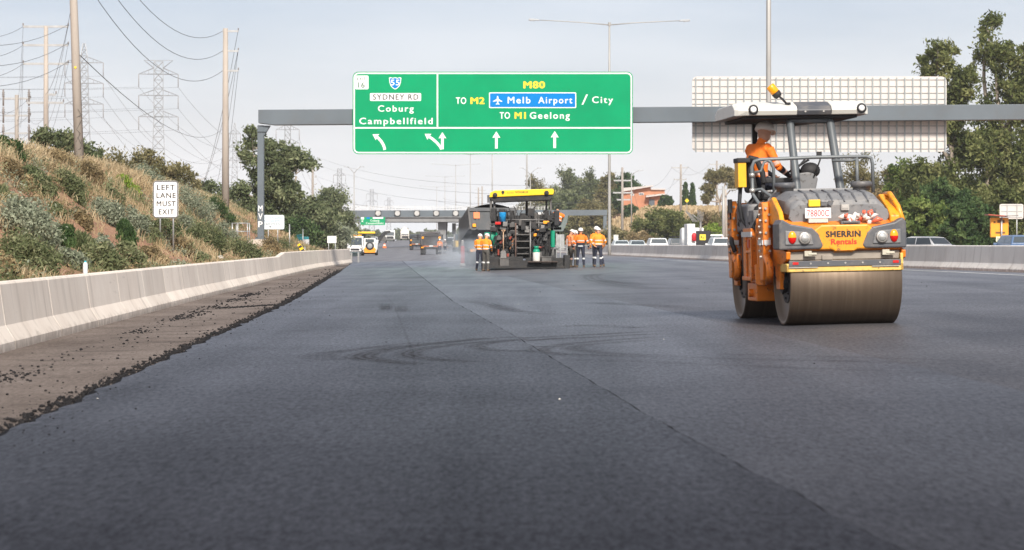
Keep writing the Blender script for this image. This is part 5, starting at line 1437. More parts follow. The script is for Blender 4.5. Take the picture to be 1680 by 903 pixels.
def person(label, loc, rz, scale=1.0, pose=None, top=HIVIS, legs=NAVY, midriff=False, band=REFL, hat=True, group=None, girth=1.0, sleeves='long', forearm=None, braces=False):
    J = {k: Vector(v) for k, v in {**STAND, **(pose or {})}.items()}
    side = (J['sr'] - J['sl']).normalized()
    m = MB(); g = girth; bones = []
    up = (J['neck'] - J['pel'])
    tp = [J['pel'] - up * .18, J['pel'] - up * .05, J['pel'].lerp(J['chest'], .5), J['chest'], J['chest'].lerp(J['neck'], .55), J['chest'].lerp(J['neck'], .86)]
    ell_tube(m, tp, [.13 * g, .172 * g, .165 * g, .19 * g, .205, .15], [.10 * g, .122 * g, .115 * g, .128 * g, .112, .085], side)
    bones.append(('torso', J['pel'] - up * .2, J['chest'].lerp(J['neck'], .9)))
    m.tube([J['chest'].lerp(J['neck'], .75), J['neck'], J['neck'].lerp(J['head'], .6)], [.075, .06, .056], 10); bones.append(('neck', J['neck'] + (J['head'] - J['neck']) * .1, J['neck'].lerp(J['head'], .5)))
    look = J['look'].normalized(); hu = (J['head'] - J['neck']).normalized(); hu = (hu - look * hu.dot(look) * .8).normalized(); hs = look.cross(hu).normalized()
    H = J['head']
    ell_tube(m, [H - hu * .125 + look * .03, H - hu * .09 + look * .02, H - hu * .03 + look * .006, H + hu * .04, H + hu * .09, H + hu * .12], [.035, .06, .075, .079, .062, .025], [.04, .075, .093, .098, .08, .03], hs, 14)
    m.ball(H + look * .095 - hu * .03, (.014, .014, .02), 8, 6)                                   # nose
    m.ball(H + look * .075 - hu * .075, (.028, .028, .014), 8, 6)                                 # mouth and chin
    for s_ in (-1, 1): m.ball(H + hs * s_ * .08 - hu * .02, (.014, .016, .03), 8, 6); m.ball(H + look * .083 + hs * s_ * .03 + hu * .018, (.02, .014, .01), 8, 6)
    bones.append(('head', H - hu * .08, H + hu * .1))
    for s_, S_, E_, W_ in (('l', 'sl', 'el', 'wl'), ('r', 'sr', 'er', 'wr')):
        s0, e0, w0 = J[S_], J[E_], J[W_]
        m.tube([J['chest'].lerp(J['neck'], .6), s0], [.09, .078], 10)
        m.tube([s0, s0.lerp(e0, .4), e0], [.078, .068, .054], 10); m.tube([e0, e0.lerp(w0, .35), w0], [.054, .051, .036], 10)
        bones.append(('uparm', s0, e0)); bones.append(('forearm', e0, w0))
        d = (w0 - e0).normalized(); hd = J.get('h' + s_ + 'd', None) or d
        sd = hd.cross(Vector((0, 0, 1)) if abs(hd.z) < .9 else Vector((0, 1, 0))).normalized()
        inw = sd.cross(hd).normalized()
        if J.get('fl'): inw = -inw
        m.tube([w0, w0 + hd * .03, w0 + hd * .085], [.028, .034, .036], 8); hb = w0 + hd * .085
        for k, (o_, L) in enumerate(((-.03, .065), (-.010, .076), (.010, .071), (.030, .056))):
            b0 = hb + sd * o_ - hd * .015; m.tube([b0, b0 + hd * L * .5 + inw * .008, b0 + hd * L * .85 + inw * .03, b0 + hd * L * .9 + inw * .045], [.0095, .009, .0085, .007], 6)
        b0 = w0 + hd * .03 - sd * .03; m.tube([b0, b0 - sd * .026 + hd * .028, b0 - sd * .030 + hd * .06 + inw * .012], [.012, .0105, .009], 6)
        bones.append(('hand', w0 + d * .01, w0 + hd * .15))
    for Hh, K, A in (('hl', 'kl', 'al'), ('hr', 'kr', 'ar')):
        a, b, c = J[Hh], J[K], J[A]
        m.tube([a + (a - b).normalized() * .03, a.lerp(b, .3), b], [.098 * g, .092, .066], 12); m.tube([b, b.lerp(c, .35), c], [.066, .066, .052], 12)
        fwd = J.get('ft_' + A) or Vector((.0, 1, 0)); fwd = Vector(fwd).normalized()
        m.tube([c - fwd * .055 - Vector((0, 0, .035)), c + fwd * .05 - Vector((0, 0, .04)), c + fwd * .17 - Vector((0, 0, .058))], [.046, .046, .032], 10)
        m.tube([c, c - Vector((0, 0, .06))], [.052, .05], 10)
        bones.append(('thigh', a, b)); bones.append(('shin', b, c.lerp(b, .1))); bones.append(('foot', c + Vector((0, 0, .0)), c + fwd * .15 - Vector((0, 0, .06))))
    tmp = m.build("person", PM)
    rm = tmp.modifiers.new("skin", 'REMESH'); rm.mode = 'VOXEL'; rm.voxel_size = .0115
    sm = tmp.modifiers.new("relax", 'SMOOTH'); sm.factor = .5; sm.iterations = 4
    dg = bpy.context.evaluated_depsgraph_get(); me = bpy.data.meshes.new_from_object(tmp.evaluated_get(dg))
    bpy.data.objects.remove(tmp); me.name = "person"
    me.materials.clear()
    for q in (SKIN, top, legs, band, BOOT, forearm or top): me.materials.append(q)
    nf = len(me.polygons); cen = np.empty(nf * 3, np.float32); me.polygons.foreach_get("center", cen); cen = cen.reshape(-1, 3)
    best = np.full(nf, 9.0); mi = np.zeros(nf, np.int32)
    rad = {'torso': .12, 'neck': .05, 'head': .085, 'uparm': .06, 'forearm': .045, 'hand': .03, 'thigh': .08, 'shin': .06, 'foot': .05}
    for nm, a, b in bones:
        a_, b_ = np.array(a), np.array(b); ab = b_ - a_; t_ = np.clip(((cen - a_) @ ab) / (ab @ ab), 0, 1)
        dd = np.linalg.norm(cen - (a_ + t_[:, None] * ab), axis=1) - rad[nm]
        if nm == 'torso':
            c_ = np.where(t_ < .26, 2, 1)
            if midriff: c_ = np.where(t_ < .46, 2, c_)
            for lo in ((.30, .56) if not midriff else (.17, .56)): c_ = np.where((t_ > lo) & (t_ < lo + .075), 3, c_)
        elif nm in ('neck', 'head', 'hand'): c_ = np.zeros(nf, np.int32)
        elif nm == 'uparm': c_ = np.where((t_ > .72) & (t_ < .9), 3, 1)
        elif nm == 'forearm': c_ = np.where(t_ > .3, 0, 5) if sleeves == 'rolled' else np.where((t_ > .45) & (t_ < .62), 3, 5)
        elif nm == 'thigh': c_ = np.full(nf, 2)
        elif nm == 'shin': c_ = np.where((t_ > .18) & (t_ < .36), 3, 2)
        else: c_ = np.full(nf, 4)
        w_ = dd < best; best = np.where(w_, dd, best); mi = np.where(w_, c_, mi)
    me.polygons.foreach_set("material_index", mi.astype(np.int32)); me.polygons.foreach_set("use_smooth", np.ones(nf, bool)); me.update()
    o = bpy.data.objects.new("person", me); COL.objects.link(o)
    o.location = loc; o.rotation_euler = (0, 0, rz); o.scale = (scale,) * 3
    tag(o, label, "person", group)
    if hat:
        hm = MB(); rot = Matrix((hs, look, hu)).transposed()
        mm = MB(); mm.lathe([(.118, 0), (.120, .02), (.113, .07), (.088, .115), (.045, .138), (.0, .142)], (0, 0, 0), n=18); mm.v = [(x, y * 1.18, z) for x, y, z in mm.v]
        mm.lathe([(.119, -.006), (.125, 0), (.119, .008)], (0, .0, 0), n=18)
        br = [(.118 * math.cos(a), .118 * 1.2 * math.sin(a)) for a in [R(20 + k * 14) for k in range(11)]] + [(.10 * math.cos(a), .118 + .048 * math.sin(a)) for a in [R(160 - k * 14) for k in range(11)]]
        mm.prism(br, 'Z', -.006, .004)
        for k in (-1, 0, 1): mm.tube([(k * .03, -.11, .085), (k * .03, 0, .146), (k * .03, .11, .085)], .009, 5)
        hm.v = [tuple(H + hu * .035 + rot @ Vector(v)) for v in mm.v]; hm.f, hm.m, hm.s = mm.f, mm.m, mm.s
        hm.build("hard_hat", HATW, o)
    if braces:
        bm_ = MB()
        bm_.build("vest_trim", NAVY, o) if False else None
    return o

# ------------------------------------------------------------------ tandem road roller
OR = mat("roller_orange", (0.80, 0.215, 0.012), .42, var=.08, vs_=1.5, dirt=(.30, .13, .05), dirt_amt=.55, dirt_scale=3.5, coat=.1, splat=(.06, .035, .022))
ORY = mat("roller_amber", (0.86, 0.33, 0.012), .40, var=.07, vs_=1.5, dirt=(.40, .2, .05), dirt_amt=.4, dirt_scale=3.5, coat=.1, splat=(.06, .035, .022))
YEL = mat("scraper_yellow", (0.78, 0.50, 0.12), .55, var=.1, vs_=2, dirt=(.4, .29, .15), dirt_amt=.6, dirt_scale=5, splat=(.12, .085, .05))
GP = mat("grey_plastic", (0.165, 0.168, 0.175), .55, var=.08, vs_=2, dirt=(.34, .31, .28), dirt_amt=.6, dirt_scale=3, splat=(.06, .055, .05))
GPD = mat("dark_grey_plastic", (0.078, 0.083, 0.095), .5, var=.1, vs_=3, dirt=(.22, .195, .17), dirt_amt=.6, dirt_scale=4)
ROPS = mat("rops_grey", (0.095, 0.108, 0.118), .45, var=.1, vs_=3)
CREAM = mat("roof_cream", (0.66, 0.65, 0.60), .4, var=.05, vs_=2, dirt=(.45, .43, .38), dirt_amt=.6, dirt_scale=2, coat=.05)
BLK = mat("black_rubber", (0.02, 0.02, 0.022), .7, var=.2, vs_=6)
DRK = mat("machine_black", (0.028, 0.028, 0.030), .6, var=.25, vs_=5, dirt=(.10, .085, .07), dirt_amt=.4, dirt_scale=6)
SILV = mat("bare_metal", (0.48, 0.46, 0.43), .4, metal=.7, var=.15, vs_=8)
REDL = mat("lamp_red", (0.55, 0.012, 0.01), .2, var=.05)
AMBL = mat("lamp_amber", (0.95, 0.36, 0.01), .2, var=.05)
CLR = mat("lamp_clear", (0.55, 0.55, 0.53), .15, metal=.5, var=.1, vs_=20)
def drum_mat():
    m = bpy.data.materials.new("drum_steel"); m.use_nodes = True
    n, l = m.node_tree.nodes, m.node_tree.links; b = n["Principled BSDF"]
    tc = n.new("ShaderNodeTexCoord"); mp = n.new("ShaderNodeMapping"); mp.inputs["Scale"].default_value = (9, .25, .25); l.new(tc.outputs["Object"], mp.inputs[0])
    a = n.new("ShaderNodeTexNoise"); a.inputs["Scale"].default_value = 1.5; a.inputs["Detail"].default_value = 7; a.inputs["Roughness"].default_value = .7; l.new(mp.outputs[0], a.inputs["Vector"])
    r = n.new("ShaderNodeValToRGB"); r.color_ramp.elements[0].position = .25; r.color_ramp.elements[1].position = .85
    r.color_ramp.elements[0].color = (.15, .110, .080, 1); r.color_ramp.elements[1].color = (.28, .218, .165, 1)
    k = r.color_ramp.elements.new(.55); k.color = (.19, .143, .104, 1)
    l.new(a.outputs[0], r.inputs[0]); l.new(r.outputs[0], b.inputs["Base Color"])
    b.inputs["Roughness"].default_value = .5; b.inputs["Metallic"].default_value = .72
    return m
DRUM = drum_mat()
nearc = Vector((4.53, 33.9, 0)); YAW = R(5.0)
ax = Vector((-math.sin(YAW), math.cos(YAW), 0)); base = nearc + ax * 1.65; base.z = gz(base.x + .05 * base.y, base.y) - .022; TILT = Euler((0, -.02, YAW))
t = thing("road_roller", "orange tandem road roller with cream roof and steel drums on the new asphalt", "road roller", base, YAW); t.rotation_euler = TILT
for yc, lab in ((-1.65, None), (1.65, None)):
    m = MB(); hw = .775; Rr = .61
    prof = [(Rr - .055, -hw + .07), (Rr - .05, -hw + .002), (Rr - .012, -hw), (Rr, -hw + .012), (Rr, hw - .012), (Rr - .012, hw), (Rr - .05, hw - .002), (Rr - .055, hw - .07)]
    m.lathe(prof, (0, yc, Rr), (1, 0, 0), 72)
    dr = m.build("drum", DRUM, t)
    m = MB()
    for s_ in (-1, 1):
        m.cyl((s_ * (hw - .085), yc, Rr), .30, .06, (1, 0, 0), 28); m.cyl((s_ * (hw - .04), yc, Rr), .16, .10, (1, 0, 0), 20)
        for k in range(8): m.cyl((s_ * (hw - .05), yc + .23 * math.cos(k * .785), Rr + .23 * math.sin(k * .785)), .022, .04, (1, 0, 0), 6)
    m.build("drum_hub", DRK, dr)
    # drum frame: side plates reaching down to the axle
    for s_ in (-1, 1):
        x0 = s_ * .80; m = MB(); d_ = 1 if yc > 0 else -1
        yy = lambda v: yc + d_ * v
        m.prism([(yy(-.62), .98), (yy(-.52), 1.10), (yy(.10), 1.10), (yy(.62), 1.02), (yy(.60), .92), (yy(.20), .82), (yy(.13), .50), (yy(-.13), .50), (yy(-.2), .80), (yy(-.55), .90)], 'X', x0 - .03, x0 + .03)
        m.build("drum_fork", OR, t, bevel=.012)
# tall bolted fork plates on the left flank, and towing eyes
for yc, top in ((-1.18, 1.72), (1.30, 1.78)):
    d_ = 1 if yc > 0 else -1
    m = MB(); m.prism([(yc - .10, .62), (yc + .12, .62), (yc + .19, 1.2), (yc + .15, top - .03), (yc + .08, top), (yc - .10, top), (yc - .16, top - .1), (yc - .18, 1.15)], 'X', -.97, -.87)
    m.bb(-.97, -.62, yc + .02, yc + .10, 1.1, top - .03)
    f_ = m.build("fork_plate", OR, t, bevel=.015)
    m = MB()
    for k in range(9):
        zz = top - .09 - k * .085; m.cyl((-.985, yc - .06 + .07 * (k % 2), zz), .021, .035, (1, 0, 0), 6); m.cyl((-.93 + .05 * (k % 2), yc - .18, zz), .019, .03, (0, 1, 0), 6)
    m.build("bolt", SILV, f_)
    m = MB(); m.bb(-.985, -.97, yc - .17, yc + .17, 1.12, 1.19); m.bb(-.96, -.87, yc - .20, yc - .185, 1.12, 1.19); m.build("reflective_tape", REFL, f_)
    m = MB(); m.tube([(-.95, yc - .25, .95), (-.93, yc - .38, .86), (-.93, yc - .42, .72), (-.93, yc - .3, .62)], .055, 8); m.build("tow_hook", OR, t)
# near-end frame and the branded orange panel
m = MB(); m.prism([(-2.24, 1.06), (-2.20, 1.02), (-.9, 1.02), (-.62, 1.16), (-.62, 1.46), (-1.95, 1.46), (-2.20, 1.36), (-2.26, 1.28)], 'X', -.80, .80); near = m.build("frame", OR, t, bevel=.03)
m = MB(); m.prism([(-.42, 1.06), (-.36, 1.045), (-.20, 1.045), (-.15, 1.015), (.10, 1.015), (.15, 1.045), (.30, 1.045), (.36, 1.06), (.40, 1.30), (.30, 1.38), (-.34, 1.38), (-.46, 1.30)], 'Y', -2.285, -2.22)
pn = m.build("front_panel", ORY, t, bevel=.02)
m = MB(); m.text("SHERRIN", -.285, .20, 1.215, .078, -2.287, off=.03, sp=1.08, th=.008); m.build("lettering", BLACK, pn)
m = MB(); m.text("Rentals", -.215, .145, 1.115, .072, -2.287, off=.02, sp=1.02, th=.008); m.build("red_lettering", mat("letter_red", (.62, .04, .015), .5), pn)
m = MB(); m.cyl((-.20, -2.0, 1.02), .05, .06); m.prism([(-2.30, 1.03), (-2.2, 1.0), (-2.2, 1.06)], 'X', -.16, .10); m.build("frame_lip", ORY, pn)
# headlight housings
for s_ in (-1, 1):
    m = MB()
    X = lambda a: -.05 + s_ * a
    pol = [(X(.885), 1.05), (X(.885), 1.40), (X(.84), 1.47), (X(.72), 1.40), (X(.42), 1.345), (X(.34), 1.27), (X(.27), 1.10), (X(.30), 1.055)]
    if s_ < 0: pol = pol[::-1]
    m.prism(pol, 'Y', -2.30, -1.86)
    hsg = m.build("headlight_housing", GPD, t, bevel=.022)
    m = MB(); m.prism([(X(.80), 1.115), (X(.80), 1.31), (X(.50), 1.29), (X(.44), 1.25), (X(.41), 1.115)], 'Y', -2.318, -2.298); m.build("recess", GP, hsg, bevel=.01)
    m = MB(); m.lathe([(.083, 0), (.083, .025), (.07, .03)], (X(.535), -2.315, 1.205), (0, -1, 0), 22, 1); m.lathe([(.066, .022), (.05, .04), (.02, .048), (.0, .05)], (X(.535), -2.315, 1.205), (0, -1, 0), 22, 0)
    m.build("headlight", [CLR, SILV], hsg)
    m = MB()
    mm = MB(); mm.ball((0, 0, 0), (.058, .035, .088), 16, 10)
    for f_ in mm.f:
        zc = sum(mm.v[i][2] for i in f_) / len(f_); m.f.append(f_); m.m.append(1 if zc > .012 else 0); m.s.append(True)
    m.v = [(x + X(.705), y - 2.318, z + 1.215) for x, y, z in mm.v]; m.build("tail_lamp", [REDL, AMBL], hsg)
# scraper bar and beam above the near drum
m = MB(); m.bb(-.80, .76, -2.20, -2.02, .905, 1.02); m.bb(-.33, -.18, -2.23, -2.2, .9, .97); m.build("sprinkler_beam", mat("dusty_beam", (.30, .265, .225), .8, var=.15, vs_=4), t, bevel=.01)
m = MB(); m.bb(-.83, .79, -2.27, -2.22, .745, .845); m.bb(-.83, -.79, -2.27, -1.6, .745, .86); m.bb(.75, .79, -2.27, -1.6, .745, .98); sc_ = m.build("scraper_bar", YEL, t, bevel=.008)
m = MB(); m.bb(-.80, .755, -2.285, -2.265, .815, .895); m.build("bar_strip", GPD, sc_, bevel=.005)
m = MB(); m.bb(-.80, -.40, -2.29, -2.268, .800, .812); m.bb(.35, .73, -2.29, -2.268, .800, .812)
for k in range(7): m.cyl((-.74 + k * .24, -2.287, .858), .013, .012, (0, 1, 0), 8)
m.build("bolt", SILV, sc_)
for x in (-.71, .68): m = MB(); m.bb(x - .04, x + .04, -2.294, -2.284, .845, .88); m.build("red_reflector", REDL, sc_)
for x in (-.53, .55):
    m = MB(); m.bb(x - .05, x + .05, -2.28, -2.2, .955, 1.03); m.cyl((x + .06, -2.27, .985), .02, .12, (1, 0, 0), 10); m.build("latch", mat("pale_bracket", (.5, .47, .38), .6), t, bevel=.006)
# grey water tank with ribs and caps
m = MB()
secs = [(-2.02, 1.44, 1.62, -.70, .62), (-1.96, 1.44, 1.72, -.72, .63), (-1.80, 1.44, 1.82, -.75, .60), (-1.5, 1.44, 1.865, -.78, .58), (-.95, 1.44, 1.87, -.80, .57)]
vs_ = []; 
for y, z0, z1, xa_, xb_ in secs:
    h_ = z1 - z0
    vs_ += [(xa_ + .06, y, z0), (xa_, y, z0 + h_ * .30), (xa_ + .02, y, z0 + h_ * .72), (xa_ + .13, y, z1), (xb_ - .12, y, z1), (xb_ - .01, y, z0 + h_ * .68), (xb_ + .01, y, z0 + h_ * .3), (xb_ - .03, y, z0)]
n = 8
m.add(vs_, [tuple(range(n))[::-1], tuple(range(n * 4, n * 5))] + [(i * n + j, i * n + (j + 1) % n, (i + 1) * n + (j + 1) % n, (i + 1) * n + j)[::-1] for i in range(4) for j in range(n)])
m.f = [f_[::-1] for f_ in m.f]
tk = m.build("water_tank", GP, t, bevel=.035, seg=3)
m = MB()
for k in range(6):
    x = -.46 + k * .165; m.tube([(x + .02, -1.985, 1.70), (x, -1.83, 1.80), (x - .03, -1.52, 1.868)], [.012, .022, .014], 6)
m.build("rib", GPD, tk)
for x in (-.62, .47):
    m = MB(); m.lathe([(.12, 0), (.12, .05), (.15, .055), (.15, .115), (.13, .13), (.0, .132)], (x, -1.22, 1.86), n=22); m.build("filler_cap", GPD, tk)
m = MB(); m.lathe([(.035, 0), (.035, .012), (.02, .016)], (.44, -2.03, 1.55), (0, -1, 0), 14); m.build("drain_plug", GPD, tk)
m = MB(); m.bb(-.53, -.17, -2.13, -2.115, 1.475, 1.615); pl = m.build("number_plate", WHITE, t, bevel=.004)
m = MB(); m.text("78800C", -.505, -.195, 1.50, .088, -2.131, off=-.004, sp=1.02, th=.006); m.build("lettering", mat("plate_red", (.42, .03, .04), .5), pl)
m = MB(); m.bb(-.48, -.21, -2.12, -2.05, 1.415, 1.472); m.build("plate_bracket", mat("pale_plate", (.55, .50, .45), .6), t)
m = MB(); m.bb(-.47, -.31, -2.10, -2.03, 1.635, 1.73); m.build("yellow_box", mat("box_yellow", (.80, .52, .02), .5), t, bevel=.008)
m = MB(); m.bb(-.30, -.215, -2.09, -2.04, 1.645, 1.70); m.cyl((-.17, -2.08, 1.68), .035, .05, (0, 1, 0)); m.build("switch", GPD, t)
m = MB(); m.bb(-.01, .10, -2.06, -2.02, 1.58, 1.66); m.bb(.0, .09, -2.07, -2.05, 1.6, 1.645); m.build("plate_bracket", SILV, t)
# plastic bag of orange-and-white tape lying on the frame
m = MB(); rr = random.Random(8)
for k in range(34):
    x = rr.uniform(-.02, .54); q0 = Vector((x, -2.13 + rr.uniform(-.05, .05), 1.44 + rr.uniform(-.03, .10) * (1 - 1.2 * abs(x - .24)))); q1 = q0 + Vector((rr.uniform(-.16, .16), rr.uniform(-.03, .03), rr.uniform(-.05, .05)))
    m.tube([q0, q0.lerp(q1, .5) + Vector((0, -.02, .02)), q1], [.012, rr.uniform(.025, .05), .010], 6, mi=rr.choice((0, 0, 0, 1, 1)))
o = m.build("tape_bag", [mat("tape_orange", (.80, .16, .09), .3), mat("film_white", (.72, .66, .62), .2, var=.15, vs_=20)])
o.location = base; o.rotation_euler = TILT; tag(o, "crumpled clear bag of orange and white tape resting on the roller's frame", "bag")
m = MB(); m.bb(-.05, .22, -2.2, -2.1, 1.385, 1.43); m.bb(-.02, .19, -2.215, -2.2, 1.40, 1.42); m.build("tool_bracket", GPD, t, bevel=.006)
# right side bracket
m = MB(); m.prism([(-2.1, 1.40), (-1.1, 1.40), (-1.1, 1.76), (-1.45, 1.80), (-1.95, 1.60), (-2.1, 1.5)], 'X', .66, .80); m.build("side_cover", ORY, t, bevel=.02)
m = MB(); m.tube([(.84, -2.08, 1.42), (.80, -1.98, 1.62), (.76, -1.7, 1.80), (.78, -1.3, 1.80)], .036, 8); m.build("grab_rail", ORY, t)
m = MB(); m.prism([(-2.1, 1.40), (-1.0, 1.40), (-1.0, 1.72), (-1.5, 1.78), (-1.95, 1.58)], 'X', -.87, -.80); m.build("side_cover", ORY, t, bevel=.02)
# middle joint and left flank panels
m = MB(); m.bb(-.80, .62, -.55, .62, .55, 1.10); m.bb(-.68, .5, -.62, 1.0, 1.10, 1.30); md = m.build("centre_frame", OR, t, bevel=.02)
m = MB(); m.bb(-.93, -.80, -.30, .42, .62, 1.36); m.bb(-.955, -.93, -.33, -.27, .62, 1.36); m.bb(-.955, -.93, .08, .13, .66, 1.3); m.bb(-.955, -.93, -.30, .42, .60, .66); m.bb(-.955, -.93, -.3, .1, 1.0, 1.04)
m.build("flank_panel", OR, md, bevel=.01)
m = MB(); m.bb(-.957, -.935, -.34, .42, 1.235, 1.31); m.build("reflective_tape", REFL, md)
m = MB(); m.bb(-.945, -.93, -.12, .04, 1.08, 1.2); m.build("warning_label", mat("label_red", (.55, .09, .03), .5), md)
m = MB(); m.cyl((-.88, -.72, 1.02), .062, .95, (0, .08, 1), 14); m.cyl((-.88, -.70, .70), .09, .28, (0, .08, 1), 14); m.cyl((-.88, -.74, 1.34), .08, .12, (0, .08, 1), 14); m.build("steering_cylinder", OR, md)
m = MB(); m.bb(-.86, -.50, -.2, .5, .30, .56); m.cyl((-.7, .1, .42), .06, .45, (1, 0, 0)); m.build("lower_bracket", OR, md, bevel=.015)
m = MB(); m.tube([(-.955, .50, .78), (-1.0, .5, .78), (-1.0, .5, .98), (-.955, .5, .98)], .016, 6); m.build("handle", OR, md)
m = MB(); m.prism([(.42, .98), (1.1, 1.02), (1.25, 1.5), (1.1, 1.62), (.55, 1.60), (.40, 1.3)], 'X', -.80, .62); m.build("far_frame", OR, t, bevel=.03)
m = MB(); m.bb(-.80, .62, 1.5, 2.3, 1.02, 1.62); m.build("engine_hood", ORY, t, bevel=.06)
m = MB(); m.bb(-.86, -.70, .62, .92, .35, 1.3); m.tube([(-.84, .66, .62), (-.86, .62, .40), (-.80, .70, .34)], .03, 6); m.build("scraper_arm", mat("dusty_iron", (.11, .09, .075), .8, var=.2, vs_=6), t, bevel=.01)
rr = random.Random(4); m = MB()
for k in range(12):
    y0 = rr.uniform(-.5, .9); z0 = rr.uniform(1.1, 1.35); m.tube([(-.78, y0, z0), (-.86 - rr.random() * .06, y0 + .1, z0 + .18), (-.80, y0 + rr.uniform(-.2, .2), z0 + .4), (-.7, y0, z0 + .5)], .017, 6)
m.tube([(-.95, .98, 1.02), (-.99, 1.02, 1.15), (-.97, 1.15, 1.22), (-.93, 1.3, 1.1), (-.95, 1.2, .98)], .035, 8)
m.tube([(-.80, -.95, .95), (-.84, -1.3, .75), (-.80, -1.6, .62)], .022, 6)
m.build("hose", BLK, t)
# operator platform, seat, console, rails
m = MB(); m.bb(-.86, .70, -.62, 1.5, 1.44, 1.52); m.bb(-.80, .55, -.60, -.50, 1.30, 1.46); m.build("platform", DRK, t, bevel=.01)
m = MB(); m.bb(-.90, -.74, -.28, .12, 1.34, 1.62); m.bb(-.91, -.90, -.2, .05, 1.45, 1.58); m.build("step_box", GP, t, bevel=.015)
m = MB(); m.bb(-.90, -.62, .20, 1.10, 1.30, 1.72); m.bb(-.72, -.60, -.5, .0, 1.52, 1.60); m.build("fuel_tank", GP, t, bevel=.05)
sx_, sy_ = -.42, .78
m = MB(); m.bb(sx_ - .26, sx_ + .28, sy_ - .26, sy_ + .26, 1.78, 1.90); st = m.build("seat", BLK, t, bevel=.04)
m = MB(); m.box((sx_ - .34, sy_, 2.15), (.12, .50, .52), (0, R(-8), 0)); m.build("backrest", BLK, st, bevel=.045)
m = MB(); m.bb(sx_ - .18, sx_ + .2, sy_ - .2, sy_ + .2, 1.60, 1.79)
for k in range(4): m.bb(sx_ - .24, sx_ + .25, sy_ - .26, sy_ + .26, 1.60 + k * .045, 1.622 + k * .045)
m.bb(sx_ - .12, sx_ + .15, sy_ - .15, sy_ + .15, 1.50, 1.62); m.build("seat_base", DRK, st)
m = MB(); m.bb(sx_ - .2, sx_ + .25, sy_ - .36, sy_ - .28, 2.02, 2.10); m.bb(sx_ - .2, sx_ + .25, sy_ + .28, sy_ + .36, 2.02, 2.10); m.bb(sx_ - .22, sx_ - .16, sy_ - .36, sy_ - .30, 1.86, 2.04); m.bb(sx_ - .22, sx_ - .16, sy_ + .30, sy_ + .36, 1.86, 2.04); m.build("armrest", BLK, st, bevel=.02)
m = MB(); m.bb(sx_ + .02, sx_ + .07, sy_ - .275, sy_ - .262, 1.82, 1.88); m.build("seat_clip", REDL, st)
m = MB(); m.bb(-.985, -.865, .40, .70, 1.97, 2.335); m.bb(-.99, -.985, .41, .69, 2.18, 2.19); tb = m.build("tool_box", mat("toolbox_yellow", (.86, .43, .01), .45, var=.06, dirt=(.5, .25, .03), dirt_amt=.4, dirt_scale=5), t, bevel=.015)
m = MB(); m.bb(-1.0, -.80, .38, .72, 2.33, 2.40); m.tube([(-.82, .42, 2.40), (-.70, .44, 2.38), (-.62, .42, 2.18), (-.60, .42, 2.02)], .045, 8); m.build("box_lid", BLK, tb, bevel=.02)
m = MB(); m.tube([(-.93, .55, 1.97), (-.95, .55, 1.72), (-.93, .5, 1.50), (-.86, .3, 1.36), (-.70, .1, 1.34)], .03, 8); m.tube([(-1.02, .9, 1.5), (-1.03, .9, 1.72), (-1.0, .9, 1.76)], .014, 6); m.box((-1.03, .9, 1.70), (.05, .12, .2)); m.build("mirror_bracket", BLK, t)
m = MB(); m.tube([(-.06, .40, 1.5), (-.04, .42, 1.85), (0, .45, 2.10)], .05, 8); m.prism([(-.13, 1.90), (.15, 1.90), (.19, 2.08), (.10, 2.18), (-.09, 2.16)], 'Y', .32, .62); cs = m.build("console", GP, t, bevel=.02)
m = MB(); mm = MB(); mm.ball((0, 0, 0), (.15, .14, .12), 16, 10); m.v = [(x + .10, y + .45, z + 2.20) for x, y, z in mm.v]; m.f, m.m, m.s = mm.f, mm.m, mm.s; m.build("console_hood", BLK, cs)
m = MB(); m.lathe([(.19, -.014), (.205, 0), (.19, .014), (.176, 0)], (-.06, .62, 2.26), (-.5, .1, .85), 22); m.tube([(-.06, .62, 2.26), (0, .5, 2.12)], .02, 6); m.tube([(-.24, .64, 2.16), (.12, .6, 2.36)], .012, 5); m.build("steering_wheel", BLK, cs)
m = MB(); m.tube([(-.30, .30, 1.9), (-.12, .28, 2.24), (.02, .26, 2.40)], .015, 6); m.tube([(.12, .3, 2.1), (.22, .3, 2.35), (.2, .3, 2.42)], .012, 6); m.bb(.17, .24, .27, .33, 2.40, 2.47); m.build("lever", BLK, cs)
RAIL = mat("rail_grey", (0.13, 0.145, 0.155), .4, var=.1, vs_=4)
y_ = -.42
m = MB(); m.tube([(-.72, -.98, 1.50), (-.84, -.7, 1.62), (-.93, y_, 1.85), (-.935, y_, 2.24), (-.90, y_, 2.32), (-.82, y_, 2.345), (.0, y_, 2.365), (.74, y_, 2.365), (.81, y_, 2.34), (.83, y_, 2.26), (.83, y_, 1.84)], .026, 9)
m.build("guard_rail", RAIL, t)
for pts_, r_ in (([(-.62, y_, 1.86), (-.62, y_, 2.22), (-.66, y_, 2.31), (-.72, y_, 2.34)], .024), ([(.60, y_, 1.86), (.60, y_, 2.36)], .024), ([(-.93, y_, 1.90), (-.8, y_, 1.92), (-.68, -.7, 1.78), (-.6, -.95, 1.70)], .024), ([(-.9, y_, 2.16), (-.80, y_, 2.18), (-.76, y_, 2.30), (-.7, y_, 2.34)], .02), ([(.24, y_, 2.31), (.52, y_, 2.31), (.60, y_, 2.33)], .02)):
    m = MB(); m.tube(pts_, r_, 8); m.build("guard_rail", RAIL, t)
for zz in (1.90, 2.12): m = MB(); m.lathe([(.032, -.03), (.042, -.025), (.042, .025), (.032, .03)], (-.935, y_, zz), n=12); m.build("rail_clamp", SILV, t)
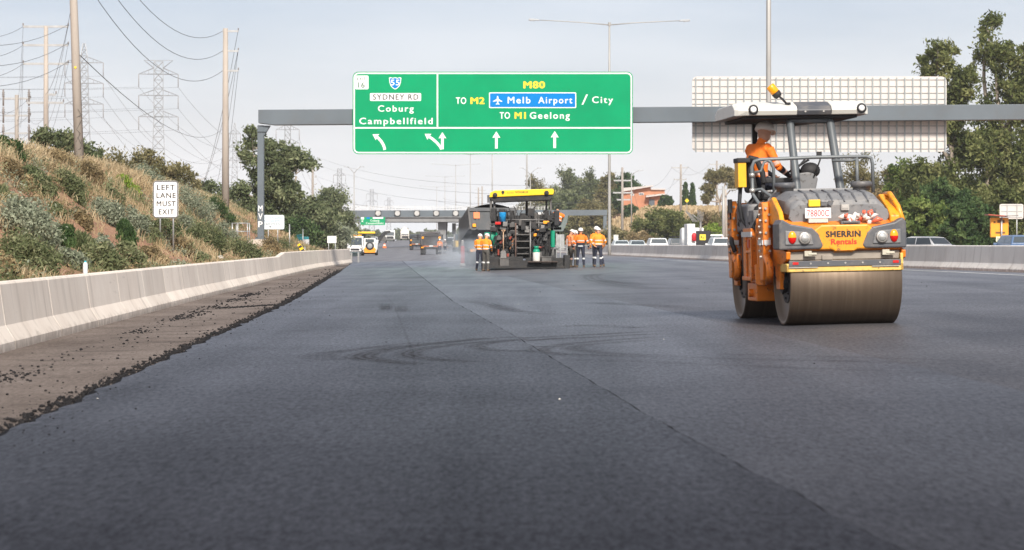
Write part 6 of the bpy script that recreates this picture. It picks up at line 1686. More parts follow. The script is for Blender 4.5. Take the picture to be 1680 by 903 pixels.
# roll bars and roof
for x0, x1, y, r in ((-.20, -.235, .22, .058), (.44, .36, .22, .062)):
    m = MB(); m.tube([(x0 + (.02 if x0 < 0 else .03), y - .35, 1.50), (x0, y - .25, 1.90), (x1, y, 2.90), (x1 + (.04 if x0 < 0 else -.04), y + .1, 3.0)], r, 14); m.build("roll_bar", ROPS, t)
m = MB(); m.tube([(-.235, .22, 2.93), (.36, .22, 2.93)], .045, 10); m.tube([(-.2, .3, 2.95), (-.5, 1.5, 2.95)], .045, 8); m.tube([(.33, .3, 2.95), (.1, 1.5, 2.95)], .045, 8); m.build("roll_bar", ROPS, t)
for x in (-.52, .06): m = MB(); m.bar((x, 1.5, 1.5), (x, 1.5, 2.98), .075, .075); m.build("roll_bar", BLK, t, bevel=.01)
m = MB(); xa_, xb_ = -1.08, .90
def rsec(x, sc):                         # roof section in YZ
    return [(x, .02 + .10 * (1 - sc), 3.00), (x, -.02 + .16 * (1 - sc), 3.07 + .03 * (1 - sc)), (x, .03 + .2 * (1 - sc), 3.13), (x, .3, 3.17 + .04 * sc), (x, 1.5, 3.17 + .04 * sc), (x, 1.9 - .2 * (1 - sc), 3.11), (x, 1.9 - .2 * (1 - sc), 3.02), (x, 1.8, 3.0)]
xs = [(xa_, .2), (xa_ + .05, .6), (xa_ + .16, 1), (xa_ + .5, 1), (-.17, 1)]
vs_ = [p for x, s_ in xs for p in rsec(x, s_)]; n = 8
def loft(mb, vs_, k, n, mi=0): mb.add(vs_, [tuple(range(n)), tuple(range((k - 1) * n, k * n))[::-1]] + [(i * n + j, (i + 1) * n + j, (i + 1) * n + (j + 1) % n, i * n + (j + 1) % n) for i in range(k - 1) for j in range(n)], mi)
loft(m, vs_, 5, 8)
xs = [(.34, 1), (xb_ - .4, 1), (xb_ - .14, 1), (xb_ - .05, .6), (xb_, .2)]
loft(m, [p for x, s_ in xs for p in rsec(x, s_)], 5, 8)
rf = m.build("roof", CREAM, t, bevel=.018)
m = MB(); loft(m, [p for x, s_ in ((-.168, 1), (.338, 1)) for p in [(x, y + (.004 if y < 1 else -.004), z - .004) for _, y, z in rsec(x, 1)]], 2, 8); m.build("roof_centre", GPD, rf, bevel=.015)
m = MB(); m.bb(-.92, .74, .10, 1.82, 2.955, 2.998); m.build("roof_underside", BLK, rf, bevel=.01)
for x in (-.82, .78):
    m = MB(); m.lathe([(.070, 0), (.074, .02), (.055, .03)], (x, .0, 3.085), (0, -1, 0), 20, 0); m.lathe([(.054, .026), (.03, .037), (0, .040)], (x, .0, 3.085), (0, -1, 0), 20, 1)
    m.build("work_light", [BLK, mat('lens_white', (.8, .8, .78), .2)], rf)
m = MB(); m.tube([(-.30, .12, 3.17), (-.36, .12, 3.24), (-.40, .12, 3.27)], .018, 6); m.cyl((-.28, .12, 3.175), .04, .03, n=10)
bc = m.build("beacon", BLK, t)
dv = Vector((-.62, 0, .78)).normalized()
m = MB(); m.lathe([(.045, 0), (.065, .03), (.068, .085)], (-.41, .12, 3.27), dv, 14); m.build("beacon_base", BLK, bc)
m = MB(); m.lathe([(.062, .085), (.066, .10), (.066, .20), (.058, .215), (0, .22)], (-.41, .12, 3.27), dv, 16); m.build("beacon_lens", mat("beacon_amber", (.95, .36, .01), .25, var=.05), bc)
for x in (-.05, .22): m = MB(); m.cyl((x, .0, 3.05), .014, .02, (0, 1, 0), 8); m.build("bolt", SILV, rf)
# the operator
MX = TILT.to_matrix()
pose = dict(pel=(0, 0, .16), chest=(0, -.02, .47), neck=(.03, .02, .70), head=(.02, .09, .84), look=(.55, .8, -.15),
            sl=(-.20, 0, .62), sr=(.21, .02, .62), el=(-.26, .16, .38), wl=(-.18, .38, .26), er=(.30, .12, .36), wr=(.24, .36, .24),
            hl=(-.10, .05, .12), kl=(-.15, .46, .12), al=(-.15, .52, -.32), hr=(.10, .05, .12), kr=(.17, .46, .13), ar=(.16, .56, -.30))
person("seated roller operator in orange shirt and white hard hat looking away", base + MX @ Vector((sx_ - .20, sy_, 1.90)), YAW + R(-62), 1.04, pose, HIVIS, NAVY, forearm=NAVY, girth=1.05, band=REFLP)
# ------------------------------------------------------------------ asphalt paver
PZ = 110.5
pb = Gpx(864, PZ); S = FPX / PZ
t = thing("asphalt_paver", "black asphalt paver with yellow canopy seen from behind its screed", "paver", pb)
px_ = lambda p: (p - 864) / S
pz_ = lambda p: CAMH + (HY - p) / S - pb.z
PBLK = mat("paver_black", (0.018, 0.018, 0.019), .7, var=.35, vs_=3, dirt=(.07, .058, .05), dirt_amt=.5, dirt_scale=4)
PGRY = mat("paver_grey", (0.085, 0.082, 0.080), .6, var=.3, vs_=3, dirt=(.16, .13, .11), dirt_amt=.5, dirt_scale=4)
PYEL = mat("paver_yellow", (0.86, 0.56, 0.01), .4, var=.05, dirt=(.5, .36, .05), dirt_amt=.3, dirt_scale=2)
PSIL = mat("paver_silver", (0.22, 0.215, 0.21), .45, metal=.4, var=.3, vs_=5, dirt=(.12, .1, .09), dirt_amt=.5, dirt_scale=5)
LBLUE = mat("bucket_blue", (0.02, 0.30, 0.66), .4)
GRN = mat("paint_green", (0.0, 0.26, 0.15), .45)
m = MB(); m.bb(px_(797), px_(931), -.9, -.1, .02, .38); m.bb(px_(797), px_(931), -1.15, -.9, .02, .14); m.bb(px_(800), px_(858), -.75, -.2, .38, .55); m.bb(px_(862), px_(926), -.8, -.2, .38, .50)
sc_ = m.build("screed", PBLK, t, bevel=.015)
for a, b in ((793, 801), (925, 934)):
    m = MB(); m.bb(px_(a), px_(b), -1.2, 1.2, -.0, .62); m.build("end_plate", PBLK, sc_, bevel=.015)
m = MB(); m.bb(px_(866), px_(914), -1.45, -.85, .30, .345); m.build("walkway", mat("walk_rust", (.07, .05, .042), .8, var=.3, vs_=8), sc_)
m = MB(); m.bb(px_(806), px_(904), .2, 4.4, .45, 1.75); m.bb(px_(812), px_(900), .5, 4.2, 1.75, 2.05); m.build("body", PBLK, t, bevel=.04)
for s_, a in ((-1, 806), (1, 904)):
    m = MB(); x = px_(a) + s_ * .05
    prof = [(.4 + .42 * math.cos(R(q)) * .9, .45 + .43 * math.sin(R(q))) for q in range(90, 271, 20)] + [(4.0 + .42 * math.cos(R(q)), .45 + .43 * math.sin(R(q))) for q in range(-90, 91, 20)]
    m.prism(prof, 'X', x - .17, x + .17); m.build("track", BLK, t)
m = MB()
for zz in (.95, 1.25, 1.55): m.bb(px_(847), px_(869), -.35, .15, zz - .03, zz + .02)
m.bb(px_(848), px_(868), -.5, -.05, .66, .7); m.build("ladder_step", PGRY, t)
for a in (846, 870):
    m = MB(); m.tube([(px_(a), -.5, .40), (px_(a), -.42, 1.1), (px_(a), -.1, 2.0), (px_(a), .15, 2.16), (px_(a) + (.25 if a > 860 else -.25), .2, 2.17)], .035, 7); m.build("ladder_rail", PSIL if a > 860 else mat("rust_rail", (.12, .075, .06), .8, var=.3, vs_=8), t)
m = MB()
for a, b, zz in ((803, 846, 2.02), (830, 892, 2.22), (870, 905, 2.08), (826, 846, .98), (813, 848, .62)):
    m.tube([(px_(a), .1, zz), (px_(b), .1, zz)], .025, 6)
for a, z0, z1 in ((816, 1.6, 2.03), (832, .8, 2.2), (855, 2.1, 2.25), (884, 1.6, 2.2), (893, 1.4, 2.1)): m.tube([(px_(a), .12, z0), (px_(a), .12, z1)], .022, 6)
m.build("hand_rail", PSIL, t)
# engine room clutter: boxes, valve blocks, hoses
rr = random.Random(12); m = MB()
for k in range(84):
    a = rr.uniform(808, 902); zz = rr.uniform(.55, 2.15)
    if 847 < a < 869 and zz < 1.7: continue
    w_, h_ = rr.uniform(.08, .32), rr.uniform(.06, .26); m.box((px_(a), rr.uniform(-.15, .18), zz), (w_, rr.uniform(.15, .4), h_), (0, rr.uniform(-.15, .15), 0), rr.choice((0, 0, 0, 0, 1, 1, 2)))
m.build("machinery", [PBLK, PGRY, PSIL], t, bevel=.008)
m = MB()
for k in range(70):
    a = rr.uniform(806, 902); z0 = rr.uniform(.5, 1.3); b_ = a + rr.uniform(-9, 9); z1 = z0 + rr.uniform(.2, .8)
    if 848 < (a + b_) / 2 < 868: continue
    m.tube([(px_(a), -.05, z0), (px_(a) + rr.uniform(-.15, .15), -.28 + rr.uniform(-.1, .05), (z0 + z1) / 2), (px_(b_), -.02, z1)], rr.choice((.016, .022, .03)), 6)
m.tube([(px_(829), .1, 2.55), (px_(836), -.05, 2.62), (px_(839), -.05, 2.3), (px_(836), .05, 2.0)], .03, 7); m.tube([(px_(885), .1, 1.9), (px_(898), -.3, 1.2), (px_(890), -.3, .9)], .028, 7)
m.build("hose", BLK, t)
m = MB()
for k in range(16):
    a = rr.uniform(810, 900); zz = rr.uniform(.5, 1.6)
    if 847 < a < 869: continue
    m.cyl((px_(a), -.2, zz), rr.uniform(.025, .06), rr.uniform(.05, .3), rr.choice(((1, 0, 0), (0, 0, 1), (.5, 0, .8))), 10, rr.choice((0, 0, 1, 2)))
m.build("fitting", [PSIL, mat("rusty", (.25, .11, .05), .8, var=.3, vs_=9), mat("fitting_red", (.28, .05, .03), .5)], t)
for a, zz, w_, h_, mt in ((817, 2.06, .26, .12, REDL), (896, 2.10, .27, .13, AMBL), (836, 1.50, .14, .13, AMBL), (878, 1.53, .15, .13, AMBL), (884, 1.74, .3, .07, AMBL)):
    m = MB(); m.bb(px_(a) - w_ / 2, px_(a) + w_ / 2, -.14, -.04, zz - h_ / 2, zz + h_ / 2); m.build("lamp", mt, t, bevel=.012)
for a, b, y0, y1 in ((820, 835, 437, 424.5), (888, 904, 434, 422.5)):
    m = MB(); m.bb(px_(a), px_(b), -1.1, -.7, pz_(y0), pz_(y1)); m.bb(px_(a) - .02, px_(b) + .02, -1.12, -.68, pz_(y1), pz_(y1) + .04); m.build("tool_locker", PGRY, t, bevel=.012)
m = MB(); m.lathe([(.30, 0), (.34, .06), (.34, .62), (.3, .7)], (px_(803) + .08, .3, .95), n=14); m.build("green_drum", GRN, t)
m = MB(); m.cyl((px_(907), .1, 1.35), .10, .75, n=12); m.cyl((px_(907), .1, .7), .05, 1.0, n=10, mi=1); m.build("jack_cylinder", [GRN, PSIL], t)
# driver's deck clutter under the canopy
m = MB()
m.bb(px_(812), px_(898), 1.6, 4.2, 2.05, 2.40); m.bb(px_(832), px_(874), .4, .9, 2.05, 2.42); m.bb(px_(806), px_(815), .6, 1.6, 2.0, 2.75); m.bb(px_(892), px_(904), .6, 1.4, 1.9, 2.35)
for k in range(16): m.box((px_(rr.uniform(808, 903)), rr.uniform(.3, 1.0), rr.uniform(2.1, 2.6)), (rr.uniform(.08, .3), .2, rr.uniform(.1, .4)))
for k in range(12):
    a = rr.uniform(808, 903); m.tube([(px_(a), .4, 2.0), (px_(a) + rr.uniform(-.1, .1), .3, 2.5), (px_(a + rr.uniform(-8, 8)), .6, rr.uniform(2.4, 2.9))], .022, 5)
m.build("deck_equipment", PBLK, t, bevel=.01)
# canopy
m = MB()
vs_ = []
for y, dz in ((.6, 0), (3.4, -.03)):
    vs_ += [(px_(802.5), y, pz_(323.5)), (px_(908), y, pz_(319)), (px_(909.5), y, pz_(314)), (px_(908), y, pz_(309.5)), (px_(812), y, pz_(312.2)), (px_(804), y, pz_(316))]
m.add(vs_, [tuple(range(6)), tuple(range(6, 12))[::-1]] + [(i, i + 6, (i + 1) % 6 + 6, (i + 1) % 6) for i in range(6)])
cp = m.build("canopy", PYEL, t, bevel=.02)
m = MB(); m.prism([(px_(803), pz_(325)), (px_(811), pz_(331)), (px_(903), pz_(327.5)), (px_(908.5), pz_(319)), (px_(804), pz_(323.4))], 'Y', .66, 3.34); m.build("canopy_underside", PBLK, cp)
m = MB(); fr = (Vector((0, .598, 0)), Vector((1, 0, -.008)).normalized(), Vector((0, 0, 1)), Vector((0, -1, 0)))
m.text("VÖGELE", px_(845), px_(866.5), pz_(316.3), .085, 0, frame=(Vector((0, .598, 0)), Vector((1, 0, .02)), Vector((0, 0, 1)), Vector((0, -1, 0))), off=.015)
m.text("SUPER", px_(832), px_(843), pz_(316.6), .05, 0, frame=(Vector((0, .598, 0)), Vector((1, 0, .02)), Vector((0, 0, 1)), Vector((0, -1, 0))))
m.cyl((px_(825), .592, pz_(315)), .07, .012, (0, 1, 0), 12); m.prism([(px_(822.5), pz_(316)), (px_(827.5), pz_(316)), (px_(825), pz_(319.5))], 'Y', .585, .598); m.build("lettering", BLACK, cp)
for a, py in ((812, 320), (897, 316.5)):
    m = MB(); m.lathe([(.10, 0), (.11, .03), (.08, .05)], (px_(a), .6, pz_(py)), (0, -1, 0), 16); m.build("work_light", BLK, cp)
for a, y in ((805, .8), (811, .95), (904, .9), (898, 3.0), (810, 3.1)):
    m = MB(); m.tube([(px_(a) + (.08 if a < 860 else -.05), y, 1.95), (px_(a), y, 2.4), (px_(a), y, pz_(322 if a < 860 else 320))], .05, 8); m.build("canopy_post", PGRY, t)
m = MB(); m.bb(px_(862.5), px_(866.5), 2.2, 2.3, 2.0, 3.15); m.build("exhaust_stack", PBLK, t)
m = MB(); m.bb(px_(799), px_(803), .7, .8, 3.0, 3.35); m.tube([(px_(802), .75, 3.3), (px_(806), .8, 3.36)], .02, 5); m.build("mirror", GPD, t)
m = MB(); m.bb(px_(818), px_(829), .7, 1.3, 2.05, 2.72); m.bb(px_(816), px_(826), .62, .7, 2.1, 2.35); m.build("seat", BLK, t, bevel=.05)
m = MB(); m.bb(px_(876), px_(897), .8, 1.6, 2.05, 2.55); m.bb(px_(879), px_(896), .78, .8, 2.35, 2.5); cn = m.build("console", PGRY, t, bevel=.05)
m = MB(); m.bb(px_(883), px_(888), .765, .785, 2.47, 2.56); m.bb(px_(890), px_(895), .765, .785, 2.47, 2.56); m.build("display", WHITE, cn)
# right outboard seat pod
m = MB(); m.prism([(px_(908), pz_(380)), (px_(924), pz_(380)), (px_(931), pz_(366)), (px_(932.5), pz_(354)), (px_(927), pz_(354)), (px_(920), pz_(370)), (px_(908), pz_(374))], 'Y', .4, 1.2); m.build("seat_pod", mat("pod_green_grey", (.14, .17, .165), .45, var=.1), t, bevel=.02)
m = MB(); m.bb(px_(909), px_(918), .3, .45, pz_(371), pz_(345)); m.bb(px_(907), px_(923), .4, 1.1, pz_(379), pz_(371)); m.build("seat", BLK, t, bevel=.05)
m = MB(); m.bb(px_(903), px_(909), .35, .6, pz_(364), pz_(349)); m.bb(px_(898), px_(911), .3, .5, pz_(358.5), pz_(356.5)); m.build("console", PBLK, t, bevel=.02)
m = MB(); m.bb(px_(914), px_(926), .2, .6, .85, 1.55); m.tube([(px_(913), 0, .4), (px_(913), 0, 1.6)], .03, 6); m.tube([(px_(930), -.2, .4), (px_(930), -.2, 1.35)], .03, 6); m.tube([(px_(913), -.1, .95), (px_(930), -.1, .95)], .03, 6); m.tube([(px_(919), -.5, .2), (px_(919), -.4, 1.5)], .03, 6); m.build("side_box", mat("pale_tank", (.33, .34, .34), .5, var=.2, vs_=4), t, bevel=.01)
# material hopper walls ahead
m = MB(); m.bb(px_(808), px_(902), 4.4, 6.2, .6, 1.5); m.build("hopper", PBLK, t)
# bits standing on the machine
def resting(name, label, cat, mb, mats, bevel=0, loc=(0, 0, 0)):
    o = mb.build(name, mats, bevel=bevel); o.location = pb + Vector(loc); return tag(o, label, cat)
m = MB(); m.lathe([(.13, 0), (.165, .40), (.17, .42), (.15, .42), (.12, .05)], (0, 0, 0), n=16); m.tube([(-.16, 0, .40), (-.1, -.14, .22), (.1, -.14, .22), (.16, 0, .40)], .008, 5)
resting("bucket", "bright blue bucket hung on the paver's upper rail", "bucket", m, LBLUE, 0, (px_(824.5), -.05, 2.13))
m = MB(); m.lathe([(.155, 0), (.165, .03), (.165, .40), (.13, .50), (.08, .54)], n=18); m.lathe([(.165, .40), (.168, .41), (.135, .52), (.075, .57)], n=18, mi=1); m.cyl((0, 0, .6), .06, .1, n=12, mi=1); m.lathe([(.10, .58), (.115, .6), (.115, .66), (.10, .68)], n=14, mi=1)
resting("gas_bottle", "white gas bottle with green collar on the screed walkway", "gas bottle", m, [mat("bottle_white", (.66, .64, .60), .45, var=.1, vs_=6), GRN], 0, (px_(879.5), -1.2, .345))
m = MB(); m.tube([(0, 0, .08), (.0, .03, .95)], .02, 7); m.tube([(-.09, .03, 1.02), (.09, .03, 1.02)], .018, 6); m.tube([(0, .03, .93), (-.09, .03, 1.02)], .014, 5); m.tube([(0, .03, .93), (.09, .03, 1.02)], .014, 5); m.prism([(-.13, -.25), (.13, -.25), (.12, .06), (.04, .12), (-.04, .12), (-.12, .06)], 'Y', -.012, .01, 1)
resting("shovel", "wooden-handled shovel standing upright at the back of the paver", "shovel", m, [mat("shovel_wood", (.55, .36, .23), .6, var=.1, vs_=9), PSIL], 0, (px_(826), -1.0, .72))
pose = dict(pel=(0, 0, .16), chest=(.03, .10, .42), neck=(.06, .24, .60), head=(.08, .36, .66), look=(.1, .6, -.7), sl=(-.16, .16, .56), sr=(.24, .14, .52), el=(-.30, .30, .36), wl=(-.2, .48, .28), er=(.42, .16, .32), wr=(.46, .30, .16),
            hl=(-.1, .05, .12), kl=(-.14, .46, .10), al=(-.14, .5, -.3), hr=(.1, .05, .12), kr=(.14, .46, .1), ar=(.14, .5, -.3))
person("paver operator in orange bending forward on the outboard seat", pb + Vector((px_(915), .75, pz_(372))), R(10), 1.05, pose, HIVIS, NAVY, hat=False, girth=1.1)

# ------------------------------------------------------------------ the paving crew
CREW = "road workers around the paver"
def at(px, z): return Gpx(px, z, -.018)
person("worker in amber hi-vis with arms folded down at the paver's left, farther left one", at(787.5, 107), R(-4), .93, dict(el=(-.24, .06, 1.16), wl=(-.10, .2, 1.02), er=(.24, .06, 1.16), wr=(.10, .2, 1.0), kl=(-.12, .03, .5), al=(-.16, -.02, .09), head=(0, .08, 1.58), look=(.2, .8, -.5)), HIVISY, NAVY, group=CREW)
person("worker in orange and grey trousers beside the paver's left side, head bowed", at(797, 105.5), R(-28), .93, dict(head=(0, .09, 1.59), look=(.1, .8, -.6), el=(-.27, .02, 1.14), wl=(-.16, .18, .98), er=(.27, .02, 1.14), wr=(.2, .2, .98)), HIVISY, GREYC, group=CREW)
person("worker in faded orange shirt and grey trousers nearest the paver's right end", at(935, 113.5), R(-60), 1.0, dict(head=(0, .10, 1.60), look=(.1, .8, -.5)), HIVISP, GREYC, group=CREW, band=REFLP)
person("worker squeezed between the faded-orange one and the broad-backed one", at(940.5, 114.8), R(-40), .99, dict(head=(.02, .09, 1.59), look=(-.1, .8, -.5)), HIVIS, GREYC, group=CREW)
person("broad-backed worker in orange over navy shirt with back turned", at(952.5, 112.4), R(-4), 1.02, dict(kl=(-.13, .02, .5), al=(-.15, -.02, .09), kr=(.13, .02, .5), ar=(.15, -.02, .09), el=(-.31, -.02, 1.14), wl=(-.33, .06, .92), er=(.33, -.01, 1.15), wr=(.36, .08, .93)), HIVIS, NAVY, True, group=CREW, girth=1.1, forearm=NAVY)
person("worker with hand on hip at the right end of the crew", at(981.5, 113), R(6), 1.02, dict(el=(-.36, -.10, 1.17), wl=(-.20, -.13, .98), er=(.34, -.02, 1.16), wr=(.3, .1, .98), kl=(-.13, .08, .52), al=(-.16, -.02, .09), kr=(.11, -.06, .5), ar=(.1, -.1, .09), look=(.3, .9, -.3)), HIVISY, NAVY, group=CREW, girth=1.08)
person("worker mostly hidden behind the hand-on-hip one, taller helmet showing", at(978.5, 115), R(-12), 1.06, dict(kr=(.2, .14, .5), ar=(.32, .02, .09)), HIVISY, NAVY, group=CREW)
person("far worker in orange beside the tip truck, left of two", at(721.5, 276), R(15), 1.0, None, HIVIS, NAVY, group="far workers by the tip truck")
person("far worker in dark clothes beside the tip truck, right of two", at(730, 280), R(-30), .98, None, mat("dark_vest", (.12, .09, .09), .8), NAVY, group="far workers by the tip truck")

# ------------------------------------------------------------------ vehicles
GLS = glass_mat("car_glass", (.05, .065, .075), .08)
TYRE = mat("tyre", (.018, .018, .019), .85)
RIM = mat("rim", (.4, .4, .41), .35, metal=.6)
def wheel(par, x, y, r, w, mt=TYRE):
    m_ = MB(); m_.lathe([(r * .62, -w / 2), (r * .94, -w / 2), (r, -w / 2 + .03), (r, w / 2 - .03), (r * .94, w / 2), (r * .62, w / 2)], (x, y, r), (1, 0, 0), 22)
    o_ = m_.build("wheel", mt, par)
    m_ = MB(); m_.lathe([(r * .62, -w / 2 + .02), (r * .2, -w / 2 + .05), (r * .1, -w / 2)], (x, y, r), (1, 0, 0), 18); m_.lathe([(r * .62, w / 2 - .02), (r * .2, w / 2 - .05), (r * .1, w / 2)], (x, y, r), (1, 0, 0), 18); m_.build("rim", RIM, o_)
def car(label, loc, rz, col, kind='sedan', group="cars queued beyond the median barrier", L=4.5, W=1.78, Hh=1.45, rack=False):
    """front towards +Y"""
    t_ = thing("parked_car" if False else "car", label, "car", loc, rz, group)
    paint = mat("paint_%s" % kind + str([round(c, 2) for c in col]), col, .3, var=.03, coat=.5)
    h = L / 2
    if kind == 'sedan':
        low = [(-h, .45), (-h + .05, .85), (-h + .25, .93), (h - 1.15, .90), (h - .2, .72), (h, .55), (h - .02, .28), (-h + .05, .28)]
        cab = [(-h + .45, .92), (-h + 1.05, Hh - .05), (-h + 1.5, Hh), (h - 2.0, Hh), (h - 1.7, Hh - .06), (h - 1.0, .90)]
    elif kind == 'wagon':
        low = [(-h, .45), (-h + .02, .95), (-h + .15, 1.0), (h - 1.1, .95), (h - .2, .80), (h, .6), (h - .02, .32), (-h + .05, .32)]
        cab = [(-h + .08, 1.0), (-h + .35, Hh - .06), (-h + .7, Hh), (h - 2.0, Hh), (h - 1.75, Hh - .05), (h - 1.0, .95)]
    else:
        low = [(-h, .5), (-h, 1.05), (h - .95, 1.05), (h - .12, .9), (h, .6), (h - .02, .35), (-h + .03, .35)]
        cab = [(-h + .04, 1.05), (-h + .12, Hh - .08), (-h + .35, Hh), (h - 1.9, Hh), (h - 1.6, Hh - .07), (h - .85, 1.04)]
    m_ = MB(); m_.prism(low, 'X', -W / 2, W / 2); b_ = m_.build("body", paint, t_, bevel=.07, seg=3)
    n_ = len(cab); m_ = MB(); zb_ = cab[0][1]
    vs_ = []
    for s_ in (-1, 1):
        for y, z in cab: vs_.append((s_ * (W / 2 - .03 - .17 * (z - zb_) / (Hh - zb_)), y, z - .02))
    m_.add(vs_, [tuple(range(n_)), tuple(range(n_, 2 * n_))[::-1]] + [(i, i + n_, (i + 1) % n_ + n_, (i + 1) % n_) for i in range(n_)])
    m_.build("cabin", paint, t_, bevel=.05, seg=3)
    y0, z0 = cab[0]; y1, z1 = cab[1]; q = lambda t__: (y0 + (y1 - y0) * t__, z0 + (z1 - z0) * t__ - .02)
    def pane(name, ends, inset, out):
        (ya, za), (yb, zb2) = ends; m2 = MB(); nrm = Vector((0, zb2 - za, -(yb - ya))).normalized() * out
        xw = lambda z: W / 2 - .03 - .17 * (z - zb_) / (Hh - zb_) - inset
        v = [(-xw(za), ya, za), (xw(za), ya, za), (xw(zb2), yb, zb2), (-xw(zb2), yb, zb2)]
        m2.add([Vector(p) + nrm for p in v] + [Vector(p) - nrm for p in v], [(0, 1, 2, 3), (7, 6, 5, 4), (0, 4, 5, 1), (1, 5, 6, 2), (2, 6, 7, 3), (3, 7, 4, 0)]); m2.build(name, GLS, t_, bevel=.0)
    pane("rear_window", (q(.18), q(.92)), .10, .014)
    a, b2 = cab[-1], cab[-2]; pane("windscreen", ((a[0] + (b2[0] - a[0]) * .1, a[1] + (b2[1] - a[1]) * .1 - .02), (a[0] + (b2[0] - a[0]) * .93, a[1] + (b2[1] - a[1]) * .93 - .02)), .09, .014)
    for s_ in (-1, 1):
        m2 = MB(); zl, zu = zb_ + .05, Hh - .10; xw = lambda z: s_ * (W / 2 - .03 - .17 * (z - zb_) / (Hh - zb_) + .004)
        ym = (cab[2][0] + cab[3][0]) / 2
        for ya, yb in ((q(.25)[0] + .10, ym - .04), (ym + .04, a[0] + (b2[0] - a[0]) * .25 - .1)):
            sl = .35 if ya > ym else .0; sr_ = .0
            v = [(xw(zl), ya, zl), (xw(zl), yb, zl), (xw(zu), yb - (.45 if ya > ym else 0), zu), (xw(zu), ya + (.28 if ya < ym else 0), zu)]
            m2.add(v + [(x - s_ * .03, y, z) for x, y, z in v], [(0, 1, 2, 3), (7, 6, 5, 4), (0, 4, 5, 1), (1, 5, 6, 2), (2, 6, 7, 3), (3, 7, 4, 0)])
        m2.build("side_window", GLS, t_)
        m2 = MB(); m2.box((s_ * (W / 2 - .16), -h + .02, .82 if kind != 'van' else .95), (.26, .10, .16)); m2.build("tail_light", REDL, t_, bevel=.02)
        m2 = MB(); m2.box((s_ * (W / 2 - .22), h - .10, .66), (.34, .16, .14)); m2.build("headlight", CLR, t_, bevel=.02)
        m2 = MB(); m2.box((s_ * (W / 2 + .06), h - 1.45, .98), (.18, .10, .13)); m2.build("wing_mirror", paint, t_, bevel=.02)
        for y in (-h + .85, h - .85): wheel(t_, s_ * (W / 2 - .10), y, .32, .2)
    m2 = MB(); m2.box((0, -h + .005, .62), (.36, .02, .11)); m2.build("number_plate", WHITE, t_)
    if rack:
        m2 = MB()
        for y in (-.9, .3): m2.tube([(-W / 2 + .2, y, Hh + .1), (W / 2 - .2, y, Hh + .1)], .025, 6)
        m2.box((0, -.3, Hh + .14), (W * .75, 2.0, .05)); m2.build("roof_rack", BLK, t_)
    return t_
YW = R(2.9)
WH = (.74, .75, .75); SLV = (.40, .45, .49); DKB = (.03, .04, .05); PALE = (.52, .58, .60)
def cloc(px, z): return Gpx(px, z, -.02)
car("pale blue hatchback behind the light pole, half hidden by the pale box", cloc(1017, 262), YW, PALE, 'wagon', W=1.75)
car("low pale silver sedan in the queue right of the light pole", cloc(1044, 262), YW, PALE, 'sedan', W=1.78)
car("white wagon with wide rear window in the middle of the queue", cloc(1077, 232), YW, WH, 'wagon', Hh=1.60, W=1.82)
car("dark four-wheel drive with roof rack left of the white work truck", cloc(1110, 236), YW, (.07, .08, .09), 'wagon', Hh=1.62, W=1.8, rack=True)
car("white van with roof ladder behind the silver wagon", cloc(1168, 232), YW, WH, 'van', L=4.9, Hh=1.95, W=1.9, rack=True)
car("white wagon nearest the roller's left flank", cloc(1181, 196), YW, WH, 'wagon', Hh=1.55, W=1.85)
car("white sedan to the right of the roller's drum", cloc(1512, 150), R(38), WH, 'sedan', Hh=1.47)
car("blue hatchback at the right edge behind the barrier", cloc(1668, 128), YW, (.08, .14, .26), 'wagon', Hh=1.47)
car("pale hatchback partly hidden by the roller's left side", cloc(1207, 205), YW, PALE, 'wagon')
m = MB(); m.bb(-.28, .28, -.25, .25, 0, 2.1); m.bb(-.3, .3, -.27, .27, 2.1, 2.16); m.bb(-.2, .2, -.262, -.25, .4, 1.6)
o = m.build("cabinet", mat("cabinet_white", (.66, .66, .62), .6), bevel=.02); o.location = Tpx(1010.5, 290); tag(o, "pale roadside cabinet behind the light pole and blue hatchback", "cabinet")
def cone(px, z, label, h=.7, dz=-.02):
    m_ = MB(); m_.lathe([(.15, .03), (.11, h * .4), (.04, h)], n=14); m_.lathe([(.12, h * .38), (.085, h * .62)], n=14, mi=1); m_.bb(-.2, .2, -.2, .2, 0, .03)
    o_ = m_.build("traffic_cone", [mat("cone_orange", (.85, .16, .02), .5), WHITE]); o_.location = Gpx(px, z, dz); return tag(o_, label, "traffic cone")
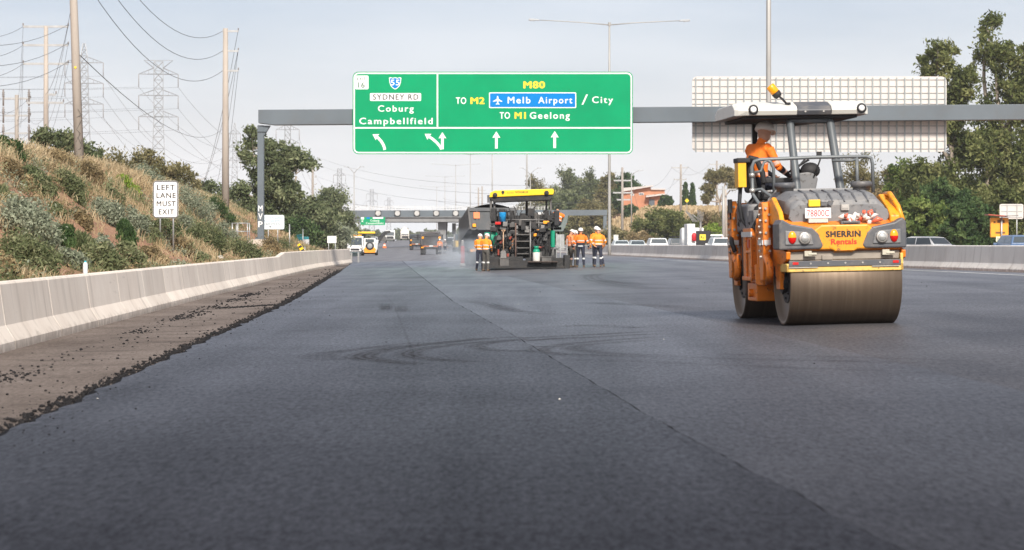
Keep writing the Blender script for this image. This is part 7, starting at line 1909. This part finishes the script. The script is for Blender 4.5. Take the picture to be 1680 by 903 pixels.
# work truck with yellow arrow board
def flatbed(label, loc, rz):
    t_ = thing("work_truck", label, "truck", loc, rz)
    m_ = MB(); m_.bb(-1.0, 1.0, -3.0, 1.4, .75, .95); m_.bb(-1.0, 1.0, 1.4, 3.0, .5, 1.5); m_.build("chassis", mat("truck_white", WH, .4), t_, bevel=.04)
    m_ = MB(); m_.prism([(1.5, 1.5), (3.0, 1.5), (2.8, 2.35), (1.5, 2.45)], 'X', -.98, .98); c_ = m_.build("cab", mat("truck_white", WH, .4), t_, bevel=.05)
    m_ = MB(); m_.prism([(2.96, 1.6), (3.0, 1.6), (2.84, 2.25), (2.80, 2.25)], 'X', -.85, .85); m_.build("windscreen", GLS, c_)
    m_ = MB(); m_.bb(-1.02, -.35, -2.9, -.6, .95, 2.75); m_.build("box_body", mat("truck_white", WH, .4), t_, bevel=.03)
    m_ = MB(); m_.bb(-.28, .98, -3.1, -2.9, .8, 2.15); m_.bb(-.2, .9, -3.12, -3.1, .9, 2.05); bd = m_.build("attenuator", BLK, t_, bevel=.03)
    m_ = MB(); m_.bb(.02, .55, -3.15, -3.12, 1.35, 1.85); m_.build("yellow_board", mat("board_yellow", (.85, .66, .05), .5), bd)
    m_ = MB(); m_.bb(.12, .22, -3.16, -3.15, 1.55, 1.68); m_.bb(.26, .44, -3.16, -3.15, 1.5, 1.56); m_.build("arrow", BLACK, bd)
    m_ = MB(); m_.lathe([(.14, 0), (.20, .08), (.20, .55), (.12, .72)], (-.45, -3.0, 1.25), n=14); m_.build("red_drum", mat("drum_red", (.55, .02, .03), .4), t_)
    m_ = MB(); m_.tube([(.35, -1.2, .95), (.35, -1.2, 3.0)], .10, 8); m_.tube([(.35, -1.2, 3.0), (-.4, -1.4, 3.6)], .06, 8); m_.tube([(.42, -1.2, 3.2), (.05, -1.2, 3.95)], .04, 6)
    for k in range(4): m_.bar((-1.0 + k * .1, -1.5, 3.9 - .05 * k), (-.35 + k * .12, -1.5, 2.95), .05, .05)
    for k in range(5): m_.bar((.1 + k * .1, -1.3, 3.0), (.1 + k * .12, -1.3, 4.0 - k * .05), .045)
    m_.build("lift_mast", PSIL, t_)
    for s_ in (-1, 1):
        for y in (-1.9, 2.1): wheel(t_, s_ * .82, y, .42, .28)
        m_ = MB(); m_.box((s_ * .8, -3.02, .72), (.3, .06, .14)); m_.build("tail_light", REDL, t_)
    return t_
flatbed("white work truck with black attenuator, red drum and yellow board in the queue", cloc(1140, 214), YW)
cone(1028.5, 240, "orange cone between the two pale cars", .95)
cone(1184, 206, "orange cone top behind the queue beside the twin pole", 1.6)
# tip trucks
def tip_truck(label, loc, rz, col, raised=0.0, W=2.45, H=2.6, L=7.5, orange_panel=False, tailchute=True, glow=True):
    t_ = thing("tip_truck", label, "truck", loc, rz)
    pm = mat("tipper" + str(col), col, .55, var=.2, vs_=1.5, dirt=(.14, .12, .11), dirt_amt=.5, dirt_scale=2)
    m_ = MB(); m_.bb(-.45, .45, -L / 2 + .3, L / 2, .70, .95); m_.build("chassis", DRK, t_)
    m_ = MB(); y0, y1 = -L / 2, L / 2 - 2.3; hh = W / 2
    prof = [(-hh, 1.05), (-hh + .25, .98), (hh - .25, .98), (hh, 1.05), (hh, H), (hh - .08, H), (hh - .08, 1.2), (-hh + .08, 1.2), (-hh + .08, H), (-hh, H)]
    m_.prism(prof, 'Y', y0 + .1, y1); m_.bb(-hh + .08, hh - .08, y1 - .08, y1, 1.2, H)
    tray = m_.build("tipper_body", pm, t_, bevel=.02)
    m_ = MB(); m_.bb(-hh, hh, y0, y0 + .09, 1.02, H - .05)
    for x in (-.8, 0, .8): m_.bb(x - .05, x + .05, y0 - .06, y0, 1.05, H - .1)
    m_.bb(-hh, hh, y0 - .07, y0, H - .25, H - .12); tg = m_.build("tailgate", pm, tray, bevel=.012)
    m_ = MB(); n_ = 9
    vs_ = [(x * hh * .92, y, H - .12 + .38 * (1 - x * x) * (1 - .25 * abs(yy))) for yy, y in ((-1, y0 + .12), (0, (y0 + y1) / 2), (1, y1 - .1)) for x in [-1 + 2 * k / (n_ - 1) for k in range(n_)]]
    m_.add(vs_, [(i * n_ + j, i * n_ + j + 1, (i + 1) * n_ + j + 1, (i + 1) * n_ + j) for i in range(2) for j in range(n_ - 1)], 0, True); m_.build("load_cover", mat("tarp_brown", (.13, .10, .085), .9, var=.2, vs_=3), tray)
    if raised: tray.rotation_euler = (R(-raised), 0, 0); tray.location = (0, -.25, -1.1 * math.sin(R(raised)) + .55)
    m_ = MB(); m_.prism([(L / 2 - 2.1, .7), (L / 2, .6), (L / 2, 1.5), (L / 2 - .12, 2.6), (L / 2 - 2.0, 2.65)], 'X', -1.15, 1.15); cb = m_.build("cab", mat("cab_dark" + str(col), [min(.6, c * 1.5) for c in col], .4), t_, bevel=.05)
    m_ = MB(); m_.prism([(L / 2 + .01, 1.6), (L / 2 + .03, 1.6), (L / 2 - .07, 2.45), (L / 2 - .10, 2.45)], 'X', -1.0, 1.0); m_.build("windscreen", GLS, cb)
    m_ = MB(); m_.bb(-1.1, 1.1, y0 + .05, y0 + .2, .72, .90); m_.build("bumper", DRK, t_)
    m_ = MB(); m_.bb(-.95, .95, y0 - .02, y0 + .05, .92, 1.0); m_.build("marker_strip", mat("strip_orange", (.65, .22, .10), .5), t_)
    m_ = MB(); m_.bb(-.22, .22, y0 - .03, y0 - .02, .92, 1.03); m_.build("number_plate", WHITE, t_)
    for s_ in (-1, 1):
        m_ = MB(); lz_ = H - .43 if not orange_panel else 1.25; lw_ = .12 if not orange_panel else .09; m_.bb(s_ * .95 - lw_, s_ * .95 + lw_, y0 - .1, y0 - .06, lz_ - lw_, lz_ + lw_); m_.build("tail_light", AMBL, tg, bevel=.02)
        m_ = MB(); m_.bb(s_ * 1.0 - .14, s_ * 1.0 + .14, y0 + .0, y0 + .05, .74, .88); m_.build("tail_light", AMBL, t_)
        m_ = MB(); m_.bb(s_ * .88 - .32, s_ * .88 + .32, y0 + .22, y0 + .25, .12, .95); m_.build("mud_flap", BLK, t_)
        for y in (y0 + 1.0, y0 + 2.2, L / 2 - 1.0): wheel(t_, s_ * .88, y, .50, .58 if y < 0 else .3)
        m_ = MB(); m_.bar((s_ * hh, y0, H - .05), (s_ * hh * .92, y0 - .12, 1.05), .09); m_.build("tailgate_arm", PGRY, tg)
        m_ = MB(); m_.bb(s_ * 1.42 - .1, s_ * 1.42 + .1, L / 2 - .3, L / 2 - .2, 1.7, 2.3); m_.tube([(s_ * 1.15, L / 2 - .25, 2.2), (s_ * 1.42, L / 2 - .25, 2.2)], .02, 5); m_.build("mirror", BLK, cb)
    if orange_panel:
        m_ = MB(); m_.bb(-.98, -.66, y0 - .08, y0 - .065, 1.62, 1.95); m_.build("warning_panel", mat("panel_orange", (.75, .2, .06), .5), tg)
    return t_
tip_truck("dark loaded tip truck with orange lamps reversing away, centre distance", Gpx(704.5, 276, 0) + Vector((0, 3.75, 0)), R(3), (.05, .05, .055), W=2.3, H=2.35)
tip_truck("dark truck body left of and beyond the loaded tip truck", Gpx(682, 400, 0) + Vector((0, 3.75, 0)), R(3), (.045, .055, .062), W=1.7, H=2.0)
tip_truck("dusty grey tip truck feeding the paver, bed raised, orange panel on tailgate", Gpx(795, 128, 0) + Vector((0, 3.75, 0)), R(6), (.055, .062, .07), raised=7, W=2.5, H=2.25, orange_panel=True)
m = MB(); m.box((0, 0, .62), (.20, .2, .9)); m.box((0, 0, 1.22), (.14, .14, .3), None, 1); m.box((0, 0, .08), (.3, .3, .16), None, 1)
o = m.build("fuel_can_trolley", [mat("trolley_red", (.30, .04, .045), .5), PSIL], bevel=.03); o.location = Gpx(759, 127); tag(o, "red upright trolley standing left of the tip truck feeding the paver", "trolley")
# skid loader, van, far paver at the left
t = thing("skid_loader", "small orange and white loader with round black radiator at road's left", "loader", Gpx(606.5, 286), R(4))
m = MB(); m.bb(-.78, .78, -1.2, 1.4, .35, 1.1); m.build("body", mat("loader_white", (.72, .72, .70), .4), t, bevel=.06)
m = MB(); m.prism([(-.62, .30), (.62, .30), (.72, .75), (.45, 1.0), (-.45, 1.0), (-.72, .75)], 'Y', -1.45, -1.15); m.build("hood", mat("loader_orange", (.85, .32, .02), .4), t, bevel=.04)
m = MB(); m.lathe([(.46, 0), (.50, .05), (.46, .1)], (0, -1.38, 1.10), (0, -1, 0), 20); m.lathe([(.40, .08), (.2, .12), (0, .12)], (0, -1.38, 1.10), (0, -1, 0), 20, 1); m.build("radiator", [BLK, mat("grille_grey", (.28, .29, .30), .5)], t)
m = MB(); m.bb(-.70, .70, -.9, .6, 1.1, 2.0); m.build("cab", mat("loader_white", (.72, .72, .70), .4), t, bevel=.06)
m = MB(); m.bb(-.5, .5, -.93, -.90, 1.55, 1.92); m.build("rear_window", GLS, t)
for s_ in (-1, 1):
    m = MB(); m.tube([(s_ * .82, -1.0, .6), (s_ * .84, -.8, 1.5), (s_ * .82, .9, 1.5), (s_ * .8, 1.8, .5)], .09, 6); m.build("lift_arm", mat("loader_white", (.72, .72, .70), .4), t)
    for y in (-.6, .7): wheel(t, s_ * .80, y, .38, .3)
m = MB(); m.bb(-.85, .85, 1.6, 2.0, .15, .7); m.build("bucket", DRK, t)
t = thing("far_paver", "far small paver with yellow canopy behind the loader", "paver", Gpx(601, 330), R(3))
m = MB(); m.bb(-.9, 1.1, -1.0, 3.0, .4, 1.7); m.build("body", PGRY, t, bevel=.05)
m = MB(); m.bb(-1.15, 1.2, -.6, 2.0, 2.72, 2.98); m.build("canopy", PYEL, t, bevel=.05); m = MB(); m.bb(-1.12, 1.17, -.57, 1.97, 2.6, 2.72); m.build("canopy_underside", PBLK, t)
for x in (-1.0, 1.05):
    for y in (-.4, 1.8): m = MB(); m.tube([(x, y, 1.6), (x, y, 2.65)], .05, 6); m.build("canopy_post", PGRY, t)
    m = MB(); m.bb(x * .9 - .15, x * .9 + .15, -.8, 2.8, 0, .55); m.build("track", BLK, t)
m = MB(); m.bb(-1.3, 1.4, -1.6, -1.0, .02, .4); m.build("screed", PBLK, t)
def van(label, loc, rz):
    t_ = thing("van", label, "van", loc, rz); wv = mat("van_white", WH, .35, coat=.3)
    m_ = MB(); m_.prism([(-2.6, .5), (-2.55, 1.0), (-1.9, 1.15), (-1.15, 2.15), (-.6, 2.3), (2.4, 2.3), (2.5, .45), (-2.5, .4)], 'X', -.92, .92); m_.build("body", wv, t_, bevel=.1, seg=3)
    m_ = MB(); m_.prism([(-1.87, 1.24), (-1.20, 2.12), (-1.235, 2.14), (-1.90, 1.27)], 'X', -.78, .78); m_.build("windscreen", GLS, t_)
    m_ = MB(); m_.bb(-.5, .5, -2.63, -2.58, .62, .85); m_.build("grille", BLK, t_)
    m_ = MB(); m_.bb(-.93, .93, -2.66, -2.5, .28, .55); m_.build("bumper", GPD, t_, bevel=.04)
    m_ = MB(); m_.bb(-.7, .7, -.6, -.1, 2.32, 2.46); m_.build("light_bar", AMBL, t_, bevel=.03)
    for s_ in (-1, 1):
        m_ = MB(); m_.box((s_ * .72, -2.56, .85), (.3, .12, .22)); m_.build("headlight", CLR, t_, bevel=.03)
        m_ = MB(); m_.bb(s_ * .925 - .005, s_ * .925 + .005, -1.1, -.2, 1.3, 1.95); m_.build("side_window", GLS, t_)
        m_ = MB(); m_.box((s_ * 1.05, -1.6, 1.35), (.2, .1, .3)); m_.build("wing_mirror", BLK, t_)
        for y in (-1.7, 1.6): wheel(t_, s_ * .80, y, .34, .22)
    return t_
van("white van facing the camera at the end of the left barrier", Gpx(583.5, 288), R(2))
def far_truck(label, px, z, cabcol, body, w, h, name="far_truck"):
    t_ = thing(name, label, "truck", Gpx(px, z), R(3)); cm = mat("far_" + str(cabcol), cabcol, .45)
    m_ = MB(); m_.prism([(-3.2, .5), (-3.25, 1.5), (-3.0, h), (-1.2, h), (-1.2, .5)], 'X', -w / 2, w / 2); c_ = m_.build("cab", cm, t_, bevel=.06)
    m_ = MB(); m_.prism([(-3.27, 1.5), (-3.23, 1.5), (-3.05, h - .45), (-3.09, h - .45)], 'X', -w * .42, w * .42); m_.build("windscreen", GLS, c_)
    m_ = MB(); m_.bb(-w * .35, w * .35, -3.28, -3.2, .65, 1.3); m_.build("grille", BLK, c_)
    m_ = MB()
    if body == 'tank': m_.lathe([(.5, -.15), (w * .5, 0), (w * .5, 5), (.5, 5.15)], (0, -1.0, 1.2 + w * .5), (0, 1, 0), 20); m_.bb(-.4, .4, .2, 1.0, 1.1 + w, 1.35 + w)
    else: m_.bb(-w / 2, w / 2, -.9, 4.5, 1.0, h * .9)
    m_.build("tank" if body == 'tank' else "cargo_body", mat("far_cream", (.68, .60, .50), .5) if body == 'tank' else cm, t_, bevel=.02)
    m_ = MB(); m_.bb(-.5, .5, -3, 4.5, .6, .9); m_.build("chassis", DRK, t_)
    for s_ in (-1, 1):
        for y in (-2.2, 2.2, 3.4): wheel(t_, s_ * w * .4, y, .5, .35)
        m_ = MB(); m_.bb(s_ * w * .36 - .15, s_ * w * .36 + .15, -3.28, -3.22, .7, .95); m_.build("headlight", CLR, c_)
far_truck("white truck with tall cab facing us beneath the bridge", 640, 640, WH, 'box', 2.5, 2.9)
far_truck("cream tanker truck on the far crest beneath the bridge", 664, 690, (.6, .56, .5), 'tank', 2.4, 2.6, "tanker_truck")
car("white ute far off between the loader and the milling machine conveyor", Gpx(614, 560), R(183), WH, 'van', group=None, Hh=1.8)
car("white car far off right of the bridge pier", Gpx(741, 520), R(183), WH, 'wagon', group=None, Hh=1.6)
car("dark car far off behind the bridge pier's right side", Gpx(735.5, 480), R(183), DKB, 'wagon', group=None, Hh=1.6)
t = thing("milling_machine", "dark milling machine with long raised conveyor beneath the bridge", "milling machine", Gpx(628, 600), R(3))
m = MB(); m.bb(-.9, .9, 0, 6, .4, 1.5); m.build("body", PGRY, t, bevel=.05)
m = MB(); m.bar((-1.6, -.5, .5), (.9, 1.0, 2.7), .9, .7); m.bar((.9, 1.0, 2.7), (1.8, 1.3, 2.75), .7, .6); m.build("conveyor", PBLK, t)
for s_ in (-1, 1): m = MB(); m.bb(s_ * .8 - .2, s_ * .8 + .2, .3, 5.6, 0, .5); m.build("track", BLK, t)
t = thing("yellow_excavator", "small yellow machine far off left of the tip truck feeding the paver", "excavator", Gpx(754.5, 330), R(10))
m = MB(); m.bb(-.75, .75, -1, 1.2, .6, 1.5); m.build("body", mat("dull_yellow", (.42, .29, .07), .6), t, bevel=.08)
m = MB(); m.bb(-.7, .1, -.3, .9, 1.5, 2.4); m.build("cab", GLS, t, bevel=.05)
m = MB(); m.tube([(.3, .8, 1.3), (.4, 2.2, 2.4), (.4, 3.4, 1.2)], .13, 6); m.build("boom", PYEL, t)
for s_ in (-1, 1): m = MB(); m.bb(s_ * .6 - .2, s_ * .6 + .2, -1.2, 1.4, 0, .55); m.build("track", BLK, t)
t = thing("arrow_trailer", "small orange arrow trailer standing on the old road under the bridge", "trailer", Gpx(631, 452), 0)
m = MB(); m.prism([(-.35, .1), (.35, .1), (.15, .9), (-.15, .9)], 'Y', -.2, .2); m.build("base", mat("cone_orange", (.85, .16, .02), .5), t)
m = MB(); m.bb(-.2, .2, -.22, -.2, .5, .75); m.build("panel", WHITE, t)

# left barrier extras
p = G(-4.55, 36.6, .82)
px0 = 140; z = 4000 * (-4.8 - .30) / (px0 - 640); b = G(-5.10, z, .82)
m = MB(); m.lathe([(.042, 0), (.046, .01), (.046, .16), (.044, .17), (.046, .18), (.046, .21), (.03, .25), (.016, .265)], n=16); m.cyl((0, 0, .28), .02, .03, n=12, mi=1)
o = m.build("water_bottle", [mat("bottle_clear", (.62, .66, .68), .15), mat("cap_blue", (.05, .45, .55), .4)]); o.location = b; o.scale = (.9, .9, .72); tag(o, "clear plastic water bottle with blue cap standing on the left barrier", "bottle")
# striped chevron board
cz = 129.5; c = Tpx(493, cz); S = FPX / cz
t = thing("chevron_board", "bent yellow and black striped chevron board behind the left barrier", "chevron board", c)
f = lambda px, py: ((px - 493) / S, CAMH + (HY - py) / S - c.z)
pol = [f(488, 402), f(492, 399.5), f(504, 416), f(505, 420), f(490, 420), f(486.5, 414), f(495, 416.5)]
m = MB(); m.prism(pol, 'Y', -.03, .03); m.build("panel", PYEL, t)
m = MB()
for q in ([(489.3, 405), (493.6, 402), (496, 405.5), (491, 407.8)], [(493, 411.5), (498, 408.3), (500.4, 411.8), (495.5, 414.5)], [(487.5, 414.8), (490.5, 415.8), (494.5, 420.2), (490.2, 420.2)], [(496, 416.8), (499, 415), (503.5, 420.2), (499, 420.2)]):
    m.prism([f(*v) for v in q], 'Y', -.035, -.028)
m.build("stripe", BLACK, t)
m = MB(); m.tube([(f(500, 420)[0], .06, -.2), (f(500, 405)[0], .06, f(500, 405)[1])], .04, 6); m.build("post", GALV, t)
c = Tpx(497, 190); S = FPX / 190
t = thing("pump_skid", "blue-green pump equipment with white drum behind the chevron board", "pump", c); g0 = CAMH + (HY - 412) / S - c.z
m = MB(); m.cyl((.2, 0, g0 + .45), .3, .9, n=14); m.build("tank", WHITE, t)
m = MB(); m.box((-.15, 0, g0 + .95), (.5, .4, .35)); m.box((.25, .1, g0 + .98), (.4, .35, .25)); m.tube([(-.4, 0, g0 + .9), (-.45, 0, g0 + 1.2), (-.1, 0, g0 + 1.25)], .06, 6); m.build("motor", mat("pump_teal", (.03, .26, .30), .5), t, bevel=.02)
m = MB(); m.bb(-.6, .6, -.4, .4, -.2, g0 + .02); m.build("base", PGRY, t)
# end treatment of the left barrier
a = G(-2.75, 171, 0); t = thing("guard_rail", "short dark guard rail panel at the far end of the left barrier", "guard rail", a, R(-6))
m = MB(); m.prism([(-.10, .45), (-.04, .50), (-.10, .58), (-.04, .66), (-.10, .74), (-.15, .66), (-.15, .5)], 'Y', -4, 4.5); m.build("rail", mat("rail_darkgreen", (.05, .09, .08), .5), t)
for y in (-3, 0, 3): m = MB(); m.bb(-.02, .1, y - .06, y + .06, -.1, .72); m.build("post", GALV, t)
# message board trailer on the right
z = 134; S = FPX / z; c = Tpx(1640, z)
t = thing("message_board", "orange back of a trailer-mounted message board under the tall gums", "message board", c)
f = lambda px, py: ((px - 1640) / S, CAMH + (HY - py) / S - c.z)
m = MB(); (xa_, zb_), (xb_, za_) = f(1624.5, 389.5), f(1654, 357.5); m.bb(xa_, xb_, -.12, .12, zb_, za_); pnl = m.build("panel", mat("board_orange", (.85, .34, .02), .45, var=.06, dirt=(.5, .2, .03), dirt_amt=.3, dirt_scale=3), t, bevel=.03)
m = MB(); (xq, zq), (xr, zr) = f(1632.5, 383.5), f(1648, 380.5); m.bb(xq, xr, -.135, -.12, zq, zr); m.bb(xq + .1, xr - .02, -.13, -.12, f(0, 366)[1], f(0, 361)[1]); m.cyl((f(1631, 0)[0], -.125, f(0, 365)[1]), .06, .02, (0, 1, 0), 10); m.build("vent", mat("vent_dark", (.16, .07, .02), .6), pnl)
m = MB(); m.tube([(f(1642, 0)[0], -.2, .4), (f(1642, 0)[0], -.2, za_ + .02)], .055, 10); m.build("mast", GALV, t)
m = MB(); m.box((f(1634, 0)[0], .0, za_ + .12), (1.05, 1.2, .06), (0, R(5), 0), 0); m.box((f(1656, 0)[0], 0, za_ + .10), (.75, 1.2, .05), (0, R(-3), 0), 1); m.build("solar_panel", [mat("panel_rust", (.35, .07, .04), .5), PSIL], t)
m = MB(); m.bb(-.7, .7, -.8, 1.2, .35, .55); m.bar((0, -.8, .45), (0, -2.0, .42), .1); m.build("trailer_frame", GALV, t)
for s_ in (-1, 1): wheel(t, s_ * .75, .2, .3, .18)
m = MB(); (xq, zq), (xr, zr) = f(1632.5, 396.5), f(1639.5, 388.5); m.bb(xq, xr, -.27, -.25, zq, zr); pl = m.build("number_plate", mat("plate_cream", (.75, .74, .5), .5), t)
m = MB(); m.text("B", xq + .06, xr - .06, zq + .05, .16, -.27); m.build("lettering", BLACK, pl)

# pale smoke rising from the hot mix
def smoke_blob(c, s_, dens):
    m_ = MB(); m_.ball((0, 0, 0), 1.0, 20, 12); o_ = m_.build("smoke", []); o_.data.materials.clear()
    mm_ = bpy.data.materials.new("hot_mix_smoke"); mm_.use_nodes = True; n, l = mm_.node_tree.nodes, mm_.node_tree.links
    n.remove(n["Principled BSDF"]); v = n.new("ShaderNodeVolumePrincipled"); v.inputs["Color"].default_value = (.80, .88, .97, 1)
    tc = n.new("ShaderNodeTexCoord"); gr = n.new("ShaderNodeVectorMath"); gr.operation = 'LENGTH'; l.new(tc.outputs["Object"], gr.inputs[0])
    mr = n.new("ShaderNodeMapRange"); mr.inputs[1].default_value = .25; mr.inputs[2].default_value = 1; mr.inputs[3].default_value = 1; mr.inputs[4].default_value = 0; l.new(gr.outputs["Value"], mr.inputs[0])
    nz = n.new("ShaderNodeTexNoise"); nz.inputs["Scale"].default_value = 2.2; nz.inputs["Detail"].default_value = 3; l.new(tc.outputs["Object"], nz.inputs["Vector"])
    r2 = n.new("ShaderNodeMapRange"); r2.inputs[1].default_value = .42; r2.inputs[2].default_value = .7; l.new(nz.outputs[0], r2.inputs[0])
    mu = n.new("ShaderNodeMath"); mu.operation = 'MULTIPLY'; l.new(mr.outputs[0], mu.inputs[0]); l.new(r2.outputs[0], mu.inputs[1])
    m2 = n.new("ShaderNodeMath"); m2.operation = 'MULTIPLY'; m2.inputs[1].default_value = dens; l.new(mu.outputs[0], m2.inputs[0]); l.new(m2.outputs[0], v.inputs["Density"])
    l.new(v.outputs[0], n["Material Output"].inputs["Volume"]); o_.data.materials.append(mm_)
    o_.location = c; o_.scale = s_; tag(o_, "bluish smoke drifting over the hot asphalt at the paver's left", "smoke", kind="stuff")
smoke_blob(Gpx(778, 116) + Vector((0, 0, .75)), (2.6, 5.5, 1.25), .55)

# the air
def haze(dens):
    m_ = MB(); m_.bb(-1400, 1400, -60, 2600, -4, 130)
    o_ = m_.build("haze", []); o_.data.materials.clear()
    mm_ = bpy.data.materials.new("air"); mm_.use_nodes = True; n, l = mm_.node_tree.nodes, mm_.node_tree.links
    n.remove(n["Principled BSDF"]); v = n.new("ShaderNodeVolumePrincipled"); v.inputs["Color"].default_value = (.90, .94, 1.0, 1); v.inputs["Density"].default_value = dens
    l.new(v.outputs[0], n["Material Output"].inputs["Volume"]); o_.data.materials.append(mm_)
    tag(o_, "pale haze softening the far distance", "haze", kind="stuff")
haze(0.00015)
